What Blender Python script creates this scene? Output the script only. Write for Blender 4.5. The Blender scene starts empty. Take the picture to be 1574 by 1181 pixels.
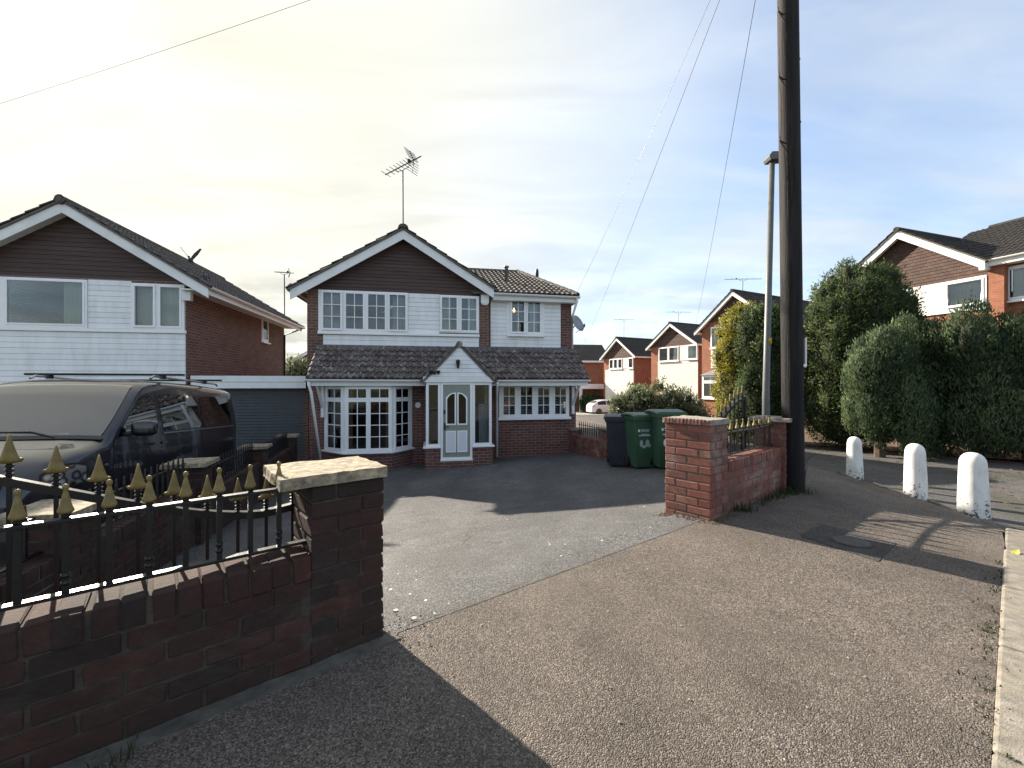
import bpy, bmesh, math, random
import numpy as np
from mathutils import Vector, Matrix, noise

random.seed(7)
rng = np.random.default_rng(7)
SC = bpy.context.scene
COL = SC.collection
R = math.radians

# ------------------------------------------------------------------ camera
FPX, CX, CY, CH = 650.0, 787.0, 590.5, 1.23      # focal length in photo pixels, centre, eye height above pavement
cam_d = bpy.data.cameras.new('camera')
cam = bpy.data.objects.new('camera', cam_d)
COL.objects.link(cam)
cam.location = (0, 0, CH)
cam.rotation_euler = (R(90), 0, 0)
cam_d.sensor_fit = 'HORIZONTAL'
cam_d.sensor_width = 36.0
cam_d.lens = 36.0 * FPX / 1574.0
cam_d.clip_start = 0.02
cam_d.clip_end = 6000
SC.camera = cam

# ------------------------------------------------------------------ world, sun, exposure
SUN_EL, SUN_AZ = R(27.5), R(-45.5)               # azimuth measured from +Y towards +X
SUN_DIR = Vector((math.sin(SUN_AZ) * math.cos(SUN_EL), math.cos(SUN_AZ) * math.cos(SUN_EL), math.sin(SUN_EL)))
W = bpy.data.worlds.new('World')
SC.world = W
W.use_nodes = True
wt = W.node_tree
wt.nodes.clear()
def wn(t, **kw):
    n = wt.nodes.new(t)
    for k, v in kw.items(): setattr(n, k, v)
    return n
def wl(a, b): wt.links.new(a, b)
sky = wn('ShaderNodeTexSky', sky_type='NISHITA', sun_disc=False, sun_elevation=SUN_EL, sun_rotation=SUN_AZ,
         altitude=60, air_density=1.0, dust_density=0.9, ozone_density=2.0)
tc = wn('ShaderNodeTexCoord')
# thin high cloud: planar projection of the view direction on a cloud layer
sep = wn('ShaderNodeSeparateXYZ'); wl(tc.outputs['Generated'], sep.inputs[0])
zc = wn('ShaderNodeMath', operation='MAXIMUM'); wl(sep.outputs[2], zc.inputs[0]); zc.inputs[1].default_value = 0.0
za = wn('ShaderNodeMath', operation='ADD'); wl(zc.outputs[0], za.inputs[0]); za.inputs[1].default_value = 0.12
dx = wn('ShaderNodeMath', operation='DIVIDE'); wl(sep.outputs[0], dx.inputs[0]); wl(za.outputs[0], dx.inputs[1])
dy = wn('ShaderNodeMath', operation='DIVIDE'); wl(sep.outputs[1], dy.inputs[0]); wl(za.outputs[0], dy.inputs[1])
cmb = wn('ShaderNodeCombineXYZ'); wl(dx.outputs[0], cmb.inputs[0]); wl(dy.outputs[0], cmb.inputs[1])
mp = wn('ShaderNodeMapping'); wl(cmb.outputs[0], mp.inputs[0])
mp.inputs['Rotation'].default_value = (0, 0, R(35)); mp.inputs['Scale'].default_value = (0.38, 1.15, 1)
n1 = wn('ShaderNodeTexNoise'); wl(mp.outputs[0], n1.inputs['Vector'])
n1.inputs['Scale'].default_value = 1.1; n1.inputs['Detail'].default_value = 9; n1.inputs['Roughness'].default_value = 0.55
n1.inputs['Distortion'].default_value = 0.35
cr = wn('ShaderNodeValToRGB'); wl(n1.outputs['Fac'], cr.inputs[0])
cr.color_ramp.elements[0].position = 0.42; cr.color_ramp.elements[0].color = (0.24, 0.24, 0.24, 1)
cr.color_ramp.elements[1].position = 0.66; cr.color_ramp.elements[1].color = (0.80, 0.80, 0.80, 1)
# lower, puffier grey-white clouds towards the horizon
mp2 = wn('ShaderNodeMapping'); wl(cmb.outputs[0], mp2.inputs[0]); mp2.inputs['Scale'].default_value = (1.0, 0.8, 1)
n2 = wn('ShaderNodeTexNoise'); wl(mp2.outputs[0], n2.inputs['Vector'])
n2.inputs['Scale'].default_value = 1.6; n2.inputs['Detail'].default_value = 8; n2.inputs['Roughness'].default_value = 0.6
cr2 = wn('ShaderNodeValToRGB'); wl(n2.outputs['Fac'], cr2.inputs[0])
cr2.color_ramp.elements[0].position = 0.40; cr2.color_ramp.elements[0].color = (0.45, 0.45, 0.45, 1)
cr2.color_ramp.elements[1].position = 0.60; cr2.color_ramp.elements[1].color = (1, 1, 1, 1)
low = wn('ShaderNodeMapRange'); wl(sep.outputs[2], low.inputs[0])
low.inputs[1].default_value = 0.02; low.inputs[2].default_value = 0.34; low.inputs[3].default_value = 0.92; low.inputs[4].default_value = 0.0
lowm = wn('ShaderNodeMath', operation='MULTIPLY'); wl(low.outputs[0], lowm.inputs[0]); wl(cr2.outputs[0], lowm.inputs[1])
mx = wn('ShaderNodeMath', operation='MAXIMUM'); wl(cr.outputs[0], mx.inputs[0]); wl(lowm.outputs[0], mx.inputs[1])
# cloud brightness: thin cloud scatters sunlight forward, so it brightens towards the sun
sd = wn('ShaderNodeVectorMath', operation='DOT_PRODUCT'); wl(tc.outputs['Generated'], sd.inputs[0]); sd.inputs[1].default_value = SUN_DIR
ph = wn('ShaderNodeMapRange', interpolation_type='SMOOTHERSTEP'); wl(sd.outputs['Value'], ph.inputs[0])
ph.inputs[1].default_value = 0.45; ph.inputs[2].default_value = 1.0; ph.inputs[3].default_value = 3.5; ph.inputs[4].default_value = 3.85
ccol = wn('ShaderNodeVectorMath', operation='SCALE'); ctint = wn('ShaderNodeValToRGB'); wl(sd.outputs['Value'], ctint.inputs[0])
ctint.color_ramp.elements[0].position = 0.62; ctint.color_ramp.elements[0].color = (0.94, 0.98, 1.0, 1)
ctint.color_ramp.elements[1].position = 0.97; ctint.color_ramp.elements[1].color = (1.0, 0.975, 0.83, 1)
wl(ctint.outputs[0], ccol.inputs[0]); wl(ph.outputs[0], ccol.inputs['Scale'])
# greyer bellies of the low clouds
shn = wn('ShaderNodeTexNoise'); wl(mp2.outputs[0], shn.inputs['Vector']); shn.inputs['Scale'].default_value = 2.6; shn.inputs['Detail'].default_value = 7
shr = wn('ShaderNodeMapRange'); wl(shn.outputs['Fac'], shr.inputs[0]); shr.inputs[1].default_value = 0.38; shr.inputs[2].default_value = 0.60; shr.inputs[3].default_value = 0.52; shr.inputs[4].default_value = 1.10
sha = wn('ShaderNodeMix', data_type='FLOAT'); wl(low.outputs[0], sha.inputs[0]); sha.inputs[2].default_value = 1.0; wl(shr.outputs[0], sha.inputs[3])
ccol2 = wn('ShaderNodeVectorMath', operation='SCALE'); wl(ccol.outputs[0], ccol2.inputs[0]); wl(sha.outputs[0], ccol2.inputs['Scale'])
vn = wn('ShaderNodeMath', operation='MULTIPLY_ADD'); wl(n1.outputs['Fac'], vn.inputs[0]); vn.inputs[1].default_value = 0.55; wl(sd.outputs['Value'], vn.inputs[2])
veil = wn('ShaderNodeMapRange', interpolation_type='SMOOTHSTEP'); wl(vn.outputs[0], veil.inputs[0])
veil.inputs[1].default_value = 0.38; veil.inputs[2].default_value = 1.16; veil.inputs[3].default_value = 0.0; veil.inputs[4].default_value = 0.97
mx2 = wn('ShaderNodeMath', operation='MAXIMUM'); wl(mx.outputs[0], mx2.inputs[0]); wl(veil.outputs[0], mx2.inputs[1])
mix = wn('ShaderNodeMix', data_type='RGBA'); wl(mx2.outputs[0], mix.inputs['Factor'])
wl(sky.outputs[0], mix.inputs['A']); wl(ccol2.outputs[0], mix.inputs['B'])
# soft streaks in the veil
stn = wn('ShaderNodeTexNoise'); wl(mp.outputs[0], stn.inputs['Vector']); stn.inputs['Scale'].default_value = 2.4; stn.inputs['Detail'].default_value = 8; stn.inputs['Distortion'].default_value = 0.6
strk = wn('ShaderNodeMapRange'); wl(stn.outputs['Fac'], strk.inputs[0]); strk.inputs[1].default_value = 0.35; strk.inputs[2].default_value = 0.65; strk.inputs[3].default_value = 0.86; strk.inputs[4].default_value = 1.08
ccol3 = wn('ShaderNodeVectorMath', operation='SCALE'); wl(ccol2.outputs[0], ccol3.inputs[0]); wl(strk.outputs[0], ccol3.inputs['Scale'])
wl(ccol3.outputs[0], mix.inputs['B'])
bg = wn('ShaderNodeBackground'); wl(mix.outputs['Result'], bg.inputs[0]); bg.inputs[1].default_value = 0.085
wo = wn('ShaderNodeOutputWorld'); wl(bg.outputs[0], wo.inputs[0])

sun_d = bpy.data.lights.new('sun', 'SUN')
sun = bpy.data.objects.new('sun', sun_d); COL.objects.link(sun)
sun_d.energy = 4.3; sun_d.angle = R(0.6); sun_d.color = (1.0, 0.90, 0.76)
sun.rotation_euler = SUN_DIR.to_track_quat('Z', 'Y').to_euler()
sun.location = (0, 0, 30)
SC.view_settings.view_transform = 'Standard'
SC.view_settings.look = 'None'
SC.view_settings.gamma = 1.0
SC.view_settings.use_curve_mapping = False
SC.view_settings.exposure = 1.75
SC.render.engine = 'CYCLES'

# ------------------------------------------------------------------ material helpers
class NT:
    def __init__(s, name):
        s.m = bpy.data.materials.new(name); s.m.use_nodes = True
        s.t = s.m.node_tree
        s.b = s.t.nodes['Principled BSDF']; s.out = s.t.nodes['Material Output']
        s.tc = s.n('ShaderNodeTexCoord'); s._r = None
    def n(s, t, **kw):
        x = s.t.nodes.new(t)
        for k, v in kw.items(): setattr(x, k, v)
        return x
    def l(s, a, b): s.t.links.new(a, b)
    def noise(s, scale, detail=4, rough=0.55, vec=None, dist=0.0):
        x = s.n('ShaderNodeTexNoise'); x.inputs['Scale'].default_value = scale
        x.inputs['Detail'].default_value = detail; x.inputs['Roughness'].default_value = rough
        x.inputs['Distortion'].default_value = dist
        s.l(vec or s.tc.outputs['Object'], x.inputs['Vector']); return x.outputs['Fac']
    def ramp(s, fac, stops, interp='LINEAR'):
        x = s.n('ShaderNodeValToRGB'); x.color_ramp.interpolation = interp
        e = x.color_ramp.elements
        while len(e) < len(stops): e.new(0.5)
        for i, (p, c) in enumerate(stops):
            e[i].position = p
            e[i].color = (c[0], c[1], c[2], 1) if not isinstance(c, (int, float)) else (c, c, c, 1)
        s.l(fac, x.inputs[0]); return x.outputs[0]
    def mix(s, fac, a, b, mode='MIX'):
        x = s.n('ShaderNodeMix', data_type='RGBA', blend_type=mode)
        for sock, v in (('Factor', fac), ('A', a), ('B', b)):
            i = x.inputs[sock]
            if isinstance(v, (int, float)): i.default_value = v if sock == 'Factor' else (v, v, v, 1)
            elif isinstance(v, tuple): i.default_value = (v[0], v[1], v[2], 1)
            else: s.l(v, i)
        return x.outputs['Result']
    def math(s, op, a, b=0.0):
        x = s.n('ShaderNodeMath', operation=op)
        for i, v in enumerate((a, b)):
            if isinstance(v, (int, float)): x.inputs[i].default_value = v
            else: s.l(v, x.inputs[i])
        return x.outputs[0]
    def rand(s):
        if s._r is None: s._r = s.n('ShaderNodeObjectInfo').outputs['Random']
        return s._r
    def mapping(s, scale=(1, 1, 1), src='Object'):
        x = s.n('ShaderNodeMapping'); x.inputs['Scale'].default_value = scale
        s.l(s.tc.outputs[src], x.inputs[0]); return x.outputs[0]
    def bump(s, h, strength=0.3, dist=0.01, prev=None):
        x = s.n('ShaderNodeBump'); x.inputs['Strength'].default_value = strength; x.inputs['Distance'].default_value = dist
        s.l(h, x.inputs['Height'])
        if prev is not None: s.l(prev, x.inputs['Normal'])
        s.l(x.outputs[0], s.b.inputs['Normal']); return x.outputs[0]
    def col(s, c):
        if isinstance(c, tuple): s.b.inputs['Base Color'].default_value = (c[0], c[1], c[2], 1)
        else: s.l(c, s.b.inputs['Base Color'])
    def rough(s, r):
        if isinstance(r, (int, float)): s.b.inputs['Roughness'].default_value = r
        else: s.l(r, s.b.inputs['Roughness'])

MATS = {}
def simple(name, c, rough=0.6, var=0.25, scale=6.0, bump=0.0, bscale=60.0, metal=0.0, spec=0.4, tint=0.0, stretch=(1, 1, 1), dirt=None):
    t = NT(name)
    v = t.mapping(stretch)
    f = t.noise(scale, 5, 0.6, v)
    dark = tuple(x * (1 - var) for x in c); lite = tuple(min(1, x * (1 + var)) for x in c)
    cc = t.ramp(f, [(0.3, dark), (0.7, lite)])
    if dirt:
        g = t.ramp(t.noise(scale * 0.35, 8, 0.7, v), [(0.46, 0.0), (0.72, 1.0)])
        cc = t.mix(t.math('MULTIPLY', g, dirt[1]), cc, dirt[0])
    if tint:
        k = t.n('ShaderNodeMapRange'); t.l(t.rand(), k.inputs[0]); k.inputs[3].default_value = 1 - tint; k.inputs[4].default_value = 1 + tint
        x = t.n('ShaderNodeVectorMath', operation='SCALE'); t.l(cc, x.inputs[0]); t.l(k.outputs[0], x.inputs['Scale']); cc = x.outputs[0]
    t.col(cc); t.rough(rough); t.b.inputs['Metallic'].default_value = metal
    t.b.inputs['Specular IOR Level'].default_value = spec
    if bump: t.bump(t.noise(bscale, 4, 0.6, v), bump, 0.01)
    MATS[name] = t.m
    return t.m

def asphalt(name, dark, mid, lite, patch, cell=125.0, moss=None):
    t = NT(name)
    v = t.n('ShaderNodeTexVoronoi'); v.inputs['Scale'].default_value = cell; t.l(t.tc.outputs['Object'], v.inputs['Vector'])
    bw = t.n('ShaderNodeRGBToBW'); t.l(v.outputs['Color'], bw.inputs[0])
    c = t.ramp(bw.outputs[0], [(0.12, dark), (0.5, mid), (0.78, lite), (0.95, tuple(min(1, x * 1.7) for x in lite))])
    v2 = t.n('ShaderNodeTexVoronoi'); v2.inputs['Scale'].default_value = cell * 0.42; t.l(t.tc.outputs['Object'], v2.inputs['Vector'])
    c = t.mix(t.ramp(v2.outputs['Distance'], [(0.0, 0.55), (0.35, 0.0)]), c, tuple(x * 1.15 for x in lite))
    big = t.noise(0.55, 6, 0.6)
    c = t.mix(t.ramp(big, [(0.38, 0.0), (0.68, 0.65)]), c, patch)
    fine = t.noise(3.2, 6, 0.65)
    c = t.mix(0.55, c, t.ramp(fine, [(0.3, 0.45), (0.7, 1.0)]), 'MULTIPLY')
    wear = t.ramp(t.noise(0.8, 5, 0.6, t.mapping((1.0, 0.28, 1.0)), 0.5), [(0.35, 0.72), (0.5, 1.0), (0.68, 1.22)])
    c = t.mix(0.8, c, wear, 'MULTIPLY')
    spots = t.ramp(t.noise(5.5, 3, 0.5), [(0.66, 0.0), (0.72, 0.55)])
    c = t.mix(spots, c, tuple(x * 0.55 for x in mid))
    dv_ = t.n('ShaderNodeVectorMath', operation='ADD'); t.l(t.tc.outputs['Object'], dv_.inputs[0])
    nz_ = t.n('ShaderNodeTexNoise'); nz_.inputs['Scale'].default_value = 2.3; nz_.inputs['Detail'].default_value = 6; t.l(t.tc.outputs['Object'], nz_.inputs['Vector'])
    ns_ = t.n('ShaderNodeVectorMath', operation='SCALE'); t.l(nz_.outputs['Color'], ns_.inputs[0]); ns_.inputs['Scale'].default_value = 0.6; t.l(ns_.outputs[0], dv_.inputs[1])
    ve = t.n('ShaderNodeTexVoronoi', feature='DISTANCE_TO_EDGE'); ve.inputs['Scale'].default_value = 0.42; t.l(dv_.outputs[0], ve.inputs['Vector'])
    crk = t.math('MULTIPLY', t.ramp(ve.outputs['Distance'], [(0.0012, 1.0), (0.0036, 0.0)]), t.ramp(t.noise(0.45, 3), [(0.50, 0.0), (0.60, 0.85)]))
    c = t.mix(crk, c, tuple(x * 0.5 for x in dark))
    if moss:
        m = t.noise(0.9, 8, 0.75)
        c = t.mix(t.ramp(m, [(0.52, 0.0), (0.66, 0.8)]), c, moss)
    t.col(c); t.rough(0.82); t.b.inputs['Specular IOR Level'].default_value = 0.35
    h = t.math('ADD', t.math('MULTIPLY', v.outputs['Distance'], -1.0), t.math('MULTIPLY', t.noise(30, 3), 0.6))
    t.bump(h, 1.0, 0.007)
    MATS[name] = t.m

asphalt('pavement_tarmac', (0.026, 0.020, 0.016), (0.118, 0.096, 0.080), (0.250, 0.212, 0.178), (0.140, 0.115, 0.094), cell=190)
asphalt('drive_tarmac', (0.030, 0.030, 0.030), (0.105, 0.104, 0.102), (0.215, 0.212, 0.205), (0.078, 0.077, 0.077), cell=150)
asphalt('road_tarmac', (0.03, 0.029, 0.028), (0.085, 0.08, 0.076), (0.17, 0.16, 0.15), (0.10, 0.093, 0.085), moss=(0.055, 0.058, 0.030))
asphalt('patch_tarmac', (0.020, 0.018, 0.017), (0.066, 0.060, 0.056), (0.135, 0.125, 0.115), (0.070, 0.064, 0.060), cell=190)
simple('soil_grass', (0.07, 0.075, 0.03), 0.95, 0.5, 3.0, 0.6, 40, dirt=((0.10, 0.065, 0.04), 0.6))
simple('leaf_litter', (0.10, 0.062, 0.038), 0.95, 0.6, 9.0, 0.9, 45, dirt=((0.05, 0.055, 0.025), 0.7))
simple('concrete', (0.30, 0.28, 0.245), 0.9, 0.30, 14, 0.35, 120, tint=0.12, dirt=((0.13, 0.125, 0.085), 0.6))
simple('kerb_concrete', (0.20, 0.18, 0.15), 0.92, 0.32, 22, 0.5, 150, tint=0.14, dirt=((0.15, 0.125, 0.085), 0.55))
simple('white_upvc', (0.85, 0.85, 0.85), 0.32, 0.03, 2.0, spec=0.5)
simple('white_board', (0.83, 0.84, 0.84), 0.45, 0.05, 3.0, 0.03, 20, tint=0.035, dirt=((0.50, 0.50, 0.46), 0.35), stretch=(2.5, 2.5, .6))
simple('white_board_lit', (0.64, 0.62, 0.56), 0.5, 0.05, 3.0, tint=0.03, dirt=((0.62, 0.60, 0.55), 0.3))  # copy of white_board for sunlit fronts, their sunlight toned into the colour
simple('white_paint', (0.80, 0.80, 0.79), 0.5, 0.06, 4.0, dirt=((0.5, 0.49, 0.45), 0.35))
simple('brown_board', (0.075, 0.048, 0.042), 0.7, 0.22, 5.0, 0.15, 60, tint=0.10, stretch=(0.3, 1, 4))
simple('brown_tilehang', (0.075, 0.043, 0.034), 0.8, 0.3, 8.0, 0.2, 40, tint=0.22)
simple('mortar_dark', (0.056, 0.044, 0.034), 0.95, 0.4, 18, 0.6, 180)
simple('mortar', (0.125, 0.105, 0.085), 0.95, 0.35, 18, 0.6, 180)
simple('cover_iron', (0.060, 0.055, 0.050), 0.7, 0.3, 30, 0.4, 90)
simple('footing', (0.10, 0.095, 0.08), 0.95, 0.4, 10, 0.6, 60, dirt=((0.05, 0.05, 0.03), 0.6))
simple('dark_gap', (0.012, 0.012, 0.013), 0.9, 0.2, 4)
simple('roof_felt', (0.12, 0.113, 0.10), 0.9, 0.3, 6, 0.2, 40)
simple('black_iron', (0.007, 0.007, 0.008), 0.33, 0.3, 20, 0.08, 80, spec=0.42)
simple('dull_iron', (0.018, 0.017, 0.016), 0.45, 0.4, 20, 0.1, 80, spec=0.5)
simple('gold_paint', (0.175, 0.125, 0.032), 0.5, 0.30, 30, 0.12, 90, spec=0.5, tint=0.12, dirt=((0.12, 0.08, 0.03), 0.5))
simple('rubber', (0.012, 0.012, 0.012), 0.7, 0.2, 10)
simple('alloy', (0.45, 0.46, 0.47), 0.3, 0.1, 6, metal=0.9)
simple('galvanised', (0.30, 0.31, 0.31), 0.42, 0.12, 12, 0.05, 30, metal=0.5, dirt=((0.22, 0.21, 0.19), 0.4))
simple('lamp_grey', (0.105, 0.11, 0.11), 0.5, 0.15, 12, 0.05, 30, metal=0.2, dirt=((0.10, 0.10, 0.09), 0.4))
simple('aerial_metal', (0.10, 0.10, 0.10), 0.6, 0.15, 8, metal=0.2)
simple('plastic_black', (0.016, 0.016, 0.018), 0.5, 0.2, 10)
simple('bin_black', (0.022, 0.024, 0.032), 0.5, 0.25, 6, 0.05, 60, dirt=((0.07, 0.068, 0.066), 0.35))
simple('bin_green', (0.035, 0.088, 0.048), 0.5, 0.18, 6, 0.05, 60, dirt=((0.06, 0.09, 0.06), 0.35))
simple('sticker_white', (0.72, 0.75, 0.76), 0.5, 0.05, 6)
simple('sticker_grey', (0.36, 0.44, 0.40), 0.5, 0.05, 6)
simple('sticker_blue', (0.10, 0.16, 0.22), 0.5, 0.05, 6)
simple('yellow_band', (0.36, 0.20, 0.02), 0.6, 0.4, 25)
simple('door_green', (0.235, 0.265, 0.215), 0.4, 0.05, 3)
simple('door_panel', (0.70, 0.70, 0.74), 0.45, 0.04, 3)
simple('shutter', (0.085, 0.092, 0.10), 0.45, 0.15, 5, dirt=((0.08, 0.08, 0.08), 0.3))
simple('interior', (0.055, 0.052, 0.05), 0.9, 0.1, 2)
simple('curtain_cream', (0.58, 0.57, 0.46), 0.9, 0.12, 3, tint=0.1)
simple('curtain_grey', (0.44, 0.44, 0.45), 0.9, 0.12, 3, tint=0.1)
simple('curtain_brown', (0.33, 0.20, 0.09), 0.9, 0.2, 3)
simple('seat_cloth', (0.035, 0.035, 0.038), 0.9, 0.3, 8)
simple('blind_white', (0.66, 0.66, 0.66), 0.6, 0.04, 3)
simple('stone_cap', (0.30, 0.25, 0.175), 0.95, 0.55, 24, 1.0, 38, dirt=((0.11, 0.10, 0.065), 0.85))
simple('concrete_cap', (0.26, 0.23, 0.19), 0.95, 0.3, 16, 0.6, 60, dirt=((0.12, 0.115, 0.08), 0.6))
simple('bark', (0.07, 0.05, 0.035), 0.95, 0.4, 12, 0.6, 30)
simple('solar', (0.05, 0.06, 0.09), 0.25, 0.1, 3, metal=0.1)
simple('pigeon_feather', (0.07, 0.07, 0.08), 0.8, 0.35, 20)
simple('leaf_yellow', (0.55, 0.50, 0.08), 0.7, 0.2, 30)
simple('pale_lichen', (0.42, 0.42, 0.40), 0.9, 0.2, 30)
simple('lamp_lens', (0.5, 0.5, 0.5), 0.2, 0.05, 3)
simple('lead_flashing', (0.10, 0.105, 0.115), 0.6, 0.25, 9, dirt=((0.22, 0.22, 0.22), 0.5))

def bollard_mat():
    t = NT('bollard_paint')
    g = t.noise(26, 8, 0.7)
    sepn = t.n('ShaderNodeSeparateXYZ'); t.l(t.tc.outputs['Object'], sepn.inputs[0])
    hgt = t.n('ShaderNodeMapRange'); t.l(sepn.outputs[2], hgt.inputs[0]); hgt.inputs[1].default_value = 0.0; hgt.inputs[2].default_value = 0.35
    hgt.inputs[3].default_value = 0.17; hgt.inputs[4].default_value = 0.0
    gg = t.math('ADD', g, hgt.outputs[0])
    chip = t.ramp(gg, [(0.675, 0.0), (0.70, 1.0)])
    base = t.mix(t.ramp(t.noise(9, 8, 0.7, t.mapping((1, 1, .45))), [(0.42, 0.0), (0.70, 0.75)]), (0.72, 0.71, 0.68), (0.42, 0.41, 0.37))
    t.col(t.mix(chip, base, (0.085, 0.078, 0.065))); t.rough(0.6)
    t.bump(t.math('ADD', t.math('MULTIPLY', chip, -1.0), t.noise(70, 4)), 0.35, 0.005)
    MATS['bollard_paint'] = t.m
bollard_mat()

def pole_mat():
    t = NT('pole_wood')
    v = t.mapping((9, 9, 0.55)); v2 = t.mapping((30, 30, 1.2))
    f = t.noise(1.6, 8, 0.65, v, 0.6)
    c = t.ramp(f, [(0.3, (0.010, 0.009, 0.009)), (0.52, (0.022, 0.018, 0.018)), (0.70, (0.042, 0.035, 0.033))])
    crk = t.ramp(t.noise(1.0, 6, 0.6, v2, 1.0), [(0.38, 0.0), (0.46, 1.0)])
    c = t.mix(crk, (0.010, 0.008, 0.008), c)
    sepn = t.n('ShaderNodeSeparateXYZ'); t.l(t.tc.outputs['Object'], sepn.inputs[0])
    pole_rise = t.n('ShaderNodeMapRange'); t.l(sepn.outputs[2], pole_rise.inputs[0]); pole_rise.inputs[1].default_value = 1.2; pole_rise.inputs[2].default_value = 3.4
    c = t.mix(pole_rise.outputs[0], t.mix(0.65, c, (0.006, 0.006, 0.008)), c)      # darker and bluer towards the foot of the pole
    t.col(c); t.rough(0.8); t.b.inputs['Specular IOR Level'].default_value = 0.25
    t.bump(t.math('ADD', f, t.math('MULTIPLY', crk, 0.5)), 0.6, 0.012)
    MATS['pole_wood'] = t.m
pole_mat()

def brick_mat(name, cols, grime=(0.06, 0.055, 0.045), gamt=0.4, salt=0.35):
    """single bricks: colour by object"""
    t = NT(name)
    c = t.ramp(t.rand(), cols)
    c = t.mix(0.6, c, t.ramp(t.noise(28, 6, 0.7), [(0.3, 0.45), (0.7, 1.15)]), 'MULTIPLY')
    off = t.n('ShaderNodeVectorMath', operation='ADD'); t.l(t.n('ShaderNodeNewGeometry').outputs['Position'], off.inputs[0])
    g = t.noise(3.2, 7, 0.7, off.outputs[0])
    c = t.mix(t.math('MULTIPLY', t.ramp(g, [(0.42, 0.0), (0.66, 1.0)]), gamt), c, grime)
    s_ = t.noise(2.3, 6, 0.65, off.outputs[0], 0.4)
    c = t.mix(t.math('MULTIPLY', t.ramp(s_, [(0.50, 0.0), (0.66, 1.0)]), salt), c, (0.40, 0.33, 0.29))
    t.col(c); t.rough(0.88); t.b.inputs['Specular IOR Level'].default_value = 0.3
    t.bump(t.noise(65, 6, 0.7), 0.55, 0.008)
    MATS[name] = t.m
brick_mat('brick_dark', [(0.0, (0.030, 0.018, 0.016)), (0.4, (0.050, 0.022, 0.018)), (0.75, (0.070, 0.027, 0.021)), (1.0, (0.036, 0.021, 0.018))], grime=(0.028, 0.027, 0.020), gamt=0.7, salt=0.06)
brick_mat('brick_red', [(0.0, (0.17, 0.062, 0.048)), (0.5, (0.235, 0.084, 0.062)), (0.85, (0.27, 0.115, 0.09)), (1.0, (0.19, 0.08, 0.065))], gamt=0.45, salt=0.42)

def brickwork(name, c1, c2, mort, var=0.35):
    """far brickwork: pattern in the material"""
    t = NT(name)
    sp = t.n('ShaderNodeSeparateXYZ'); t.l(t.tc.outputs['Object'], sp.inputs[0])
    cb = t.n('ShaderNodeCombineXYZ'); t.l(t.math('ADD', sp.outputs[0], sp.outputs[1]), cb.inputs[0]); t.l(sp.outputs[2], cb.inputs[1])
    b = t.n('ShaderNodeTexBrick'); t.l(cb.outputs[0], b.inputs['Vector'])
    b.inputs['Scale'].default_value = 1.0; b.inputs['Brick Width'].default_value = 0.225; b.inputs['Row Height'].default_value = 0.075
    b.inputs['Mortar Size'].default_value = 0.006; b.inputs['Mortar Smooth'].default_value = 0.15; b.inputs['Bias'].default_value = -0.1
    for k, v in (('Color1', c1), ('Color2', c2), ('Mortar', mort)): b.inputs[k].default_value = (*v, 1)
    c = t.mix(0.7, b.outputs['Color'], t.ramp(t.noise(2.2, 7, 0.7), [(0.3, 1 - var), (0.7, 1.12)]), 'MULTIPLY')
    c = t.mix(0.5, c, t.ramp(t.noise(24, 4, 0.7), [(0.3, 0.6), (0.7, 1.1)]), 'MULTIPLY')
    t.col(c); t.rough(0.9)
    t.bump(t.math('ADD', t.math('MULTIPLY', b.outputs['Fac'], -1.0), t.math('MULTIPLY', t.noise(50, 4), 0.4)), 0.6, 0.008)
    MATS[name] = t.m
brickwork('brickwork_brown', (0.205, 0.098, 0.074), (0.125, 0.062, 0.050), (0.30, 0.255, 0.215))
brickwork('brickwork_plum', (0.190, 0.076, 0.058), (0.105, 0.046, 0.040), (0.30, 0.245, 0.21))
brickwork('brickwork_orange', (0.36, 0.125, 0.062), (0.27, 0.092, 0.05), (0.27, 0.20, 0.15))

def tile_mat(name, base, lich, amt=0.55):
    t = NT(name)
    c = t.mix(0.7, base, t.ramp(t.noise(9, 6, 0.7), [(0.3, 0.5), (0.7, 1.3)]), 'MULTIPLY')
    geo = t.n('ShaderNodeNewGeometry').outputs['Position']
    l1 = t.ramp(t.noise(7.0, 8, 0.75, geo), [(0.50, 0.0), (0.62, 1.0)])
    l2 = t.ramp(t.noise(38, 5, 0.7, geo), [(0.55, 0.0), (0.64, 1.0)])
    c = t.mix(t.math('MULTIPLY', t.math('MAXIMUM', l1, t.math('MULTIPLY', l2, 0.8)), amt), c, lich)
    k = t.n('ShaderNodeMapRange'); t.l(t.rand(), k.inputs[0]); k.inputs[3].default_value = 0.78; k.inputs[4].default_value = 1.2
    x = t.n('ShaderNodeVectorMath', operation='SCALE'); t.l(c, x.inputs[0]); t.l(k.outputs[0], x.inputs['Scale'])
    t.col(x.outputs[0]); t.rough(0.85); t.b.inputs['Specular IOR Level'].default_value = 0.3
    t.bump(t.noise(60, 5, 0.7), 0.4, 0.006)
    MATS[name] = t.m
tile_mat('tile_brown', (0.105, 0.080, 0.074), (0.36, 0.345, 0.31), 0.75)
tile_mat('tile_grey', (0.085, 0.072, 0.066), (0.30, 0.28, 0.23), 0.35)
tile_mat('tile_dark', (0.040, 0.036, 0.034), (0.12, 0.10, 0.08), 0.35)

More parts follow.
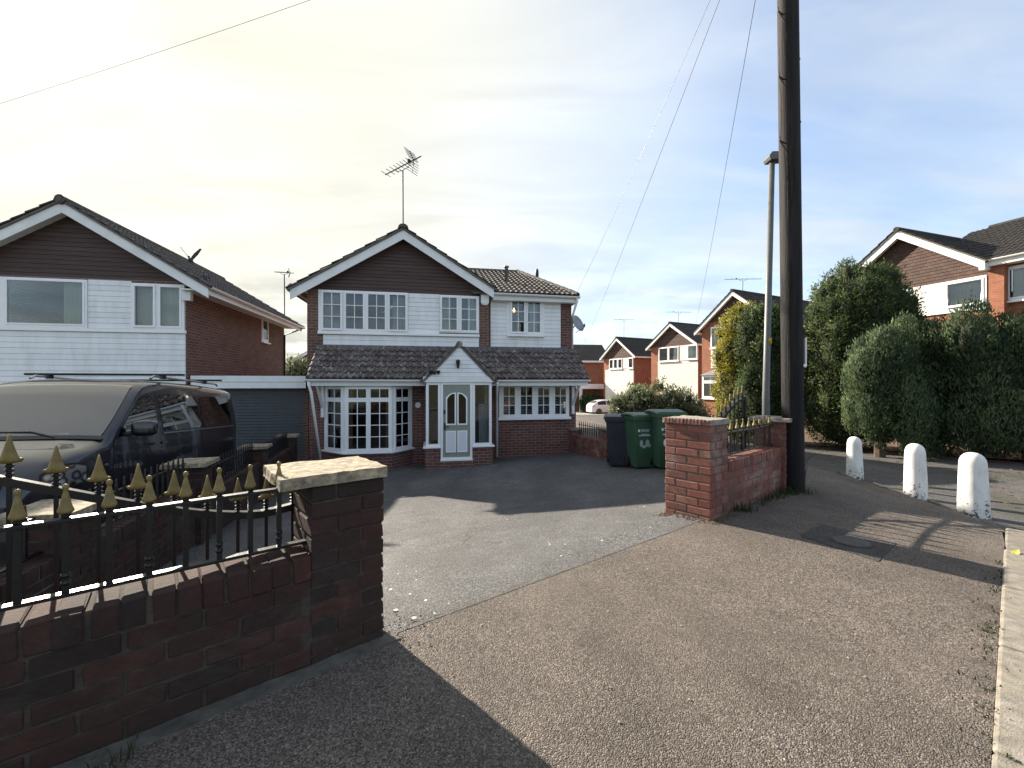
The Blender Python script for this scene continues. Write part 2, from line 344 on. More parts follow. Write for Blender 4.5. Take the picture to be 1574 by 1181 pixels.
def glass_mat(name, tint=(0.80, 0.84, 0.84), refl=1.0, base=.02):
    m = bpy.data.materials.new(name); m.use_nodes = True; t = m.node_tree; t.nodes.clear()
    o = t.nodes.new('ShaderNodeOutputMaterial'); g = t.nodes.new('ShaderNodeBsdfGlossy'); tr = t.nodes.new('ShaderNodeBsdfTransparent')
    mxs = t.nodes.new('ShaderNodeMixShader'); f = t.nodes.new('ShaderNodeFresnel'); f.inputs[0].default_value = 1.5
    mu = t.nodes.new('ShaderNodeMath'); mu.operation = 'MULTIPLY_ADD'; mu.inputs[1].default_value = refl; mu.inputs[2].default_value = base
    g.inputs['Roughness'].default_value = 0.01; tr.inputs[0].default_value = (*tint, 1)
    t.links.new(f.outputs[0], mu.inputs[0]); t.links.new(mu.outputs[0], mxs.inputs[0])
    t.links.new(tr.outputs[0], mxs.inputs[1]); t.links.new(g.outputs[0], mxs.inputs[2]); t.links.new(mxs.outputs[0], o.inputs[0])
    MATS[name] = m
glass_mat('glass', base=.03); glass_mat('tinted_glass', (0.10, 0.11, 0.12), .5); glass_mat('screen_glass', (0.60, 0.66, 0.66), 1.7, .09)
glass_mat('obscure_glass', (0.32, 0.34, 0.33), 0.9)

def car_paint(name, c, flake=0.3):
    t = NT(name); t.col(c); t.rough(0.32); t.b.inputs['Metallic'].default_value = flake
    t.b.inputs['Coat Weight'].default_value = 0.8; t.b.inputs['Coat Roughness'].default_value = 0.05
    MATS[name] = t.m
car_paint('van_paint', (0.013, 0.014, 0.021)); car_paint('car_white', (0.74, 0.74, 0.73), 0.0)
def emit(name, c, s):
    m = bpy.data.materials.new(name); m.use_nodes = True
    b = m.node_tree.nodes['Principled BSDF']; b.inputs['Emission Color'].default_value = (*c, 1); b.inputs['Emission Strength'].default_value = s
    MATS[name] = m
emit('lit_bulb', (1.0, 0.50, 0.16), 3.5)
simple('red_lamp', (0.45, 0.02, 0.015), 0.25, 0.05, 3)
def lamp_mat():
    t = NT('lamp_clear'); v = t.n('ShaderNodeTexVoronoi'); v.inputs['Scale'].default_value = 9.0; t.l(t.tc.outputs['Object'], v.inputs['Vector'])
    t.col(t.ramp(v.outputs['Distance'], [(0.10, 0.75), (0.30, 0.25), (0.42, 0.03), (0.60, 0.40)])); t.rough(0.12); t.b.inputs['Metallic'].default_value = 0.6
    t.b.inputs['Coat Weight'].default_value = 1.0; MATS['lamp_clear'] = t.m
lamp_mat()

def foliage_mat(name, a, b, c):
    t = NT(name)
    geo = t.n('ShaderNodeNewGeometry')
    f = t.noise(2.1, 5, 0.6, geo.outputs['Position'])
    tn = t.n('ShaderNodeAttribute'); tn.attribute_name = 'tone'
    k = t.math('ADD', t.math('ADD', t.math('MULTIPLY', f, 0.50), t.math('MULTIPLY', geo.outputs['Random Per Island'], 0.32)), t.math('MULTIPLY', tn.outputs['Fac'], 0.32))
    t.col(t.ramp(k, [(0.30, a), (0.55, b), (0.85, c)])); t.rough(0.7)
    t.b.inputs['Specular IOR Level'].default_value = 0.25
    tl = t.n('ShaderNodeBsdfTranslucent'); t.l(t.ramp(k, [(0.3, b), (0.8, c)]), tl.inputs[0])
    ms = t.n('ShaderNodeMixShader'); ms.inputs[0].default_value = 0.30
    t.l(t.b.outputs[0], ms.inputs[1]); t.l(tl.outputs[0], ms.inputs[2]); t.l(ms.outputs[0], t.out.inputs[0])
    MATS[name] = t.m
foliage_mat('cypress_green', (0.024, 0.042, 0.016), (0.050, 0.080, 0.026), (0.105, 0.135, 0.045))
foliage_mat('cypress_bluegreen', (0.022, 0.040, 0.020), (0.056, 0.090, 0.042), (0.120, 0.155, 0.070))
foliage_mat('cypress_sunlit', (0.060, 0.074, 0.015), (0.170, 0.168, 0.025), (0.40, 0.33, 0.04))  # yellow-green foliage with sunlight on its left side put into the colour
foliage_mat('shrub_green', (0.065, 0.085, 0.038), (0.13, 0.155, 0.075), (0.26, 0.28, 0.16))
foliage_mat('dark_leaf', (0.014, 0.030, 0.012), (0.030, 0.056, 0.022), (0.060, 0.090, 0.036))
foliage_mat('weed', (0.022, 0.034, 0.012), (0.045, 0.058, 0.022), (0.085, 0.085, 0.035))
simple('foliage_core', (0.020, 0.026, 0.012), 1.0, 0.4, 6)  # near-black colour stands in for the shade inside the crowns

# ------------------------------------------------------------------ mesh helpers
class MB:
    def __init__(s): s.v = []; s.f = []
    def add(s, vs, fs):
        o = len(s.v); s.v += [tuple(p) for p in vs]; s.f += [tuple(i + o for i in f) for f in fs]; return s
    def box(s, x0, x1, y0, y1, z0, z1):
        return s.add([(x0, y0, z0), (x1, y0, z0), (x1, y1, z0), (x0, y1, z0), (x0, y0, z1), (x1, y0, z1), (x1, y1, z1), (x0, y1, z1)],
                     [(3, 2, 1, 0), (4, 5, 6, 7), (0, 1, 5, 4), (1, 2, 6, 5), (2, 3, 7, 6), (3, 0, 4, 7)])
    def prism_y(s, poly, y0, y1):
        """poly (x,z) counter-clockwise seen from -y, between y0 (front) and y1"""
        n = len(poly)
        s.add([(p[0], y0, p[1]) for p in poly] + [(p[0], y1, p[1]) for p in poly],
              [tuple(range(n)), tuple(range(2 * n - 1, n - 1, -1))] + [(i, i + n, (i + 1) % n + n, (i + 1) % n) for i in range(n)])
        return s
    def prism_z(s, poly, z0, z1):
        n = len(poly)
        s.add([(p[0], p[1], z0) for p in poly] + [(p[0], p[1], z1) for p in poly],
              [tuple(range(n - 1, -1, -1)), tuple(range(n, 2 * n))] + [(i, (i + 1) % n, (i + 1) % n + n, i + n) for i in range(n)])
        return s
    def slab(s, q, t):
        """quad q (list of Vectors, ccw from above) thickened downward by t along its normal"""
        q = [Vector(p) for p in q]; n = (q[1] - q[0]).cross(q[-1] - q[0]).normalized(); k = len(q)
        s.add(q + [p - n * t for p in q], [tuple(range(k)), tuple(range(2 * k - 1, k - 1, -1))] + [(i, i + k, (i + 1) % k + k, (i + 1) % k) for i in range(k)])
        return s
    def tube(s, pts, r, seg=8, cap=True):
        pts = [Vector(p) for p in pts]; n = len(pts); rs = r if isinstance(r, (list, tuple)) else [r] * n
        up = None; rings = []
        for i, p in enumerate(pts):
            d = (pts[min(i + 1, n - 1)] - pts[max(i - 1, 0)]).normalized()
            if up is None:
                up = Vector((0, 0, 1)) if abs(d.z) < 0.9 else Vector((1, 0, 0))
            a = d.cross(up).normalized(); b = a.cross(d).normalized(); up = b
            rings.append([p + (a * math.cos(t) + b * math.sin(t)) * rs[i] for t in [2 * math.pi * k / seg for k in range(seg)]])
        o = len(s.v)
        for rg in rings: s.v += [tuple(q) for q in rg]
        for i in range(n - 1):
            for k in range(seg):
                k2 = (k + 1) % seg
                s.f.append((o + i * seg + k, o + (i + 1) * seg + k, o + (i + 1) * seg + k2, o + i * seg + k2))
        if cap:
            s.f.append(tuple(o + k for k in range(seg))); s.f.append(tuple(o + (n - 1) * seg + k for k in range(seg - 1, -1, -1)))
        return s
    def lathe(s, prof, seg=12, c=(0, 0, 0)):
        o = len(s.v); n = len(prof)
        for r, z in prof:
            for k in range(seg):
                t = 2 * math.pi * k / seg; s.v.append((c[0] + r * math.cos(t), c[1] + r * math.sin(t), c[2] + z))
        for i in range(n - 1):
            for k in range(seg):
                k2 = (k + 1) % seg
                s.f.append((o + i * seg + k, o + i * seg + k2, o + (i + 1) * seg + k2, o + (i + 1) * seg + k))
        s.f.append(tuple(o + k for k in range(seg - 1, -1, -1))); s.f.append(tuple(o + (n - 1) * seg + k for k in range(seg)))
        return s
    def plate(s, x0, x1, z0, z1, opens, y0, y1):
        """wall in x,z with rectangular openings, front face y0, back y1"""
        xs = sorted({x0, x1} | {min(max(v, x0), x1) for o in opens for v in o[:2]})
        zs = sorted({z0, z1} | {min(max(v, z0), z1) for o in opens for v in o[2:4]})
        for i in range(len(xs) - 1):
            for j in range(len(zs) - 1):
                cx_, cz = (xs[i] + xs[i + 1]) / 2, (zs[j] + zs[j + 1]) / 2
                if any(o[0] < cx_ < o[1] and o[2] < cz < o[3] for o in opens): continue
                a, b, c, d = xs[i], xs[i + 1], zs[j], zs[j + 1]
                s.add([(a, y0, c), (b, y0, c), (b, y0, d), (a, y0, d)], [(0, 1, 2, 3)])
                s.add([(a, y1, c), (b, y1, c), (b, y1, d), (a, y1, d)], [(3, 2, 1, 0)])
        for o in opens:
            a, b, c, d = o[:4]
            s.add([(a, y0, c), (b, y0, c), (b, y1, c), (a, y1, c)], [(0, 1, 2, 3)])
            s.add([(a, y0, d), (b, y0, d), (b, y1, d), (a, y1, d)], [(3, 2, 1, 0)])
            s.add([(a, y0, c), (a, y1, c), (a, y1, d), (a, y0, d)], [(0, 1, 2, 3)])
            s.add([(b, y0, c), (b, y1, c), (b, y1, d), (b, y0, d)], [(3, 2, 1, 0)])
        s.add([(x0, y0, z0), (x1, y0, z0), (x1, y1, z0), (x0, y1, z0)], [(3, 2, 1, 0)])
        s.add([(x0, y0, z1), (x1, y0, z1), (x1, y1, z1), (x0, y1, z1)], [(0, 1, 2, 3)])
        s.add([(x0, y0, z0), (x0, y1, z0), (x0, y1, z1), (x0, y0, z1)], [(3, 2, 1, 0)])
        s.add([(x1, y0, z0), (x1, y1, z0), (x1, y1, z1), (x1, y0, z1)], [(0, 1, 2, 3)])
        return s
    def mesh(s, name, smooth=False):
        me = bpy.data.meshes.new(name); me.from_pydata(s.v, [], s.f)
        if smooth: me.polygons.foreach_set('use_smooth', [True] * len(me.polygons))
        me.update(); return me
    def build(s, name, mat, parent=None, loc=(0, 0, 0), rz=0.0, smooth=False, bevel=0.0, rot=None):
        o = obj(name, s.mesh(name, smooth), mat, parent, loc, rz, rot)
        if bevel:
            b = o.modifiers.new('bevel', 'BEVEL'); b.width = bevel; b.segments = 2; b.limit_method = 'ANGLE'
        return o

def obj(name, me, mat, parent=None, loc=(0, 0, 0), rz=0.0, rot=None):
    o = bpy.data.objects.new(name, me); COL.objects.link(o)
    if mat and not me.materials: me.materials.append(MATS[mat] if isinstance(mat, str) else mat)
    if parent is not None: o.parent = parent
    o.location = loc; o.rotation_euler = rot if rot is not None else (0, 0, rz)
    return o
def tag(o, label=None, cat=None, group=None, kind=None):
    if label: o['label'] = label
    if cat: o['category'] = cat
    if group: o['group'] = group
    if kind: o['kind'] = kind
    return o
def thing(name, label, cat, loc=(0, 0, 0), rz=0.0, group=None):
    o = bpy.data.objects.new(name, None); COL.objects.link(o); o.empty_display_size = 0.2
    o.location = loc; o.rotation_euler = (0, 0, rz); return tag(o, label, cat, group)
def smooth_angle(o, deg=35):
    me = o.data
    me.polygons.foreach_set('use_smooth', [True] * len(me.polygons))
    me.set_sharp_from_angle(angle=R(deg))
    return o

# ------------------------------------------------------------------ terrain
U = Vector((0.765, 0.644)); N = Vector((-0.644, 0.765))
P0 = Vector((-0.626, 2.060))                      # right front corner of the left gate pier
def an(x, y):
    d = Vector((x, y)) - P0; return d.dot(U), d.dot(N)
def sstep(a, b, x):
    t = min(1, max(0, (x - a) / (b - a))); return t * t * (3 - 2 * t)
SIDE_A, SIDE_K, SIDE_B = Vector((3.50, 5.15)), Vector((3.22, 8.6)), Vector((2.05, 12.3))   # side boundary of the plot, next to the lane
def terrain(x, y):
    a, n = an(x, y)
    yy = max(0.0, y - 4.0)
    base = -0.042 * min(yy, 42) - 0.06 * min(2.5, max(0, x - 3.4))
    amp = 0.88 + 0.025 * max(-2.5, min(5.5, -x))
    lot = -1.13 * amp * (1 - math.exp(-max(0.0, n - 0.05) / 4.3))
    if y < SIDE_K.y: sx = SIDE_A.x + (SIDE_K.x - SIDE_A.x) * (y - SIDE_A.y) / (SIDE_K.y - SIDE_A.y)
    else: sx = SIDE_K.x + (SIDE_B.x - SIDE_K.x) * (y - SIDE_K.y) / (SIDE_B.y - SIDE_K.y)
    lot *= 1 - .22 * sstep(.0, .8, -3.15 - .30 * (y - 3.1) - x)          # the neighbouring drive lies higher
    w = 1 - sstep(-0.05, 0.35, x - sx)
    w *= 1 - sstep(18, 28, y)
    if n <= 0: w = 0; 
    return base * (1 - w) + lot * w if n > 0 else base
def gp(px, py, dz=0.0):
    """ground point under a photo pixel"""
    d = 3.0
    for _ in range(40):
        x = (px - CX) / FPX * d; z = terrain(x, d) + dz
        d = 0.5 * d + 0.5 * max(0.3, (CH - z) * FPX / max(2, (py - CY)))
    return Vector(((px - CX) / FPX * d, d, terrain((px - CX) / FPX * d, d) + dz))

def sheet(name, poly, dz, mat, cell=0.5, kind='structure'):
    bm = bmesh.new()
    f = bm.faces.new([bm.verts.new((p[0], p[1], 0)) for p in poly])
    xs = [p[0] for p in poly]; ys = [p[1] for p in poly]
    for ax, lo, hi in ((0, min(xs), max(xs)), (1, min(ys), max(ys))):
        k = math.ceil(lo / cell) * cell
        while k < hi:
            c = [0, 0, 0]; c[ax] = k; nn = [0, 0, 0]; nn[ax] = 1
            bmesh.ops.bisect_plane(bm, geom=bm.verts[:] + bm.edges[:] + bm.faces[:], plane_co=c, plane_no=nn)
            k += cell
    for v in bm.verts: v.co.z = terrain(v.co.x, v.co.y) + dz
    bmesh.ops.recalc_face_normals(bm, faces=bm.faces[:])
    if sum(fc.normal.z for fc in bm.faces) < 0: bmesh.ops.reverse_faces(bm, faces=bm.faces[:])
    me = bpy.data.meshes.new(name); bm.to_mesh(me); bm.free()
    me.polygons.foreach_set('use_smooth', [True] * len(me.polygons))
    o = obj(name, me, mat)
    if kind: o['kind'] = kind
    return o

def UN(a, n): return P0 + U * a + N * n

# big ground sheet
xs = [-1500, -600, -250, -120, -70] + list(np.arange(-45, 46, 1.0)) + [70, 120, 250, 600, 1500]
ys = [-1500, -500, -150, -60, -30] + list(np.arange(-15, 61, 1.0)) + [80, 130, 260, 600, 1500, 2500]
gv = [(x, y, terrain(x, y) - 0.14) for y in ys for x in xs]
nx_ = len(xs)
gf = [(j * nx_ + i, j * nx_ + i + 1, (j + 1) * nx_ + i + 1, (j + 1) * nx_ + i) for j in range(len(ys) - 1) for i in range(nx_ - 1)]
me = bpy.data.meshes.new('ground'); me.from_pydata(gv, [], gf); me.polygons.foreach_set('use_smooth', [True] * len(gf))
tag(obj('ground', me, 'soil_grass'), kind='structure')

KN = -1.93
edge = [UN(-9, KN), UN(-4, KN), UN(0, KN), UN(3, KN), UN(4.3, KN), UN(4.8, KN + 0.02)]
edge += [Vector(p) for p in ((4.46, 4.02), (4.76, 4.86), (5.06, 5.94), (5.36, 7.0), (5.5, 8.2), (5.4, 10.0), (5.0, 13.0), (4.6, 18.0), (5.0, 26.0), (5.4, 40.0))]
inner = [(3.4, 40), (3.0, 26), (2.4, 18), (2.1, 12.6), (3.2, 8.6), (3.40, 5.3), UN(3.05, -0.14), UN(0.0, 0.02), UN(-9, 0.02)]
sheet('pavement', [tuple(p) for p in edge] + inner, 0.0, 'pavement_tarmac', 0.35)
drive = [UN(-0.05, -0.012), UN(3.05, -0.175), (3.42, 5.2), (3.18, 8.6), (2.3, 11.6), (2.1, 13.2), (-5.6, 12.0), (-5.45, 10.6), (-3.25, 3.1), UN(-2.3, 0.05)]
sheet('driveway', [tuple(p) for p in drive], 0.0018, 'drive_tarmac', 0.35)
ndrive = [UN(-2.35, 0.05), (-3.3, 3.1), (-5.5, 10.6), (-5.7, 11.9), (-16, 10.5), UN(-16, 0.05), UN(-9, 0.05)]
sheet('neighbour_driveway', [tuple(p) for p in ndrive], 0.004, 'drive_tarmac', 0.5)
# roads: front road and the side lane, a step below the pavement
def road_sheet(name, poly, dz, cell): return sheet(name, poly, dz, 'road_tarmac', cell)
front_road = [UN(-12, KN - 0.15), UN(4.9, KN - 0.15), (5.4, 3.9), (14.5, 7.6), (24, 6.0), UN(22, -9), UN(-12, -9)]
road_sheet('road', [tuple(p) for p in front_road], -0.09, 0.6)
lane = [tuple(p) for p in edge[6:]] + [(9.2, 40), (9.0, 26), (8.6, 18), (8.1, 13.2), (8.4, 11.9), (10.6, 8.9), (13.4, 6.8), (14.6, 7.0), (6.0, 3.5), (4.5, 3.6)]
road_sheet('lane', lane, -0.045, 0.6)
sheet('hedge_verge', [(8.1, 13.2), (8.4, 11.9), (10.6, 8.9), (13.4, 6.8), (18, 4.5), (22, 12), (14, 22), (8.6, 18)], -0.012, 'leaf_litter', 0.6)
far_patch = [(3.0, 26), (5.0, 26), (5.4, 40), (9.2, 40), (12, 46), (2, 52), (-6, 48), (1, 38)]
sheet('far_sunlit_road', far_patch, -0.02, 'concrete', 1.5)  # pale concrete colour stands in for sunlight on the far road

# kerb stones along the road edge
kerb = thing('kerb', None, None); kerb['kind'] = 'structure'
def kerb_run(pts, wdt, top, mat='kerb_concrete'):
    for i in range(len(pts) - 1):
        a, b = Vector(pts[i]), Vector(pts[i + 1]); L = (b - a).length; k = max(1, round(L / 0.91))
        for j in range(k):
            p = a.lerp(b, j / k); q = a.lerp(b, (j + 1) / k); d = (q - p); ln = d.length - 0.008
            mid = (p + q) / 2; z = terrain(mid.x, mid.y)
            m = MB().box(-ln / 2, ln / 2, -wdt, 0, -0.25, top)
            o = m.build('kerb_stone', mat, kerb, (mid.x, mid.y, z + random.uniform(-0.003, 0.003)), math.atan2(d.y, d.x), bevel=0.014)
kerb_run([UN(-8.5, KN), UN(4.85, KN)], 0.145, 0.012)
kerb_run([tuple(p) for p in edge[5:10]], 0.04, 0.004, 'footing')

# dark tarmac patch with an inspection cover, from its outline on the pavement
pc = [gp(*p) for p in ((1228, 824), (1264, 806), (1378, 836), (1350, 864))]
pcs = [(p.x, p.y) for p in pc]
po = sheet('tarmac_patch', pcs, 0.004, 'patch_tarmac', 0.3)
cc = gp(1309, 834)
cov = tag(thing('inspection_cover', 'round iron inspection cover set in the dark tarmac patch', 'manhole cover', (cc.x, cc.y, cc.z + 0.006), 0.5))
MB().lathe([(0.0, 0), (0.115, 0), (0.115, 0.006), (0.108, 0.007), (0.0, 0.007)], 28).build('lid', 'cover_iron', cov)
rm = MB(); rm.lathe([(0.118, -0.002), (0.132, -0.002), (0.132, 0.005), (0.118, 0.005)], 28)
rm.build('rim', 'patch_tarmac', cov)

# ------------------------------------------------------------------ house building kit
class Frame:
    """local frame of a facade: x along it, y into the house, z up from its base"""
    def __init__(s, ox, oy, th, zb):
        s.o = Vector((ox, oy)); s.th = th; s.zb = zb
        s.ex = Vector((math.cos(th), math.sin(th))); s.ey = Vector((-math.sin(th), math.cos(th)))
    def loc(s, px, py, yl=0.0):
        rx = (px - CX) / FPX; r = Vector((rx, 1))
        d = (yl + s.o.dot(s.ey)) / r.dot(s.ey)
        return d * r.dot(s.ex) - s.o.dot(s.ex), CH - (py - CY) / FPX * d - s.zb
    def X(s, px, yl=0.0): return s.loc(px, 600, yl)[0]
    def Zp(s, px, py, yl=0.0): return s.loc(px, py, yl)[1]
    def rect(s, x0, y0, x1, y1, yl=0.0):
        """pixel rectangle (average heights) -> local x0,x1,z0,z1"""
        a, za = s.loc(x0, y0, yl); b, zb_ = s.loc(x1, y0, yl); _, zc_ = s.loc(x0, y1, yl); _, zd = s.loc(x1, y1, yl)
        return a, b, (zc_ + zd) / 2, (za + zb_) / 2
    def world(s, xl, yl, zl=0.0):
        p = s.o + s.ex * xl + s.ey * yl; return Vector((p.x, p.y, s.zb + zl))
    def ground(s, xl, yl):
        p = s.world(xl, yl); return terrain(p.x, p.y) - s.zb

def make_window(parent, x, y, z, rz, w, h, lights, sill=0.05, frame_mat='white_upvc', bars=True, pane_mat='glass',
                curtain=None, depth=0.07, proud=0.018, cas=0.042, name='window', bar_w=0.018):
    """lights: (x0,x1,z0,z1,nx,nz,opening) inside w,h; frame front at y=0"""
    op = [l[:4] for l in lights]
    wo = MB().plate(0, w, 0, h, op, 0, depth).build(name, frame_mat, parent, (x, y, z), rz, bevel=0.004)
    for l in lights:
        x0, x1, z0, z1, nx, nz = l[:6]
        ajar = l[6] if len(l) > 6 else 0.0
        c = cas
        e = 0.006
        MB().plate(x0 - e, x1 + e, z0 - e, z1 + e, [(x0 + c, x1 - c, z0 + c, z1 - c)], -proud - ajar, 0.03).build('casement', frame_mat, wo, bevel=0.004)
        gx0, gx1, gz0, gz1 = x0 + c, x1 - c, z0 + c, z1 - c
        pw, phh = (gx1 - gx0) / nx, (gz1 - gz0) / nz
        if nx * nz > 1 and bars:
            m = MB()
            for i in range(1, nx): m.box(gx0 + i * pw - bar_w / 2, gx0 + i * pw + bar_w / 2, -0.012 - ajar, 0.016, gz0, gz1)
            for j in range(1, nz): m.box(gx0, gx1, -0.010 - ajar, 0.014, gz0 + j * phh - bar_w / 2, gz0 + j * phh + bar_w / 2)
            m.build('glazing_bars', frame_mat, wo)
        for i in range(nx):
            for j in range(nz):
                g = 0.0 if nx * nz == 1 else bar_w / 2 - 0.002
                cxp, czp = gx0 + (i + 0.5) * pw, gz0 + (j + 0.5) * phh
                m = MB().box(-pw / 2 + g - 0.004, pw / 2 - g + 0.004, -0.002, 0.002, -phh / 2 + g - 0.004, phh / 2 - g + 0.004)
                m.build('pane', pane_mat, wo, (cxp, 0.004, czp), rot=(random.uniform(-0.006, 0.006), 0, random.uniform(-0.006, 0.006)))
    if sill:
        MB().box(-0.04, w + 0.04, -0.075, 0.03, -sill, -0.002).build('sill', frame_mat, wo, bevel=0.006)
    if curtain:
        for (a, b, mat) in curtain:
            make_curtain(wo, a, b, 0.02, h - 0.02, 0.16, mat)
    return wo

def make_curtain(parent, x0, x1, z0, z1, y, mat, amp=0.02, name='curtain'):
    n = max(8, int((x1 - x0) / 0.022)); m = MB()
    pts = [(x0 + (x1 - x0) * i / n, y + amp * math.sin(i * 1.55 + math.sin(i * 0.7) * 1.2)) for i in range(n + 1)]
    vs = [(p[0], p[1], z0) for p in pts] + [(p[0], p[1], z1) for p in pts]
    m.add(vs, [(i, i + 1, i + 1 + n + 1, i + n + 1) for i in range(n)])
    return m.build(name, mat, parent, smooth=True)

def boards(parent, x0, x1, z0, z1, y, pitch, mat, opens=(), name='board', t=0.02, clip=None):
    """horizontal shiplap boards, each one an object; opens: rects to leave free; clip(z)->(xa,xb)"""
    k = max(1, round((z1 - z0) / pitch)); ph = (z1 - z0) / k
    for i in range(k):
        a, b = z0 + i * ph, z0 + (i + 1) * ph
        spans = [(x0, x1)]
        if clip is None:
            for o in opens:
                if o[2] < (a + b) / 2 < o[3]:
                    ns = []
                    for s in spans:
                        if o[0] >= s[1] or o[1] <= s[0]: ns.append(s); continue
                        if o[0] > s[0]: ns.append((s[0], o[0]))
                        if o[1] < s[1]: ns.append((o[1], s[1]))
                    spans = ns
            for s in spans:
                if s[1] - s[0] < 0.02: continue
                m = MB(); xa, xb = s
                lo, hi = y - t, y - t * 0.35
                m.add([(xa, lo, a + .004), (xb, lo, a + .004), (xb, y, a + .004), (xa, y, a + .004), (xa, lo + 0.002, b - .012), (xb, lo + 0.002, b - .012), (xb, hi, b), (xa, hi, b), (xb, y, b), (xa, y, b)],
                      [(3, 2, 1, 0), (0, 1, 5, 4), (4, 5, 6, 7), (7, 6, 8, 9), (1, 2, 8, 6, 5), (3, 0, 4, 7, 9)])
                m.build(name, mat, parent)
        else:
            (xa, xb), (xc, xd) = clip(a), clip(b)
            if xb - xa < 0.03: continue
            if xd < xc: xc = xd = (xc + xd) / 2
            lo = y - t
            m = MB()
            m.add([(xa, lo, a + .003), (xb, lo, a + .003), (xd, lo + .008, b - .004), (xc, lo + .008, b - .004), (xa, y, a), (xb, y, a), (xd, y, b), (xc, y, b)],
                  [(0, 1, 2, 3), (4, 0, 3, 7), (1, 5, 6, 2), (3, 2, 6, 7), (4, 5, 1, 0)])
            m.build(name, mat, parent)

def tile_profile(rolls=2, w=0.30, n=5, h=0.028):
    pts = []
    for r in range(rolls):
        for i in range(n):
            f = i / n
            z = h * max(0.0, math.sin(math.pi * min(1, f / 0.62))) if f < 0.62 else 0.0
            pts.append(((r + f) * w / rolls, z))
    pts.append((w, 0.0))
    return pts
def tile_mesh(name, w, length, rolls=2, h=0.028, t=0.016, n=5):
    p = tile_profile(rolls, w, n, h); k = len(p); m = MB()
    vs = [(x, 0, z + t + 0.012) for x, z in p] + [(x, length, z + 0.004) for x, z in p] + [(x, 0, z + 0.012 - 0.006) for x, z in p]
    fs = [(i, i + 1, k + i + 1, k + i) for i in range(k - 1)] + [(2 * k + i, 2 * k + i + 1, i + 1, i) for i in range(k - 1)]
    fs += [(0, k, 2 * k), (k - 1, 3 * k - 1, 2 * k - 1)]
    m.add(vs, fs); return m.mesh(name)
def tile_field(parent, o, ux, uy, width, height, tw, gauge, mat, inside=None, name='roof_tiles', rolls=2, h=0.028, n=4, t=0.018):
    """joined field of tiles on a slope: o eave-left corner, ux along eave, uy up slope"""
    o, ux, uy = Vector(o), Vector(ux).normalized(), Vector(uy).normalized(); nn = ux.cross(uy).normalized()
    m = MB(); rows = math.ceil(height / gauge); cols = math.ceil(width / tw)
    p = tile_profile(rolls, tw, n, h); k = len(p)
    for r in range(rows):
        y0 = r * gauge; y1 = min(y0 + gauge * 1.05, height)
        for c in range(cols):
            cxp = (c + 0.5) * tw; cyp = y0 + gauge / 2
            if inside and not inside(cxp, cyp): continue
            dz = random.uniform(-0.003, 0.004); dl = random.uniform(-0.006, 0.006)
            vs = []
            for (x, z) in p: vs.append(o + ux * min(width, c * tw + x) + uy * (y0 + dl) + nn * (z + t + 0.012 + dz))
            for (x, z) in p: vs.append(o + ux * min(width, c * tw + x) + uy * y1 + nn * (z + 0.004))
            for (x, z) in p: vs.append(o + ux * min(width, c * tw + x) + uy * (y0 + dl) + nn * (z + 0.004))
            fs = [(i, i + 1, k + i + 1, k + i) for i in range(k - 1)] + [(2 * k + i, 2 * k + i + 1, i + 1, i) for i in range(k - 1)]
            m.add(vs, fs)
    ob = m.build(name, mat, parent); ob['kind'] = 'stuff'
    return ob
def gutter(parent, a, b, r=0.055, mat='white_upvc'):
    a, b = Vector(a), Vector(b); d = (b - a).normalized(); s = Vector((-d.y, d.x, 0)); m = MB(); seg = 8
    vs = []
    for p in (a, b):
        for k in range(seg + 1):
            t = math.pi * k / seg; vs.append(p + s * (r * math.cos(t)) + Vector((0, 0, -r * math.sin(t))))
        for k in range(seg, -1, -1):
            t = math.pi * k / seg; vs.append(p + s * ((r - .006) * math.cos(t)) + Vector((0, 0, -(r - .006) * math.sin(t))))
    n = 2 * (seg + 1)
    m.add(vs, [(i, (i + 1) % n, (i + 1) % n + n, i + n) for i in range(n)] + [tuple(range(n - 1, -1, -1)), tuple(range(n, 2 * n))])
    return m.build('gutter', mat, parent)
def bargeboard(parent, xa, za, xb, zb, wd, y0, y1, mat='white_paint'):
    """sloping board between two points of its top edge, in the x,z plane"""
    MB().prism_y([(xa, za - wd), (xb, zb - wd), (xb, zb), (xa, za)] if xb > xa else [(xb, zb - wd), (xa, za - wd), (xa, za), (xb, zb)], y0, y1).build('bargeboard', mat, parent)

TH = R(10.5)
FH = Frame(-5.33, 11.0, TH, -1.05)                 # shared facade line of the house and its left neighbour
house = thing('detached_house', 'white boarded brick house with tiled porch and bay window behind the open driveway', 'house', FH.world(0, 0), TH)
L = FH.loc
xl0, xr0 = 0.0, FH.X(752); xr1 = FH.X(880)
z_head = FH.Zp(560, 449); apex_x, apex_z = FH.loc(620, 352, -0.28)
eave_l = FH.loc(447, 438, -0.28); eave_r = FH.loc(758, 447, -0.28)
slope_l = (apex_z - eave_l[1]) / (apex_x - eave_l[0]); slope_r = (apex_z - eave_r[1]) / (eave_r[0] - apex_x)
sl = (slope_l + slope_r) / 2
half = ((apex_x - eave_l[0]) + (eave_r[0] - apex_x)) / 2
z_eave = apex_z - sl * half
BW = 0.27
DEPTH = 7.6
# windows of the upper floor (plane y = 0 and its projecting band)
w1 = FH.rect(490, 447, 627.5, 512); w2 = FH.rect(675.5, 455.5, 736, 513)
w3 = FH.rect(782, 461, 833, 515, 0.10)
zt = (w1[3] + w2[3]) / 2; zbm = (w1[2] + w2[2]) / 2
w1 = (w1[0], w1[1], zbm, zt); w2 = (w2[0], w2[1], zbm + 0.03, zt - 0.02)
ZL = FH.Zp(620, 533)                               # top of the lean-to roof against the wall
YG = -0.30                                         # ground floor wall plane
YE = -1.02                                         # lean-to eave
zg = FH.Zp(600, 584, YE)
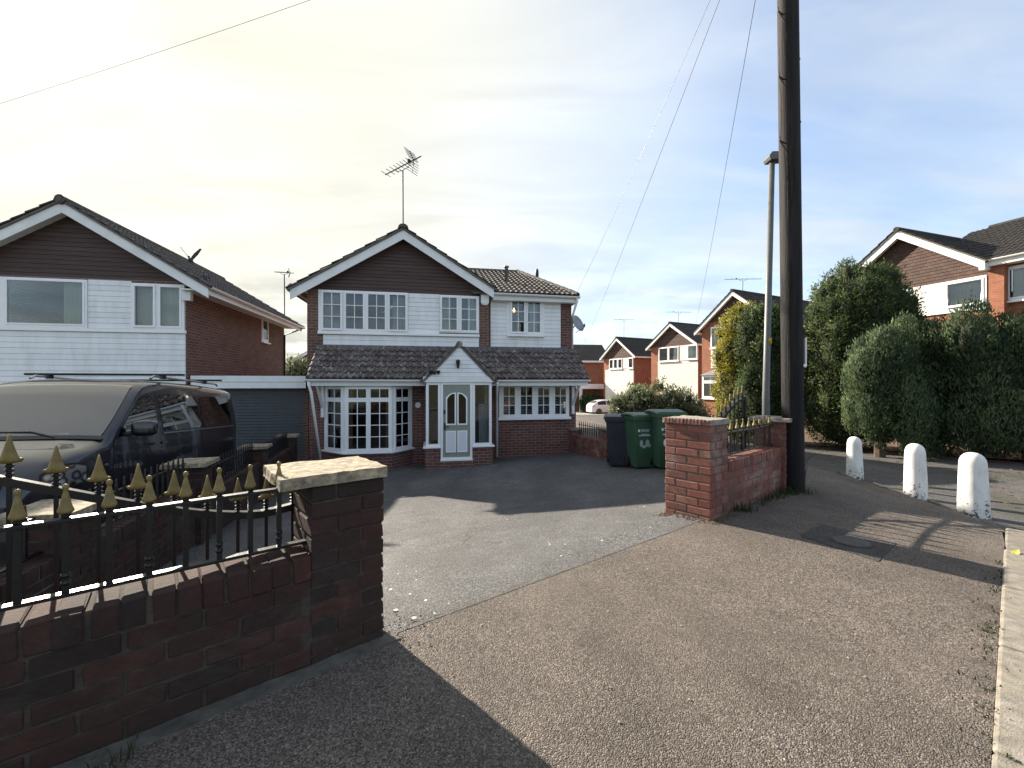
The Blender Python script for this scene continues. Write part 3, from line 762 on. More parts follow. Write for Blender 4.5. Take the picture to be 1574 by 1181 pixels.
# outer walls: upper front with window openings, lower front, sides, back
ins = 0.045
MB().plate(0, xr0, ZL - 0.5, z_head + 0.02, [(w1[0] + ins, w1[1] - ins, w1[2] + ins, w1[3] - ins), (w2[0] + ins, w2[1] - ins, w2[2] + ins, w2[3] - ins)], 0, 0.22).build('wall', 'brickwork_brown', house)
MB().plate(xr0 + 0.002, xr1, ZL - 0.5, eave_r[1] - 0.02, [(w3[0] + ins, w3[1] - ins, w3[2] + ins, w3[3] - ins)], 0.10, 0.32).build('wall', 'brickwork_plum', house)
# gable wall behind the brown boards
MB().prism_y([(0.02, z_head + 0.022), (xr0 - 0.02, z_head + 0.022), (xr0 - 0.02, z_eave + 0.05), (apex_x, apex_z - 0.16), (0.02, z_eave + 0.05)], 0.03, 0.2).build('wall', 'dark_gap', house)
def clipg(z):
    a = apex_x - (apex_z - 0.16 - z) / sl; b = apex_x + (apex_z - 0.16 - z) / sl
    return max(0.0, a), min(xr0, b)
boards(house, 0, xr0, z_head + 0.02, apex_z - 0.2, 0.03, 0.098, 'brown_board', name='gable_board', t=0.028, clip=clipg)
# side and back walls
MB().box(0, 0.2, 0.222, DEPTH, -0.4, z_eave + 0.1).build('wall', 'brickwork_brown', house)
MB().box(xr1 - 0.2, xr1, 0.322, DEPTH, -0.4, eave_r[1] - 0.02).build('wall', 'brickwork_plum', house)
MB().box(0.202, xr1 - 0.202, DEPTH - 0.2, DEPTH, -0.4, z_eave + 0.1).build('wall', 'brickwork_brown', house)
MB().prism_y([(0.2, z_eave + 0.1), (xr0, z_eave + 0.1), (apex_x, apex_z - 0.16)], DEPTH - 0.19, DEPTH - 0.02).build('wall', 'brickwork_brown', house)
MB().box(0.21, xr1 - 0.21, 0.33, DEPTH - 0.21, ZL - 0.42, ZL - 0.30).build('floor_slab', 'interior', house)
MB().box(0.21, xr1 - 0.21, 3.4, 3.5, -0.3, z_head).build('partition', 'interior', house)
# window band: white boards between the windows, white apron below
boards(house, w1[1] + 0.004, w2[0] - 0.004, zbm, zt, -0.002, 0.117, 'white_board')
MB().box(w1[0] - 0.01, w2[1] + 0.01, -0.10, 0.0, zbm - 0.075, zbm - 0.004).build('sill', 'white_upvc', house, bevel=0.008)
ax0, ax1, az0, az1 = FH.rect(497, 516, 736, 531)
boards(house, ax0, w2[1], ZL + 0.01, zbm - 0.08, -0.002, 0.12, 'white_board')
bx0, bx1, bz0, bz1 = FH.rect(754, 455, 861.5, 532, 0.10)
boards(house, bx0, bx1, ZL + 0.02, bz1, 0.098, 0.117, 'white_board', opens=[(w3[0] - 0.06, w3[1] + 0.06, w3[2] - 0.07, w3[3] + 0.05)])
MB().plate(w3[0] - 0.06, w3[1] + 0.06, w3[2] - 0.07, w3[3] + 0.05, [(w3[0] + ins, w3[1] - ins, w3[2] + ins, w3[3] - ins)], 0.06, 0.098).build('window_surround', 'white_upvc', house, bevel=0.006)
def lights_px(win, cols, yl, nx, nz, zpad=0.035, ajar=()):
    out = []
    for i, (a, b) in enumerate(cols):
        out.append((FH.X(a, yl) - win[0], FH.X(b, yl) - win[0], zpad, win[3] - win[2] - zpad, nx, nz, 0.035 if i in ajar else 0.0))
    return out
make_window(house, w1[0], -0.055, w1[2], 0, w1[1] - w1[0], w1[3] - w1[2], lights_px(w1, [(495.5, 527), (530, 561), (564, 594.5), (597, 626)], 0, 2, 3, ajar=(0, 3)), sill=0,
            curtain=[(0.05, 0.62, 'curtain_grey'), (1.86, 2.28, 'curtain_grey')])
make_window(house, w2[0], -0.055, w2[2], 0, w2[1] - w2[0], w2[3] - w2[2], lights_px(w2, [(677, 704), (707, 734)], 0, 2, 3, ajar=(0,)), sill=0,
            curtain=[(0.05, 0.32, 'curtain_cream'), (0.78, 1.02, 'curtain_cream')])
wn3 = make_window(house, w3[0], 0.052, w3[2], 0, w3[1] - w3[0], w3[3] - w3[2], lights_px(w3, [(784, 807), (809, 831.5)], 0.10, 2, 3, ajar=(0,)), sill=0.06,
            curtain=[(0.62, 0.86, 'curtain_grey')])
# pendant bulb that shines through the small window
bl = FH.loc(790, 478, 0.9)
bulb = MB().lathe([(0.0, -0.05), (0.03, -0.04), (0.04, -0.01), (0.03, 0.025), (0.015, 0.05), (0.015, 0.08), (0, 0.08)], 12)
MB().tube([(0, 0, 0.08), (0, 0, 0.6)], 0.004, 5).build('bulb_flex', 'white_upvc', house, (bl[0], 0.9, bl[1]))
bulb.build('ceiling_bulb', 'lit_bulb', house, (bl[0], 0.9, bl[1]), smooth=True)
# main roof: two slopes with verge tiles, bargeboards, ridge
ov = -0.32
for sgn, hx in ((-1, apex_x - eave_l[0]), (1, eave_r[0] - apex_x)):
    ex_ = apex_x + sgn * (hx + 0.10); ez_ = apex_z - sl * (hx + 0.10)
    q = [(ex_, ov, ez_ + 0.03), (apex_x, ov, apex_z + 0.03), (apex_x, DEPTH + 0.2, apex_z + 0.03), (ex_, DEPTH + 0.2, ez_ + 0.03)]
    if sgn > 0: q = [q[1], q[0], q[3], q[2]]
    else: q = [q[0], q[1], q[2], q[3]]
    rf = MB().slab(q, 0.05).build('roof', 'roof_felt', house)
    gl = math.hypot(hx + 0.1, ez_ - apex_z); ct = (hx + 0.1) / gl; st = (apex_z - ez_) / gl
    o_ = Vector((ex_, ov - 0.02 if sgn > 0 else DEPTH + 0.2, ez_ + 0.03)); ux_ = Vector((0, 1, 0)) if sgn > 0 else Vector((0, -1, 0))
    tile_field(rf, o_, ux_, (-sgn * ct, 0, st), DEPTH + 0.52, gl, 0.30, 0.32, 'tile_grey', n=3)
    bargeboard(house, apex_x + sgn * (hx + 0.02), apex_z - sl * (hx + 0.02), apex_x, apex_z, BW, -0.285, -0.26)
    # soffit under the verge
    MB().slab([(apex_x, -0.258, apex_z - 0.17), (apex_x + sgn * hx, -0.258, apex_z - 0.17 - sl * hx), (apex_x + sgn * hx, 0.02, apex_z - 0.17 - sl * hx), (apex_x, 0.02, apex_z - 0.17)], 0.012).build('soffit', 'white_paint', house)
m = MB()
for i in range(17):
    y0 = ov - 0.03 + i * 0.47
    vs = []
    for yy in (y0, y0 + 0.46):
        for k in range(7):
            t = math.pi * k / 6; vs.append((apex_x + 0.13 * math.cos(t), yy, apex_z + 0.02 + 0.10 * math.sin(t)))
    m.add(vs, [(k, k + 7, k + 8, k + 1) for k in range(6)] + [tuple(range(7))])
m.build('ridge_tiles', 'tile_grey', house)
# eaves box and gutter on the left
MB().box(eave_l[0] + 0.03, 0.0, -0.25, DEPTH, z_eave - 0.06, z_eave - 0.02).build('soffit', 'white_paint', house)
gutter(house, (eave_l[0] - 0.05, -0.34, z_eave + 0.02), (eave_l[0] - 0.05, DEPTH, z_eave + 0.02))
MB().box(eave_l[0] + 0.0, eave_l[0] + 0.028, -0.24, DEPTH, z_eave - 0.16, z_eave + 0.0).build('fascia', 'white_paint', house)
# side extension roof: slope to the front, hipped to the right
er = FH.loc(888, 455, -0.18); ze2 = (eave_r[1] + er[1]) / 2 - 0.02
yr, zr = 3.7, FH.Zp(770, 418, 3.7)
xR = er[0]; xhip = xR - 1.0
q = [(eave_r[0] - 0.5, -0.18, ze2), (xR, -0.18, ze2), (xhip, yr, zr), (apex_x + 0.3, yr, zr)]
rf2 = MB().slab(q, 0.05).build('roof', 'roof_felt', house)
MB().slab([(xR, -0.18, ze2), (xR, 7.4, ze2), (xhip, yr, zr)], 0.05).build('roof', 'roof_felt', house)
MB().slab([(xhip, yr, zr), (xR, 7.4, ze2), (apex_x + 0.3, 7.4, ze2), (apex_x + 0.3, yr, zr)], 0.05).build('roof', 'roof_felt', house)
uyv = Vector((0, yr + 0.18, zr - ze2)); hl = uyv.length; x_start = eave_r[0] - 0.55
def ins2(x, y):
    X_ = x_start + x; f = y / hl
    return X_ < xR - f * (xR - xhip) + 0.12 and (X_ - apex_x) * sl > apex_z - (ze2 + f * (zr - ze2)) - 0.22
tile_field(rf2, (x_start, -0.23, ze2 + 0.005), (1, 0, 0), uyv, xR - x_start + 0.05, hl, 0.30, 0.33, 'tile_grey', ins2, h=0.027, t=0.022)
m = MB(); hv = Vector((xhip - xR, yr + 0.18, zr - ze2))
for i in range(10):
    a_ = Vector((xR, -0.18, ze2 + 0.03)) + hv * (i / 10); b_ = Vector((xR, -0.18, ze2 + 0.05)) + hv * ((i + 1.05) / 10)
    m.tube([a_, b_], 0.075, 8)
m.build('hip_tiles', 'tile_grey', house)
m = MB(); m.tube([(apex_x + 0.6, yr, zr + 0.01), (xhip, yr, zr + 0.01)], 0.085, 8); m.build('ridge_tiles', 'tile_grey', house)
MB().box(eave_r[0] + 0.02, xR, -0.16, -0.13, ze2 - 0.19, ze2 - 0.03).build('fascia', 'white_paint', house)
MB().box(eave_r[0] + 0.02, xR, -0.128, 0.10, ze2 - 0.19, ze2 - 0.175).build('soffit', 'white_paint', house)
MB().box(xR - 0.03, xR, -0.128, 7.3, ze2 - 0.19, ze2 - 0.03).build('fascia', 'white_paint', house)
gutter(house, (eave_r[0] - 0.02, -0.225, ze2 - 0.01), (xR + 0.05, -0.225, ze2 - 0.03))
m = MB().tube([(xR - 0.02, -0.225, ze2 - 0.07), (xR - 0.03, -0.2, ze2 - 0.16), (xr1 + 0.06, 0.2, ze2 - 0.55), (xr1 + 0.06, 0.2, ZL - 0.1)], 0.034, 8)
m.build('downpipe', 'white_upvc', house, smooth=True)
for px_, y_, z_, mt in ((778.5, 1.4, 409, 'galvanised'), (825.5, 3.0, 413, 'plastic_black')):
    b_ = FH.loc(px_, z_, y_); zb_ = ze2 + (y_ + 0.18) / (yr + 0.18) * (zr - ze2)
    fl = MB().lathe([(0.055, zb_ - b_[1] - 0.1), (0.055, -0.05), (0.085, -0.045), (0.085, -0.01), (0.05, 0.0), (0.0, 0.0)] if mt == 'galvanised' else [(0.06, zb_ - b_[1] - 0.3), (0.06, -0.1), (0.035, -0.02), (0.0, 0.0)], 12)
    fl.build('flue_pipe', mt, house, (b_[0], y_, b_[1]), smooth=True)
# alarm box on the brick strip
al = FH.rect(739, 451, 751, 469, -0.02)
MB().prism_z([(al[0], -0.10), (al[1], -0.10), (al[1], 0.0), (al[0], 0.0)], al[2] + 0.05, al[3]).add(
    [(al[0], -0.10, al[2] + 0.05), (al[1], -0.10, al[2] + 0.05), (al[1], 0, al[2] + 0.05), (al[0], 0, al[2] + 0.05), (al[0] + 0.05, 0, al[2] - 0.01), (al[1] - 0.05, 0, al[2] - 0.01), (al[0] + .05, -0.08, al[2] - 0.01), (al[1] - .05, -0.08, al[2] - 0.01)],
    [(0, 1, 7, 6), (1, 2, 5, 7), (3, 0, 6, 4), (6, 7, 5, 4)]).build('alarm_box', 'white_upvc', house)

# ---- ground floor
xa, xb = FH.X(471, YE), FH.X(905, YE)              # lean-to roof extent
bayL, bayR = FH.X(498, YG), FH.X(634, YG); YB = -0.86
bfl, bfr = FH.X(530, YB), FH.X(602, YB)
YP = -1.30                                         # porch front
pL, pR = FH.X(653.5, YP), FH.X(757, YP)
z_soff = zg - 0.10
rw = FH.rect(767, 590, 874, 641, YG)
zwt = z_soff - 0.01
rw = (rw[0], rw[1], rw[2], zwt)
zb_top, zb_bot = z_soff - 0.02, FH.Zp(566, 694, YB)
MB().plate(0.12, xr1, -0.45, z_soff + 0.5, [(bayL + 0.08, bayR - 0.08, zb_bot + 0.02, zb_top), (pL + 0.12, pR - 0.12, -0.45 + 0.5, z_soff - 0.02), (rw[0] + ins, rw[1] - ins, rw[2] + ins, rw[3] - ins)], YG, YG + 0.25).build('wall', 'brickwork_plum', house)
MB().box(0.12, 0.32, YG + 0.252, 0.22, -0.45, ZL - 0.5).build('wall', 'brickwork_brown', house)
MB().box(xr1 - 0.2, xr1, YG + 0.252, 0.3, -0.45, ZL - 0.5).build('wall', 'brickwork_plum', house)
# lean-to roof
lt = MB().slab([(xa, YE, zg + 0.02), (xb, YE, zg + 0.02), (xb, 0.02, ZL - 0.03), (xa, 0.02, ZL - 0.03)], 0.06).build('roof', 'roof_felt', house)
lw = xb - xa; ncol = round(lw / 0.30); tw = lw / ncol
sv = Vector((0, -YE, ZL - zg - 0.05)); gl = sv.length; nrow = 6; ga = gl / nrow; ang = math.atan2(sv.z, sv.y)
tme = [tile_mesh('tile', tw, ga * 1.12, n=5, h=0.040, t=0.034) for _ in range(1)]
pc0, pc1 = pL - 0.02, pR + 0.02
for r in range(nrow):
    for c in range(ncol):
        xx = xa + c * tw; yy = YE - 0.05 + r * ga * math.cos(ang); zz = zg + 0.02 + r * ga * math.sin(ang)
        hh = (r + 0.5) / nrow
        if xx > pc0 + 0.25 + hh * 0.6 and xx + tw < pc1 - 0.25 - hh * 0.6: continue
        obj('tile', tme[0], 'tile_brown', lt, (xx + random.uniform(-.004, .004), yy + random.uniform(-.006, .006), zz + random.uniform(-.002, .004)), rot=(ang + random.uniform(-.012, .012), random.uniform(-.01, .01), random.uniform(-.008, .008)))
MB().slab([(xa + 0.1, -0.17, ZL - 0.10), (xb - 0.25, -0.17, ZL - 0.10), (xb - 0.25, 0.0, ZL + 0.04), (xa + 0.1, 0.0, ZL + 0.04)], 0.004).build('flashing', 'lead_flashing', house)
MB().box(xa + 0.02, pL - 0.01, YE + 0.03, YE + 0.055, zg - 0.15, zg - 0.02).build('fascia', 'white_paint', house)
MB().box(pR + 0.01, xb - 0.02, YE + 0.03, YE + 0.055, zg - 0.15, zg - 0.02).build('fascia', 'white_paint', house)
MB().box(xa + 0.02, pL - 0.01, YE + 0.057, YG, z_soff, z_soff + 0.015).build('soffit', 'white_paint', house)
MB().box(pR + 0.01, xb - 0.02, YE + 0.057, YG, z_soff, z_soff + 0.015).build('soffit', 'white_paint', house)
gutter(house, (xa - 0.03, YE - 0.04, zg + 0.01), (pL + 0.01, YE - 0.04, zg + 0.0))
gutter(house, (pR - 0.01, YE - 0.04, zg + 0.0), (xb + 0.03, YE - 0.04, zg + 0.01))
for side, xx in ((0, xa + 0.02), (1, xb - 0.05)):   # closed ends of the lean-to
    MB().add([(xx, YE + 0.06, z_soff), (xx, 0, z_soff), (xx, 0, ZL - 0.1), (xx + 0.03, YE + 0.06, z_soff), (xx + 0.03, 0, z_soff), (xx + 0.03, 0, ZL - 0.1)], [(0, 1, 2), (5, 4, 3), (0, 3, 4, 1), (1, 4, 5, 2), (2, 5, 3, 0)]).build('end_board', 'white_paint', house)
for xx in (FH.X(491.5, -0.6), FH.X(885.5, -0.6)):  # white gallows brackets
    m = MB(); m.box(xx - 0.035, xx + 0.035, YG - 0.07, YG - 0.002, z_soff - 0.85, z_soff)
    m.box(xx - 0.03, xx + 0.03, YE + 0.10, YG - 0.071, z_soff - 0.07, z_soff - 0.002)
    m.add([(xx - .025, YG - .07, z_soff - .62), (xx + .025, YG - .07, z_soff - .62), (xx + .025, YG - .07, z_soff - .52), (xx - .025, YG - .07, z_soff - .52),
           (xx - .025, YE + .16, z_soff - .071), (xx + .025, YE + .16, z_soff - .071), (xx + .025, YE + .26, z_soff - .071), (xx - .025, YE + .26, z_soff - .071)],
          [(0, 1, 5, 4), (3, 7, 6, 2), (0, 4, 7, 3), (1, 2, 6, 5), (0, 3, 2, 1), (4, 5, 6, 7)])
    m.build('roof_bracket', 'white_paint', house)
# bay window
gB = FH.ground((bfl + bfr) / 2, YB)
MB().prism_z([(bayL, YG - 0.002), (bfl, YB), (bfr, YB), (bayR, YG - 0.002)], gB - 0.15, zb_bot - 0.055).build('bay_base', 'brickwork_plum', house)
MB().prism_z([(bayL - 0.07, YG - 0.004), (bfl - 0.04, YB - 0.09), (bfr + 0.04, YB - 0.09), (bayR + 0.07, YG - 0.004)], zb_bot - 0.053, zb_bot - 0.004).build('bay_sill', 'white_upvc', house, bevel=0.008)
MB().prism_z([(bayL + 0.02, YG - 0.004), (bfl + 0.02, YB + 0.02), (bfr - 0.02, YB + 0.02), (bayR - 0.02, YG - 0.004)], zb_top - 0.05, z_soff - 0.002).build('bay_head', 'white_upvc', house)
bh = zb_top - 0.052 - zb_bot
zt1 = FH.Zp(566, 615, YB) - zb_bot
def bay_lights(cols, w):
    out = []
    for a, b in cols:
        out.append((a - .008, b + .008, 0.035, zt1 - 0.015, 2, 4)); out.append((a - .008, b + .008, zt1 + 0.02, bh - 0.025, 2, 1))
    return out
bwid = bfr - bfl
c1, c2, c3, c4 = [FH.X(v, YB) - bfl for v in (534, 564.5, 568, 599)]
make_window(house, bfl, YB, zb_bot, 0, bwid, bh, bay_lights([(c1, c2), (c3, c4)], bwid), sill=0, name='bay_window', cas=.034,
            curtain=[(0.03, 0.16, 'curtain_brown'), (bwid - 0.16, bwid - 0.03, 'curtain_brown')])
for sgn in (0, 1):
    p, q = (Vector((bayL, YG)), Vector((bfl, YB))) if sgn == 0 else (Vector((bfr, YB)), Vector((bayR, YG)))
    d = q - p; wl_ = d.length - 0.02; a0 = 0.05 if sgn else 0.06
    make_window(house, p.x + d.x * 0.01 / d.length, p.y + d.y * 0.01 / d.length, zb_bot, math.atan2(d.y, d.x), wl_, bh, bay_lights([(0.12, wl_ - 0.10)] if sgn == 0 else [(0.10, wl_ - 0.12)], wl_), sill=0, name='bay_window', cas=.034,
                curtain=[(0.06, wl_ - 0.06, 'curtain_grey')] if sgn == 0 else None)
# round number plaque and small bits
pq = FH.loc(642.5, 623, YG - 0.012)
MB().lathe([(0, 0), (0.075, 0), (0.075, 0.010), (0.06, 0.014), (0, 0.014)], 20).build('number_plaque', 'white_paint', house, (pq[0], YG - 0.002, pq[1]), rot=(R(90), 0, 0))
# right-hand window with blinds
rwin = make_window(house, rw[0], YG - 0.05, rw[2], 0, rw[1] - rw[0], rw[3] - rw[2], lights_px(rw, [(771, 793), (797.5, 819.5), (824, 845.5), (850, 871)], YG, 2, 3), sill=0.07)
m = MB(); ww = rw[1] - rw[0]; hh = rw[3] - rw[2]
k = 0; zz = 0.06
while zz < hh - 0.30:
    m.add([(0.06, 0.15, zz), (ww - 0.06, 0.15, zz), (ww - 0.06, 0.185, zz + 0.022), (0.06, 0.185, zz + 0.022)], [(0, 1, 2, 3)]); zz += 0.045
m.build('venetian_blind', 'blind_white', rwin)
MB().lathe([(0, 0), (0.04, 0), (0.055, 0.1), (0.05, 0.22), (0.025, 0.3), (0.03, 0.34), (0, 0.34)], 12).build('vase', 'white_upvc', rwin, (FH.X(863, YG) - rw[0], 0.10, 0.06), smooth=True)
# downpipes
zgl = FH.ground(0.2, YG)
m = MB().tube([(xa + 0.06, YE - 0.04, zg - 0.05), (xa + 0.06, YE - 0.03, zg - 0.13), (xa + 0.10, YE + 0.02, zg - 0.30), (FH.X(495, YG - .04), YG - 0.05, FH.ground(0.3, YG) + 0.02)], 0.034, 8)
m.build('downpipe', 'white_upvc', house, smooth=True)
xd = FH.X(764, YG - 0.05)
m = MB().tube([(pR + 0.16, YE - 0.04, zg - 0.04), (pR + 0.16, YE - 0.03, zg - 0.14), (xd, YG - 0.05, zg - 0.42), (xd, YG - 0.05, FH.ground(xd, YG) + 0.05)], 0.034, 8)
m.build('downpipe', 'white_upvc', house, smooth=True)
# porch
gP = FH.ground((pL + pR) / 2, YP)
zpt = FH.Zp(700, 588, YP)
dl, dr = FH.X(677.5, YP), FH.X(726, YP)
zdl = FH.Zp(700, 706, YP)
zsl = FH.Zp(690, 686, YP)
MB().prism_z([(pL, YG - 0.004), (pL, YP), (dl - 0.004, YP), (dl - 0.004, YP + 0.2), (pL + 0.2, YP + 0.2), (pL + 0.2, YG - 0.004)], gP - 0.15, zsl - 0.045).build('porch_wall', 'brickwork_plum', house)
MB().prism_z([(dr + 0.004, YP), (pR, YP), (pR, YG - 0.004), (pR - 0.2, YG - 0.004), (pR - 0.2, YP + 0.2), (dr + 0.004, YP + 0.2)], gP - 0.15, zsl - 0.045).build('porch_wall', 'brickwork_plum', house)
MB().prism_z([(pL - 0.05, YG - 0.004), (pL - 0.05, YP - 0.05), (dl - 0.003, YP - 0.05), (dl - 0.003, YP + 0.1), (pL + 0.12, YP + 0.1), (pL + 0.12, YG - 0.004)], zsl - 0.043, zsl - 0.002).build('sill', 'white_upvc', house, bevel=0.006)
MB().prism_z([(dr + 0.003, YP - 0.05), (pR + 0.05, YP - 0.05), (pR + 0.05, YG - 0.004), (pR - 0.12, YG - 0.004), (pR - 0.12, YP + 0.1), (dr + 0.003, YP + 0.1)], zsl - 0.043, zsl - 0.002).build('sill', 'white_upvc', house, bevel=0.006)
hp = zpt - zsl
for a, b, rot, yy in ((pL + 0.02, dl - 0.004, 0, YP + 0.005), (dr + 0.004, pR - 0.02, 0, YP + 0.005)):
    make_window(house, a, yy, zsl, rot, b - a, hp, [(0.05, b - a - 0.05, 0.05, hp - 0.05, 1, 1)], sill=0, name='porch_window', cas=0.012, proud=0.006, pane_mat='glass')
sd_ = (YG - 0.01) - (YP + 0.085)
make_window(house, pL + 0.02, YG - 0.01, zsl, R(-90), sd_, hp, [(0.05, sd_ - 0.05, 0.05, hp - 0.05, 1, 1)], sill=0, name='porch_window', cas=0.012, proud=0.006, pane_mat='glass')
make_window(house, pR - 0.02, YP + 0.085, zsl, R(90), sd_, hp, [(0.05, sd_ - 0.05, 0.05, hp - 0.05, 1, 1)], sill=0, name='porch_window', cas=0.012, proud=0.006, pane_mat='glass')
MB().box(pL + 0.2, pR - 0.2, YP + 0.25, YG + 0.4, gP - 0.05, gP + 0.12).build('porch_floor', 'interior', house)
make_curtain(house, dr + 0.2, pR - 0.08, zsl, zpt - 0.55, YP + 0.35, 'curtain_grey', 0.01)
# front door
dw, dh = dr - dl, zpt - zdl
dz_ = zdl
door = MB().plate(0, dw, 0, dh, [(0.055, dw - 0.055, 0.05, dh - 0.055)], 0, 0.09).build('door', 'white_upvc', house, (dl, YP - 0.01, dz_), bevel=0.004)
lf0, lf1, lz0, lz1 = 0.057, dw - 0.057, 0.052, dh - 0.057
lw_ = lf1 - lf0; cxm = (lf0 + lf1) / 2
pa = (lf0 + 0.085, cxm - 0.035); pb = (cxm + 0.035, lf1 - 0.085)
zl_ = (0.17, 0.70); zu_ = (0.86, 1.62)
MB().plate(lf0, lf1, lz0, lz1, [(pa[0], pa[1], zu_[0], zu_[1]), (pb[0], pb[1], zu_[0], zu_[1])], 0.015, 0.06).build('door_leaf', 'door_green', door)
def arch_poly(a, b, z0, z1, flip, n=8):
    """panel with a top that rises towards the middle of the door"""
    pts = [(a, z0), (b, z0)]
    rise = 0.13
    top = [(a + (b - a) * i / n, z1 - rise * (1 - math.sin(math.pi / 2 * (i / n if not flip else 1 - i / n))) ** 1.5) for i in range(n + 1)]
    return pts + top[::-1]
for (a, b), flip in ((pa, False), (pb, True)):
    outer = arch_poly(a - 0.02, b + 0.02, zu_[0] - 0.02, zu_[1] + 0.02, flip); inner_ = arch_poly(a + 0.012, b - 0.012, zu_[0] + 0.012, zu_[1] - 0.012, flip)
    k = len(outer); m = MB()
    m.add([(p[0], -0.002, p[1]) for p in outer] + [(p[0], -0.002, p[1]) for p in inner_] + [(p[0], 0.014, p[1]) for p in outer] + [(p[0], 0.03, p[1]) for p in inner_],
          [(i, (i + 1) % k, (i + 1) % k + k, i + k) for i in range(k)] + [(i, i + 2 * k, (i + 1) % k + 2 * k, (i + 1) % k) for i in range(k)] + [(i + k, (i + 1) % k + k, (i + 1) % k + 3 * k, i + 3 * k) for i in range(k)])
    m.build('bead', 'white_upvc', door)
    # green corner above the arch, then the glass
    top = arch_poly(a, b, zu_[0], zu_[1], flip)[2:]
    corner = [(a, zu_[1] + .001), ] + [p for p in top[::-1]] + [(b, zu_[1] + .001)]
    m = MB(); n_ = len(top)
    tp = top[::-1]
    vs = [(p[0], 0.0135, p[1]) for p in tp] + [(p[0], 0.0135, zu_[1] + 0.001) for p in tp]
    m.add(vs, [(i, i + 1, i + 1 + n_, i + n_) for i in range(n_ - 1)]); m.build('arch_filler', 'door_green', door)
    MB().box(a, b, 0.03, 0.036, zu_[0], zu_[1]).build('pane', 'obscure_glass', door)
for a, b in (pa, pb):
    MB().plate(a - 0.02, b + 0.02, zl_[0], zl_[1], [(a + 0.012, b - 0.012, zl_[0] + 0.03, zl_[1] - 0.03)], 0.0, 0.0145).build('bead', 'white_upvc', door, bevel=0.003)
    MB().box(a + 0.013, b - 0.013, 0.006, 0.0146, zl_[0] + 0.031, zl_[1] - 0.031).build('panel', 'door_panel', door)
m = MB().box(lf0 + 0.02, lf0 + 0.06, -0.004, 0.0148, 0.72, 0.90); m.tube([(lf0 + 0.04, -0.004, 0.80), (lf0 + 0.04, -0.05, 0.80), (lf0 + 0.14, -0.05, 0.80)], 0.010, 8)
m.build('handle', 'plastic_black', door)
m = MB().box(lf0 + 0.01, lf0 + 0.055, -0.012, 0.0148, 1.12, 1.21); m.build('doorbell', 'plastic_black', door)
MB().box(cxm - 0.03, cxm + 0.03, 0.004, 0.0148, 1.40, 1.46).build('number_plate', 'galvanised', door)
MB().box(-0.01, dw + 0.01, -0.04, 0.06, -0.035, -0.002).build('threshold', 'white_upvc', door)
MB().box(dl - .05, dr + .05, YP - .06, YP + .22, gP - .2, zdl - .040).build('doorstep', 'brickwork_plum', house)
# porch gable and roof
pax, paz = FH.loc(704.5, 527, YP - 0.05); pax = (pL + pR) / 2
pov = 0.10
psl = (paz - zpt) / ((pR - pL) / 2 + pov)
MB().box(pL - 0.05, pR + 0.05, YP - 0.05, YP - 0.02, zpt + 0.002, zpt + 0.14).build('fascia', 'white_paint', house, bevel=0.004)
MB().box(pL, pR, YP - 0.018, YG, zpt + 0.002, zpt + 0.02).build('porch_ceiling', 'white_paint', house)
def clipp(z):
    hw = max(0.0, (paz - 0.09 - z) / psl); return pax - hw, pax + hw
MB().prism_y([(pL, zpt + 0.142), (pR, zpt + 0.142), (pax, paz - 0.08)], YP - 0.005, YP + 0.02).build('porch_gable', 'white_paint', house)
boards(house, pL, pR, zpt + 0.142, paz - 0.12, YP - 0.01, 0.098, 'white_board', t=0.022, clip=clipp)
for sgn in (-1, 1):
    ex_ = pax + sgn * ((pR - pL) / 2 + pov); ez_ = paz - psl * ((pR - pL) / 2 + pov)
    q = [(ex_, YP - 0.06, ez_), (pax, YP - 0.06, paz), (pax, 0.0, paz), (ex_, 0.0, ez_)]
    if sgn > 0: q = [q[1], q[0], q[3], q[2]]
    pr = MB().slab(q, 0.05).build('porch_roof', 'roof_felt', house)
    gl2 = math.hypot(ex_ - pax, ez_ - paz); ct = abs(ex_ - pax) / gl2; st = (paz - ez_) / gl2
    o_ = Vector((ex_, YP - 0.08 if sgn > 0 else 0.0, ez_)); ux_ = Vector((0, 1 if sgn > 0 else -1, 0))
    uyy = Vector((-sgn * ct, 0, st)); nrm = ux_.cross(uyy)
    tm = tile_mesh('tile', 0.27, 0.27, n=4, h=0.025)
    mat_ = Matrix((ux_, uyy, nrm)).transposed().to_euler()
    for r in range(int(gl2 / 0.235)):
        for c in range(5):
            obj('tile', tm, 'tile_brown', pr, tuple(o_ + ux_ * (c * 0.27) + uyy * (r * 0.235) + nrm * 0.004), rot=mat_)
m = MB(); m.tube([(pax, YP - 0.085, paz - 0.035), (pax, 0.0, paz - 0.035)], 0.075, 12); m.build('ridge_tiles', 'tile_brown', house)
# porch lantern and twin spotlight
pl_ = FH.loc(704, 560, YP - 0.1)
lant = MB().lathe([(0.0, -0.11), (0.02, -0.10), (0.035, -0.05), (0.05, 0.06), (0.06, 0.065), (0.03, 0.11), (0, 0.12)], 8); lant.box(-0.015, 0.015, 0.02, 0.07, -0.02, 0.05)
lant.build('porch_lantern', 'plastic_black', house, (pl_[0], YP - 0.10, pl_[1]))
sp_ = FH.loc(668, 573, YP - 0.12); m = MB()
m.box(-0.03, 0.03, 0.02, 0.09, -0.04, 0.04)
for s in (-1, 1): m.lathe([(0.02, -0.04), (0.05, 0.03), (0.05, 0.05), (0, 0.05)], 10, (s * 0.09, 0, 0)); m.tube([(0, 0.03, 0), (s * 0.09, 0, 0)], 0.012, 6)
m.build('spotlight', 'plastic_black', house, (sp_[0], YP - 0.11, sp_[1]))

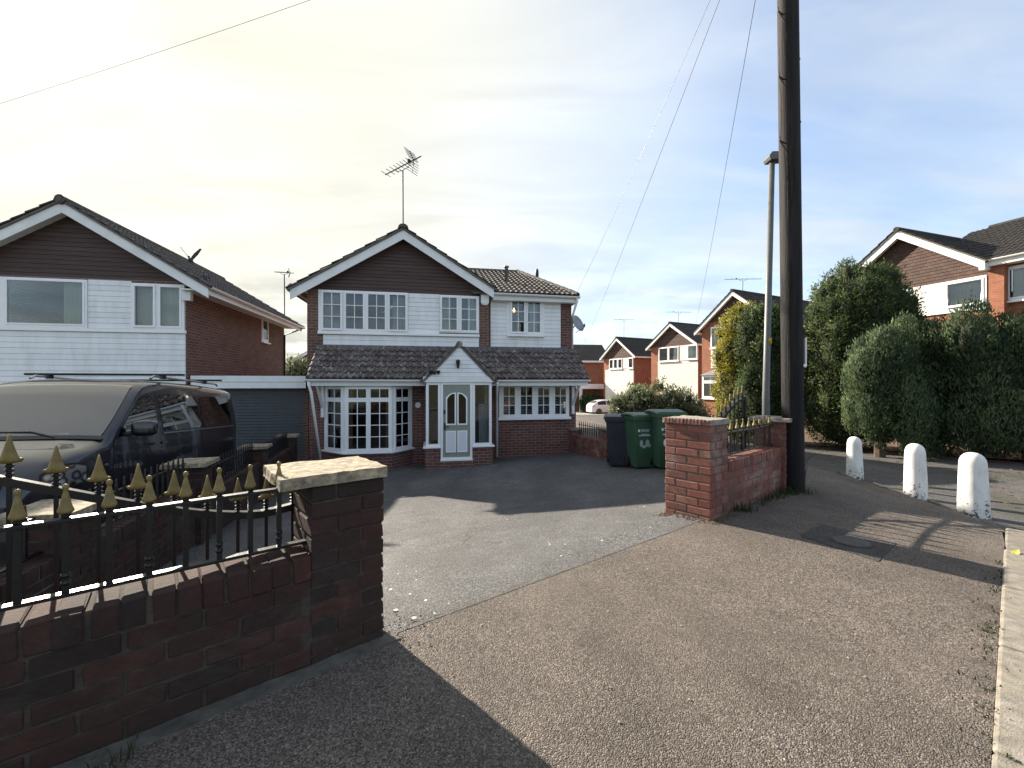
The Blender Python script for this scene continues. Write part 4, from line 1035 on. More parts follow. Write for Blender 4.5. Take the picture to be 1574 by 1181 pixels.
# ------------------------------------------------------------------ left neighbour
nc = FH.world(FH.X(287), 0)
FN = Frame(nc.x, nc.y, TH, -1.05)
nb = thing('neighbour_house', 'white clad house with brown gable behind the parked van', 'house', nc, TH)
nax, naz = FN.loc(95, 309, -0.30)
ner = FN.loc(318, 440, -0.30)
nsl = (naz - ner[1]) / (ner[0] - nax); nhalf = ner[0] - nax
nxl = 2 * nax                                       # left wall, mirrored about the apex
ND = 6.9
# find house depth from the far corner of the side wall
best = None
for i in range(300):
    yy = 2 + i * 0.04; w = FN.world(0, yy)
    px = CX + FPX * w.x / w.y
    if best is None or abs(px - 437) < best[0]: best = (abs(px - 437), yy)
ND = best[1]
nb_zh = FN.Zp(140, 430); nb_zs = FN.Zp(140, 505)
wa = FN.rect(2, 429, 136, 505); wb = FN.rect(203, 435, 286, 505)
wa = (wa[0], wa[1], nb_zs, nb_zh - 0.02); wb = (wb[0], -0.03, nb_zs, nb_zh - 0.05)
nez = naz - nsl * nhalf
MB().plate(nxl, 0, -0.5, nb_zh + 0.03, [(wa[0] + ins, wa[1] - ins, wa[2] + ins, wa[3] - ins), (wb[0] + ins, wb[1] - ins, wb[2] + ins, wb[3] - ins)], 0, 0.22).build('wall', 'brickwork_brown', nb)
MB().prism_y([(nxl, nb_zh + 0.03), (0, nb_zh + 0.03), (0, nez + 0.05), (nax, naz - 0.16), (nxl, nez + 0.05)], 0.03, 0.2).build('wall', 'dark_gap', nb)
def clipn(z):
    h_ = (naz - 0.16 - z) / nsl; return max(nxl, nax - h_), min(0.0, nax + h_)
boards(nb, nxl, 0, nb_zh + 0.01, naz - 0.2, 0.03, 0.105, 'brown_board', name='gable_board', t=0.028, clip=clipn)
MB().box(-0.2, 0, 0.222, ND, -0.5, nez + 0.15).build('wall', 'brickwork_brown', nb)
MB().box(nxl, nxl + 0.2, 0.222, ND, -0.5, nez + 0.15).build('wall', 'brickwork_brown', nb)
MB().box(nxl + 0.202, -0.202, ND - 0.2, ND, -0.5, nez + 0.15).build('wall', 'brickwork_brown', nb)
MB().prism_y([(nxl, nez + 0.15), (0, nez + 0.15), (nax, naz - 0.16)], ND - 0.19, ND - 0.02).build('wall', 'brickwork_brown', nb)
MB().box(nxl + 0.21, -0.21, 0.23, ND - 0.21, nb_zs - 0.75, nb_zs - 0.63).build('floor_slab', 'interior', nb)
MB().box(nxl + 0.21, -0.21, 3.0, 3.1, nb_zs - 0.62, nb_zh).build('partition', 'interior', nb)
boards(nb, nxl, -0.02, 0.2, nb_zs - 0.09, -0.002, 0.135, 'white_board')
MB().box(nxl, 0.0, -0.07, 0.0, nb_zs - 0.085, nb_zs - 0.004).build('sill', 'white_upvc', nb, bevel=0.006)
boards(nb, wa[1] + 0.005, wb[0] - 0.005, nb_zs + 0.002, nb_zh, -0.002, 0.135, 'white_board')
boards(nb, nxl, wa[0] - 0.06, nb_zs + 0.002, nb_zh, -0.002, 0.135, 'white_board')
make_window(nb, wa[0], -0.05, wa[2], 0, wa[1] - wa[0], wa[3] - wa[2], [(0.13, wa[1] - wa[0] - 0.05, 0.06, wa[3] - wa[2] - 0.04, 1, 1)], sill=0, cas=0.03,
            curtain=[(1.15, wa[1] - wa[0] - 0.06, 'curtain_cream')])
ww = wb[1] - wb[0]; hh = wb[3] - wb[2]
make_window(nb, wb[0], -0.05, wb[2], 0, ww, hh, [(0.06, ww * 0.46, 0.05, hh - 0.04, 1, 1, 0.015), (ww * 0.52, ww - 0.06, 0.05, hh - 0.04, 1, 1)], sill=0, cas=0.04,
            curtain=[(0.06, ww - 0.06, 'curtain_cream')])
for sgn in (-1, 1):
    ex_ = nax + sgn * (nhalf + 0.10); ez_ = naz - nsl * (nhalf + 0.10)
    q = [(ex_, -0.34, ez_ + 0.03), (nax, -0.34, naz + 0.03), (nax, ND + 0.3, naz + 0.03), (ex_, ND + 0.3, ez_ + 0.03)]
    if sgn > 0: q = [q[1], q[0], q[3], q[2]]
    rf = MB().slab(q, 0.05).build('roof', 'roof_felt', nb)
    g_ = math.hypot(nhalf + 0.1, ez_ - naz); ct = (nhalf + 0.1) / g_; st = (naz - ez_) / g_
    tile_field(rf, (ex_, -0.36 if sgn > 0 else ND + 0.3, ez_ + 0.03), (0, sgn, 0), (-sgn * ct, 0, st), ND + 0.66, g_, 0.30, 0.32, 'tile_grey', n=3)
    bargeboard(nb, nax + sgn * (nhalf + 0.03), naz - nsl * (nhalf + 0.03), nax, naz, 0.27, -0.305, -0.28)
    MB().slab([(nax, -0.278, naz - 0.17), (nax + sgn * nhalf, -0.278, naz - 0.17 - nsl * nhalf), (nax + sgn * nhalf, 0.02, naz - 0.17 - nsl * nhalf), (nax, 0.02, naz - 0.17)], 0.012).build('soffit', 'white_paint', nb)
m = MB().tube([(nax, -0.37, naz + 0.02), (nax, ND + 0.3, naz + 0.02)], 0.11, 10); m.build('ridge_tiles', 'tile_grey', nb)
MB().box(0.0, ner[0] + 0.02, -0.27, ND + 0.2, nez - 0.10, nez - 0.07).build('soffit', 'white_paint', nb)
MB().box(ner[0] + 0.0, ner[0] + 0.025, -0.27, ND + 0.2, nez - 0.20, nez - 0.01).build('fascia', 'white_paint', nb)
gutter(nb, (ner[0] + 0.09, -0.33, nez - 0.02), (ner[0] + 0.09, ND + 0.3, nez - 0.04))
MB().box(-0.05, 0.14, -0.12, 0.0, nez - 0.33, nez - 0.11).build('corner_box', 'white_paint', nb)
m = MB().tube([(ner[0] + 0.09, ND + 0.1, nez - 0.08), (0.05, ND - 0.1, nez - 0.4), (0.05, ND - 0.1, -0.3)], 0.034, 8); m.build('downpipe', 'plastic_black', nb)
# slim side window
for i in range(300):
    yy = 2 + i * 0.04; w = FN.world(0, yy)
    if CX + FPX * w.x / w.y > 405.5: break
sy = yy; w = FN.world(0, sy); zs0 = CH - (526 - CY) / FPX * w.y - FN.zb; zs1 = CH - (485 - CY) / FPX * w.y - FN.zb
make_window(nb, 0.012, sy - 0.25, zs0, R(90), 0.62, zs1 - zs0, [(0.05, 0.57, 0.05, zs1 - zs0 - 0.05, 1, 1)], sill=0.05, depth=0.012)

# ------------------------------------------------------------------ linking garage
gx0, gx1 = 0.06, FN.X(471.5)
YGA = 0.35
gar = thing('linked_garage', 'flat roofed garage with grey roller door between the two houses', 'garage', nc, TH)
zf0, zf1 = FN.Zp(400, 597, YGA - 0.25), FN.Zp(400, 577, YGA - 0.25)
for i in range(2):
    hgt_ = (zf1 - zf0 - 0.01) / 2
    MB().box(gx0, gx1 - 0.04, YGA - 0.30 - i * 0.008, YGA - 0.27, zf0 + i * hgt_, zf0 + (i + 1) * hgt_ - 0.008).build('fascia_board', 'white_paint', gar)
MB().box(gx0, gx1 - 0.04, YGA - 0.268, 6.5, zf1 - 0.12, zf1 - 0.012).build('roof', 'roof_felt', gar)
dxl, dxr = FN.X(335, YGA), FN.X(466, YGA)
MB().plate(gx0, gx1 - 0.06, -0.4, zf1 - 0.125, [(dxl, dxr, -0.4 + 0.001, zf0 + 0.05)], YGA, YGA + 0.2).build('wall', 'brickwork_brown', gar)
dr_ = MB(); zz = -0.3
while zz < zf0 + 0.05:
    dr_.prism_y([(dxl, zz), (dxr, zz), (dxr, zz + 0.07), (dxl, zz + 0.07)], YGA + 0.05, YGA + 0.09)
    dr_.prism_y([(dxl, zz + 0.0705), (dxr, zz + 0.0705), (dxr, zz + 0.0795), (dxl, zz + 0.0795)], YGA + 0.085, YGA + 0.09); zz += 0.08
dr_.build('roller_door', 'shutter', gar)
MB().box(gx0, gx0 + 0.15, YGA + 0.202, 6.4, -0.4, zf1 - 0.125).build('wall', 'brickwork_brown', gar)
MB().box(gx1 - 0.25, gx1 - 0.08, YGA + 0.202, 6.4, -0.4, zf1 - 0.125).build('wall', 'brickwork_brown', gar)

# ------------------------------------------------------------------ generic gabled house for the lane
def gable_house(name, label, apex_px, left_px, d_apex, vx, zg_, L_, mats, roof='tile_dark', group=None, clad='brown_board', side_only=False):
    """gable facade whose apex sits at apex_px, depth d_apex; vx = (x,y) direction along the facade to the viewer's right"""
    ax_ = (apex_px[0] - CX) / FPX * d_apex
    th = math.atan2(vx[1], vx[0])
    F = Frame(ax_, d_apex, th, zg_)
    az_ = F.loc(apex_px[0], apex_px[1])[1]
    lx, lz = F.loc(*left_px); h = -lx; s_ = (az_ - lz) / h
    t = thing(name, label, 'house', F.world(0, 0), th, group)
    return F, t, az_, lz, h, s_

def finish_gable(F, t, az_, lz, h, s_, L_, brick, zh, clad, opens, roof, wallx=None, tw=0.33):
    wx = h - 0.35
    MB().plate(-wx, wx, -0.6, zh, opens, 0.0, 0.2).build('wall', brick, t)
    MB().prism_y([(-wx, zh), (wx, zh), (wx, az_ - 0.15 - s_ * wx), (0, az_ - 0.15), (-wx, az_ - 0.15 - s_ * wx)], 0.02, 0.2).build('wall', 'dark_gap', t)
    def cl(z):
        q = (az_ - 0.15 - z) / s_; return max(-wx, -q), min(wx, q)
    boards(t, -wx, wx, zh, az_ - 0.2, 0.02, 0.12, clad, name='gable_board', t=0.03, clip=cl)
    ze = az_ - s_ * h
    for sx in (-wx, wx - 0.2): MB().box(sx, sx + 0.2, 0.202, L_, -0.6, az_ - 0.15 - s_ * wx).build('wall', brick, t)
    MB().box(-wx + 0.202, wx - 0.202, L_ - 0.2, L_, -0.6, az_ - 0.15 - s_ * wx).build('wall', brick, t)
    MB().prism_y([(-wx, az_ - 0.15 - s_ * wx), (wx, az_ - 0.15 - s_ * wx), (0, az_ - 0.15)], L_ - 0.18, L_ - 0.02).build('wall', brick, t)
    for sgn in (-1, 1):
        q = [(sgn * (h + .08), -0.34, ze - .08 * s_ + .03), (0, -0.34, az_ + .03), (0, L_ + .2, az_ + .03), (sgn * (h + .08), L_ + .2, ze - .08 * s_ + .03)]
        if sgn > 0: q = [q[1], q[0], q[3], q[2]]
        rf = MB().slab(q, 0.05).build('roof', 'roof_felt', t)
        g_ = math.hypot(h + .08, az_ - ze + .08 * s_); ct = (h + .08) / g_; st = (az_ - ze + .08 * s_) / g_
        tile_field(rf, (sgn * (h + .08), -0.36 if sgn > 0 else L_ + .2, ze - .08 * s_ + .03), (0, sgn, 0), (-sgn * ct, 0, st), L_ + .56, g_, tw, 0.33, roof, n=2)
        bargeboard(t, sgn * (h + .02), ze - .02 * s_, 0, az_, 0.27, -0.31, -0.28)
        MB().slab([(0, -0.278, az_ - .17), (sgn * h, -0.278, ze - .17), (sgn * h, 0.02, ze - .17), (0, 0.02, az_ - .17)], 0.012).build('soffit', 'white_paint', t)
        MB().box(min(sgn * wx, sgn * (h + .03)), max(sgn * wx, sgn * (h + .03)), -0.27, L_ + .1, ze - .14, ze - .12).build('soffit', 'white_paint', t)
        MB().box(sgn * (h + .01) - .012, sgn * (h + .01) + .012, -0.27, L_ + .1, ze - .22, ze - .05).build('fascia', 'white_paint', t)
    m = MB().tube([(0, -0.36, az_ + .03), (0, L_ + .2, az_ + .03)], 0.10, 8); m.build('ridge_tiles', roof, t)

VX = Vector((0.46, -0.888))
# ---- house with conservatory style bay, half hidden by the sunlit conifer (nearest along the lane)
F3, t3, az3, lz3, h3, s3 = gable_house('lane_house', 'house with white framed square bay beside the sunlit conifer', (1130, 448), (1072, 510), 26.0, VX, -1.05, 8, None)
zh3 = F3.Zp(1100, 495)
a = F3.rect(1093, 502, 1150, 535); a = (a[0], a[1], F3.Zp(1096, 536), F3.Zp(1096, 503))
finish_gable(F3, t3, az3, lz3, h3, s3, 8, 'brickwork_orange', zh3, 'brown_board', [(a[0] + .05, a[1] - .05, a[2] + .05, a[3] - .05)], 'tile_dark')
wl3 = a[1] - a[0]
make_window(t3, a[0], -0.05, a[2], 0, wl3, a[3] - a[2], [(0.06, wl3 * .3, 0.06, a[3] - a[2] - .06, 1, 1), (wl3 * .34, wl3 - .06, 0.06, a[3] - a[2] - .06, 1, 1)], sill=0.05, curtain=[(0.1, wl3 * .3, 'blind_white')])
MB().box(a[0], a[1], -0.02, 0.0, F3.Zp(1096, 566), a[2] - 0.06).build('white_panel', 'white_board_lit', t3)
# square bay
b_ = F3.rect(1079, 578, 1113, 612, -0.9); bx0_, bx1_ = b_[0], b_[1] + 1.0
zb0, zb1 = F3.Zp(1095, 613, -0.9), F3.Zp(1095, 577, -0.9)
MB().box(bx0_ + .02, bx1_ - .02, -0.88, -0.002, -0.6, zb0 - 0.06).build('bay_base', 'brickwork_orange', t3)
bw_ = bx1_ - bx0_
make_window(t3, bx0_, -0.9, zb0, 0, bw_, zb1 - zb0, [(0.10, bw_ * .5, 0.10, (zb1 - zb0) * .68, 1, 1), (0.10, bw_ * .5, (zb1 - zb0) * .75, (zb1 - zb0) - .08, 1, 1), (bw_ * .54, bw_ - .1, 0.10, (zb1 - zb0) - .08, 1, 1)], sill=0.06, name='bay_window', curtain=[(0.1, 0.4, 'curtain_grey')])
make_window(t3, bx0_ + 0.001, -0.005, zb0, R(-90), 0.82, zb1 - zb0, [(0.08, 0.74, 0.10, (zb1 - zb0) - .08, 1, 1)], sill=0, name='bay_window')
MB().add([(bx0_ - .1, -1.0, zb1 + .01), (bx1_ + .1, -1.0, zb1 + .01), (bx1_ - .25, 0, zb1 + .42), (bx0_ + .25, 0, zb1 + .42), (bx0_ - .1, 0, zb1 + .01), (bx1_ + .1, 0, zb1 + .01)], [(0, 1, 2, 3), (0, 3, 4), (1, 5, 2), (0, 4, 5, 1)]).build('bay_roof', 'galvanised', t3)
# ---- middle house of the lane
F2, t2, az2, lz2, h2, s2 = gable_house('lane_house', 'gabled house with blank white front behind the grey leafed shrub', (1033, 497), (996.5, 535), 36.0, VX, -1.45, 8, None)
zh2 = F2.Zp(1045, 530.5)
wA = F2.rect(1013, 533, 1044, 555.5); wB = F2.rect(1057, 531, 1073, 553)
z0_, z1_ = F2.Zp(1043, 555), F2.Zp(1043, 532)
wA = (wA[0], wA[1], z0_, z1_); wB = (wB[0], wB[1], z0_ + .05, z1_)
finish_gable(F2, t2, az2, lz2, h2, s2, 8, 'brickwork_orange', zh2, 'brown_tilehang', [(w[0] + .06, w[1] - .06, w[2] + .06, w[3] - .06) for w in (wA, wB)], 'tile_dark')
for w, k in ((wA, 2), (wB, 1)):
    ww, hh = w[1] - w[0], w[3] - w[2]
    make_window(t2, w[0], -0.06, w[2], 0, ww, hh, [(ww * i / k + .06, ww * (i + 1) / k - .06, .06, hh - .06, 1, 1) for i in range(k)], sill=0.05, curtain=[(.05, ww * .4, 'blind_white')])
xa2, xb2 = F2.X(1011.5), F2.X(1073)
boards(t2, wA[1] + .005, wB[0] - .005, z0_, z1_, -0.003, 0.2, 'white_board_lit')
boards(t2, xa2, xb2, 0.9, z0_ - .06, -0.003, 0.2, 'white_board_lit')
# ---- further house of the lane
F1, t1, az1, lz1, h1, s1 = gable_house('lane_house', 'furthest gabled house with boarded white front by the parked white cars', (950.5, 519.5), (925, 551), 44.0, VX, -1.75, 8, None)
zh1 = F1.Zp(957, 550)
wA = F1.rect(937, 551, 957, 567); wB = F1.rect(966, 549, 976, 566)
z0_, z1_ = F1.Zp(955, 567), F1.Zp(955, 551)
wA = (wA[0], wA[1], z0_, z1_); wB = (wB[0], min(wB[1], h1 - .45), z0_, z1_)
finish_gable(F1, t1, az1, lz1, h1, s1, 8, 'brickwork_orange', zh1, 'brown_tilehang', [(w[0] + .06, w[1] - .06, w[2] + .06, w[3] - .06) for w in (wA, wB)], 'tile_dark')
for w, k in ((wA, 3), (wB, 1)):
    ww, hh = w[1] - w[0], w[3] - w[2]
    make_window(t1, w[0], -0.06, w[2], 0, ww, hh, [(ww * i / k + .06, ww * (i + 1) / k - .06, .06, hh - .06, 1, 1) for i in range(k)], sill=0.05, curtain=[(.05, ww * .4, 'blind_white')])
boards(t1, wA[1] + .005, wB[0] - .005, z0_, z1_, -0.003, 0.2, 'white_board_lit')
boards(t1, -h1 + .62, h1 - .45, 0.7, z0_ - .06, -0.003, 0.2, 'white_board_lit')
# ---- long low house seen from its eaves side, behind the dish
t0w = Vector(((877 - CX) / FPX * 50, 50.0))
F0 = Frame(t0w.x, t0w.y, R(6), -1.9)
t0 = thing('lane_house', 'long brick house seen side on beyond the satellite dish', 'house', F0.world(0, 0), R(6))
x0_, x1_ = F0.X(845), F0.X(934)
ze0, zr0 = F0.Zp(905, 554), F0.Zp(905, 530, 3.2)
MB().box(x0_, x1_ - .2, 0, 6.4, -0.6, ze0).build('wall', 'brickwork_orange', t0)
rf = MB().slab([(x0_, -.35, ze0 - .05), (x1_ + .3, -.35, ze0 - .05), (x1_ + .3, 3.2, zr0), (x0_, 3.2, zr0)], .08).build('roof', 'roof_felt', t0)
MB().slab([(x1_ + .3, 6.75, ze0 - .05), (x0_, 6.75, ze0 - .05), (x0_, 3.2, zr0), (x1_ + .3, 3.2, zr0)], .08).build('roof', 'roof_felt', t0)
tile_field(rf, (x0_, -.38, ze0 - .05), (1, 0, 0), (0, 3.55, zr0 - ze0 + .05), x1_ - x0_ + .3, math.hypot(3.55, zr0 - ze0), .4, .34, 'tile_dark', n=2)
MB().box(x0_, x1_ + .28, -.36, -.33, ze0 - .28, ze0 - .06).build('fascia', 'white_paint', t0)
zfp0, zfp1 = F0.Zp(905, 598, -2.5), F0.Zp(905, 590.5, -2.5)
MB().box(x0_, F0.X(933, -2.5), -2.5, -.002, zfp0, zfp1).build('carport_roof', 'white_paint', t0)
for x_ in (F0.X(893, -2.4), F0.X(931, -2.4)): MB().box(x_ - .15, x_ + .15, -2.45, -2.2, -0.6, zfp0 - .002).build('carport_post', 'white_paint', t0)
# ---- red roofed house seen in the gap over the garage
pb_ = Vector(((455 - CX) / FPX * 34, 34.0)); FB = Frame(pb_.x, pb_.y, TH, -1.9)
tb = thing('rear_house', 'distant red roofed house with white bargeboard seen over the garage', 'house', FB.world(0, 0), TH)
bxp, bzp = FB.loc(476, 541); elx, elz = FB.loc(447, 556)
MB().prism_y([(elx + .3, -0.6), (bxp + 2.6, -0.6), (bxp + 2.6, elz), (bxp, bzp - .2), (elx + .3, elz - .05)], 0, 6).build('wall', 'brickwork_orange', tb)
for s_, e_ in ((-1, (elx, elz)), (1, (2 * bxp - elx, elz))):
    q = [(e_[0], -.3, e_[1] + .1), (bxp, -.3, bzp + .1), (bxp, 6.2, bzp + .1), (e_[0], 6.2, e_[1] + .1)]
    if s_ > 0: q = [q[1], q[0], q[3], q[2]]
    MB().slab(q, .1).build('roof', 'brown_tilehang', tb)
    bargeboard(tb, e_[0], e_[1] + .06, bxp, bzp + .06, .25, -.34, -.31)

# ------------------------------------------------------------------ house on the right, above the hedge
Q_ = Vector(((1520 - CX) / FPX * 13.5, 13.5)); Pq = Vector(((1387 - CX) / FPX * 15.7, 15.7))
vx = (Q_ - Pq).normalized(); thr = math.atan2(vx.y, vx.x)
FR = Frame(Pq.x, Pq.y, thr, -0.7)
tr_ = thing('corner_house', 'brick house with tile hung gable and solar panel above the dark hedge', 'house', FR.world(0, 0), thr)
azr = FR.loc(1387, 356)[1]; rxr, rzr = FR.loc(1521, 401); hr = rxr; sr = (azr - rzr) / hr
zhr = FR.Zp(1460, 432); zsr = FR.Zp(1460, 478)
wx = hr - .30; wxr = hr - .02
r1 = (FR.X(1380), FR.X(1402), zsr, zhr); r2 = (FR.X(1452), FR.X(1517), zsr, zhr - .02)
r2 = (r2[0], wxr - .03, r2[2], r2[3])
MB().plate(-wx, wxr, -.6, zhr, [(r[0] + .05, r[1] - .05, r[2] + .05, r[3] - .05) for r in (r1, r2)], 0, .2).build('wall', 'brickwork_orange', tr_)
MB().prism_y([(-wx, zhr), (wxr, zhr), (wxr, azr - .15 - sr * wxr), (0, azr - .15), (-wx, azr - .15 - sr * wx)], .02, .2).build('wall', 'dark_gap', tr_)
# hung tiles: each its own piece, in staggered courses
tt = MB().add([(0, -.022, 0), (.158, -.022, 0), (.158, 0, 0), (0, 0, 0), (0, -.006, .14), (.158, -.006, .14), (.158, 0, .14), (0, 0, .14)], [(3, 2, 1, 0), (0, 1, 5, 4), (1, 2, 6, 5), (2, 3, 7, 6), (3, 0, 4, 7), (4, 5, 6, 7)]).mesh('hung_tile')
zz = zhr; row = 0; nt = 0
while zz < azr - .35:
    q = (azr - .17 - zz - .11) / sr; a_, b_ = max(-wx, -q), min(wxr, q)
    x_ = a_ - (.08 if row % 2 else 0)
    while x_ < b_ - .05 and nt < 298:
        if x_ >= a_ - .001 and x_ + .16 <= b_ + .03:
            obj('hung_tile', tt, 'brown_tilehang', tr_, (x_, .018 - random.uniform(0, .004), zz)); nt += 1
        x_ += .162
    zz += .112; row += 1
hh = r1[3] - r1[2]
make_window(tr_, r1[0], -.05, r1[2], 0, r1[1] - r1[0], hh, [(.06, r1[1] - r1[0] - .06, .06, hh - .06, 1, 1)], sill=.05, curtain=[(.06, r1[1] - r1[0] - .06, 'blind_white')])
MB().box(r1[1] + .01, r2[0] - .01, -.03, -.001, zsr + .06, zhr - .01).build('infill_panel', 'white_board_lit', tr_)
MB().box(r1[0], r2[1], -.06, -.002, zsr - .08, zsr + .05).build('sill', 'white_upvc', tr_)
w_ = r2[1] - r2[0]
wo = make_window(tr_, r2[0], -.05, r2[2] + .06, 0, w_, hh - .08, [(.06, w_ - .07, .06, hh - .15, 1, 1)], sill=0, curtain=[(.06, w_ - .06, 'blind_white')])
MB().plate(.05, w_ - .06, .02, hh - .14, [(.12, w_ - .13, .09, hh - .21)], -.05, -.02).build('open_sash', 'white_upvc', wo, (0, -.01, 0), rot=(R(-9), 0, 0))
# side wall to the right, and walls behind
LR = 7.0
wr3 = FR.X(1546, .25)
r3 = (wr3, wr3 + 1.6, zsr + .1, zhr + .15)
MB().box(wxr + .002, FR.X(1543.5, -.03), -.03, .248, -.6, rzr - .13).build('wall', 'brickwork_orange', tr_)
MB().plate(wxr + .002, wx + 5.2, -.6, rzr - .05, [(r3[0] + .05, r3[1] - .05, r3[2] + .05, r3[3] - .05)], .25, .45).build('wall', 'brickwork_orange', tr_)
make_window(tr_, r3[0], .21, r3[2], 0, 1.6, r3[3] - r3[2], [(.06, .5, .06, r3[3] - r3[2] - .06, 1, 1), (.56, 1.54, .06, r3[3] - r3[2] - .06, 1, 1)], sill=.06, curtain=[(.1, .8, 'blind_white')])
MB().box(-wx, -wx + .2, .202, LR, -.6, azr - .2 - sr * wx).build('wall', 'brickwork_orange', tr_)
MB().box(wx + 5.0, wx + 5.2, .452, LR, -.6, rzr - .05).build('wall', 'brickwork_orange', tr_)
MB().box(-wx + .202, wx + 4.998, LR - .2, LR, -.6, rzr - .05).build('wall', 'brickwork_orange', tr_)
zer = azr - sr * hr
for sgn in (-1, 1):
    q = [(sgn * (hr + .08), -.34, zer - .08 * sr + .03), (0, -.34, azr + .03), (0, LR + .2, azr + .03), (sgn * (hr + .08), LR + .2, zer - .08 * sr + .03)]
    if sgn > 0: q = [q[1], q[0], q[3], q[2]]
    rf = MB().slab(q, .05).build('roof', 'roof_felt', tr_)
    g_ = math.hypot(hr + .08, azr - zer + .08 * sr); ct = (hr + .08) / g_; st = (azr - zer + .08 * sr) / g_
    tile_field(rf, (sgn * (hr + .08), -.36 if sgn > 0 else LR + .2, zer - .08 * sr + .03), (0, sgn, 0), (-sgn * ct, 0, st), LR + .56, g_, .3, .33, 'tile_dark', n=3)
    bargeboard(tr_, sgn * (hr + .02), zer - .02 * sr, 0, azr, .29, -.31, -.28)
    MB().slab([(0, -.278, azr - .17), (sgn * hr, -.278, zer - .17), (sgn * hr, .02, zer - .17), (0, .02, azr - .17)], .012).build('soffit', 'white_paint', tr_)
m = MB().tube([(0, -.36, azr + .03), (0, LR + .2, azr + .03)], .10, 8); m.build('ridge_tiles', 'tile_dark', tr_)
# wing roof sloping to the front
yw = 3.6; zw = azr + .25; xw1 = hr + 5.6
wr = MB().slab([(hr - .3, -.15, rzr), (xw1, -.15, rzr), (xw1, yw, zw), (.5, yw, zw)], .06).build('roof', 'roof_felt', tr_)
MB().slab([(xw1, 7.3, rzr), (.5, 7.3, rzr), (.5, yw, zw), (xw1, yw, zw)], .06).build('roof', 'roof_felt', tr_)
uyw = Vector((0, yw + .15, zw - rzr)); hw = uyw.length
tile_field(wr, (.3, -.2, rzr + .005), (1, 0, 0), uyw, xw1 - .3, hw, .3, .33, 'tile_dark', lambda x, y: (x + .3) * sr > azr - (rzr + y / hw * (zw - rzr)) - .1, n=3)
m = MB().tube([(.8, yw, zw + .02), (xw1, yw, zw + .02)], .10, 8); m.build('ridge_tiles', 'tile_dark', tr_)
MB().box(hr + .0, xw1, -.16, -.13, rzr - .20, rzr - .03).build('fascia', 'white_paint', tr_)
MB().box(hr + .0, xw1, -.128, .25, rzr - .20, rzr - .185).build('soffit', 'white_paint', tr_)
gutter(tr_, (hr - .02, -.22, rzr - .0), (xw1, -.22, rzr - .02))
MB().box(wxr - .10, hr + .04, -.30, -.032, rzr - .30, rzr - .10).build('corner_box', 'white_paint', tr_)
so = Vector((hr + .75, .5, rzr + .17)) + uyw.normalized() * .35; uu = uyw.normalized(); nn = Vector((1, 0, 0)).cross(uu)
q = [so, so + Vector((3.2, 0, 0)), so + Vector((3.2, 0, 0)) + uu * 1.65, so + uu * 1.65]
MB().slab([p + nn * .05 for p in q], .035).build('solar_panel', 'solar', tr_)
for k in range(3):
    c = so + Vector((.5 + k, 0, 0)) + uu * .8; MB().box(c.x - .03, c.x + .03, c.y - .03, c.y + .03, c.z - .22, c.z - .01).build('panel_bracket', 'galvanised', tr_)

# ------------------------------------------------------------------ brick garden walls
BM = {}
def brick_mesh(l, w, h, var):
    key = (round(l, 3), round(w, 3), round(h, 3), var)
    if key in BM: return BM[key]
    rr = random.Random(hash(key)); bm = bmesh.new(); bmesh.ops.create_cube(bm, size=1.0)
    for v in bm.verts: v.co = Vector((v.co.x * l, v.co.y * w, v.co.z * h))
    bmesh.ops.bevel(bm, geom=bm.edges[:], offset=0.005, segments=1, affect='EDGES')
    for v in bm.verts: v.co += Vector((rr.uniform(-1, 1), rr.uniform(-1, 1), rr.uniform(-1, 1))) * 0.0026
    me = bpy.data.meshes.new('brick'); bm.to_mesh(me); bm.free(); BM[key] = me; return me
def brick(parent, cx_, cy_, cz, l, w, h, mat, jit=0.0025, name='brick'):
    o = obj(name, brick_mesh(l, w, h, random.randrange(4)), None, parent,
            (cx_ + random.uniform(-jit, jit), cy_ + random.uniform(-jit, jit), cz), rot=(random.uniform(-.008, .008), random.uniform(-.006, .006), random.uniform(-.01, .01)))
    if not o.data.materials: o.data.materials.append(None)
    o.material_slots[0].link = 'OBJECT'; o.material_slots[0].material = MATS[mat]
    return o
B_L, B_W, B_H, B_J = 0.215, 0.1025, 0.065, 0.010
CO = 0.075
def wall_run(parent, x0, x1, z0, courses, mat, thick=0.215, core='mortar', coping=True, cop_jit=0.004, y0=0.0):
    """wall along local x, front face y0, inner face y0+thick"""
    H = courses * CO
    MB().box(x0 - .012, x1 + .012, y0 + .0065, y0 + thick - .0065, z0 - .3, z0 + H + (.09 if coping else 0)).build('mortar', core, parent)
    for c in range(-1, courses):
        x = x0 - (.1125 if c % 2 else 0); z = z0 + c * CO + CO / 2
        while x < x1 - .01:
            a, b = max(x, x0), min(x + B_L, x1)
            if b - a > .04: brick(parent, (a + b) / 2, y0 + thick / 2, z, b - a, thick, B_H, mat)
            x += B_L + B_J
    if coping:
        n = max(1, int((x1 - x0) / .075)); p = (x1 - x0) / n
        for i in range(n):
            brick(parent, x0 + (i + .5) * p, y0 + thick / 2, z0 + H + .052, p - .007, thick + .004, .1025 + random.uniform(-.006, .004), mat, cop_jit, name='coping_brick')
    return z0 + H + (.1035 if coping else 0)
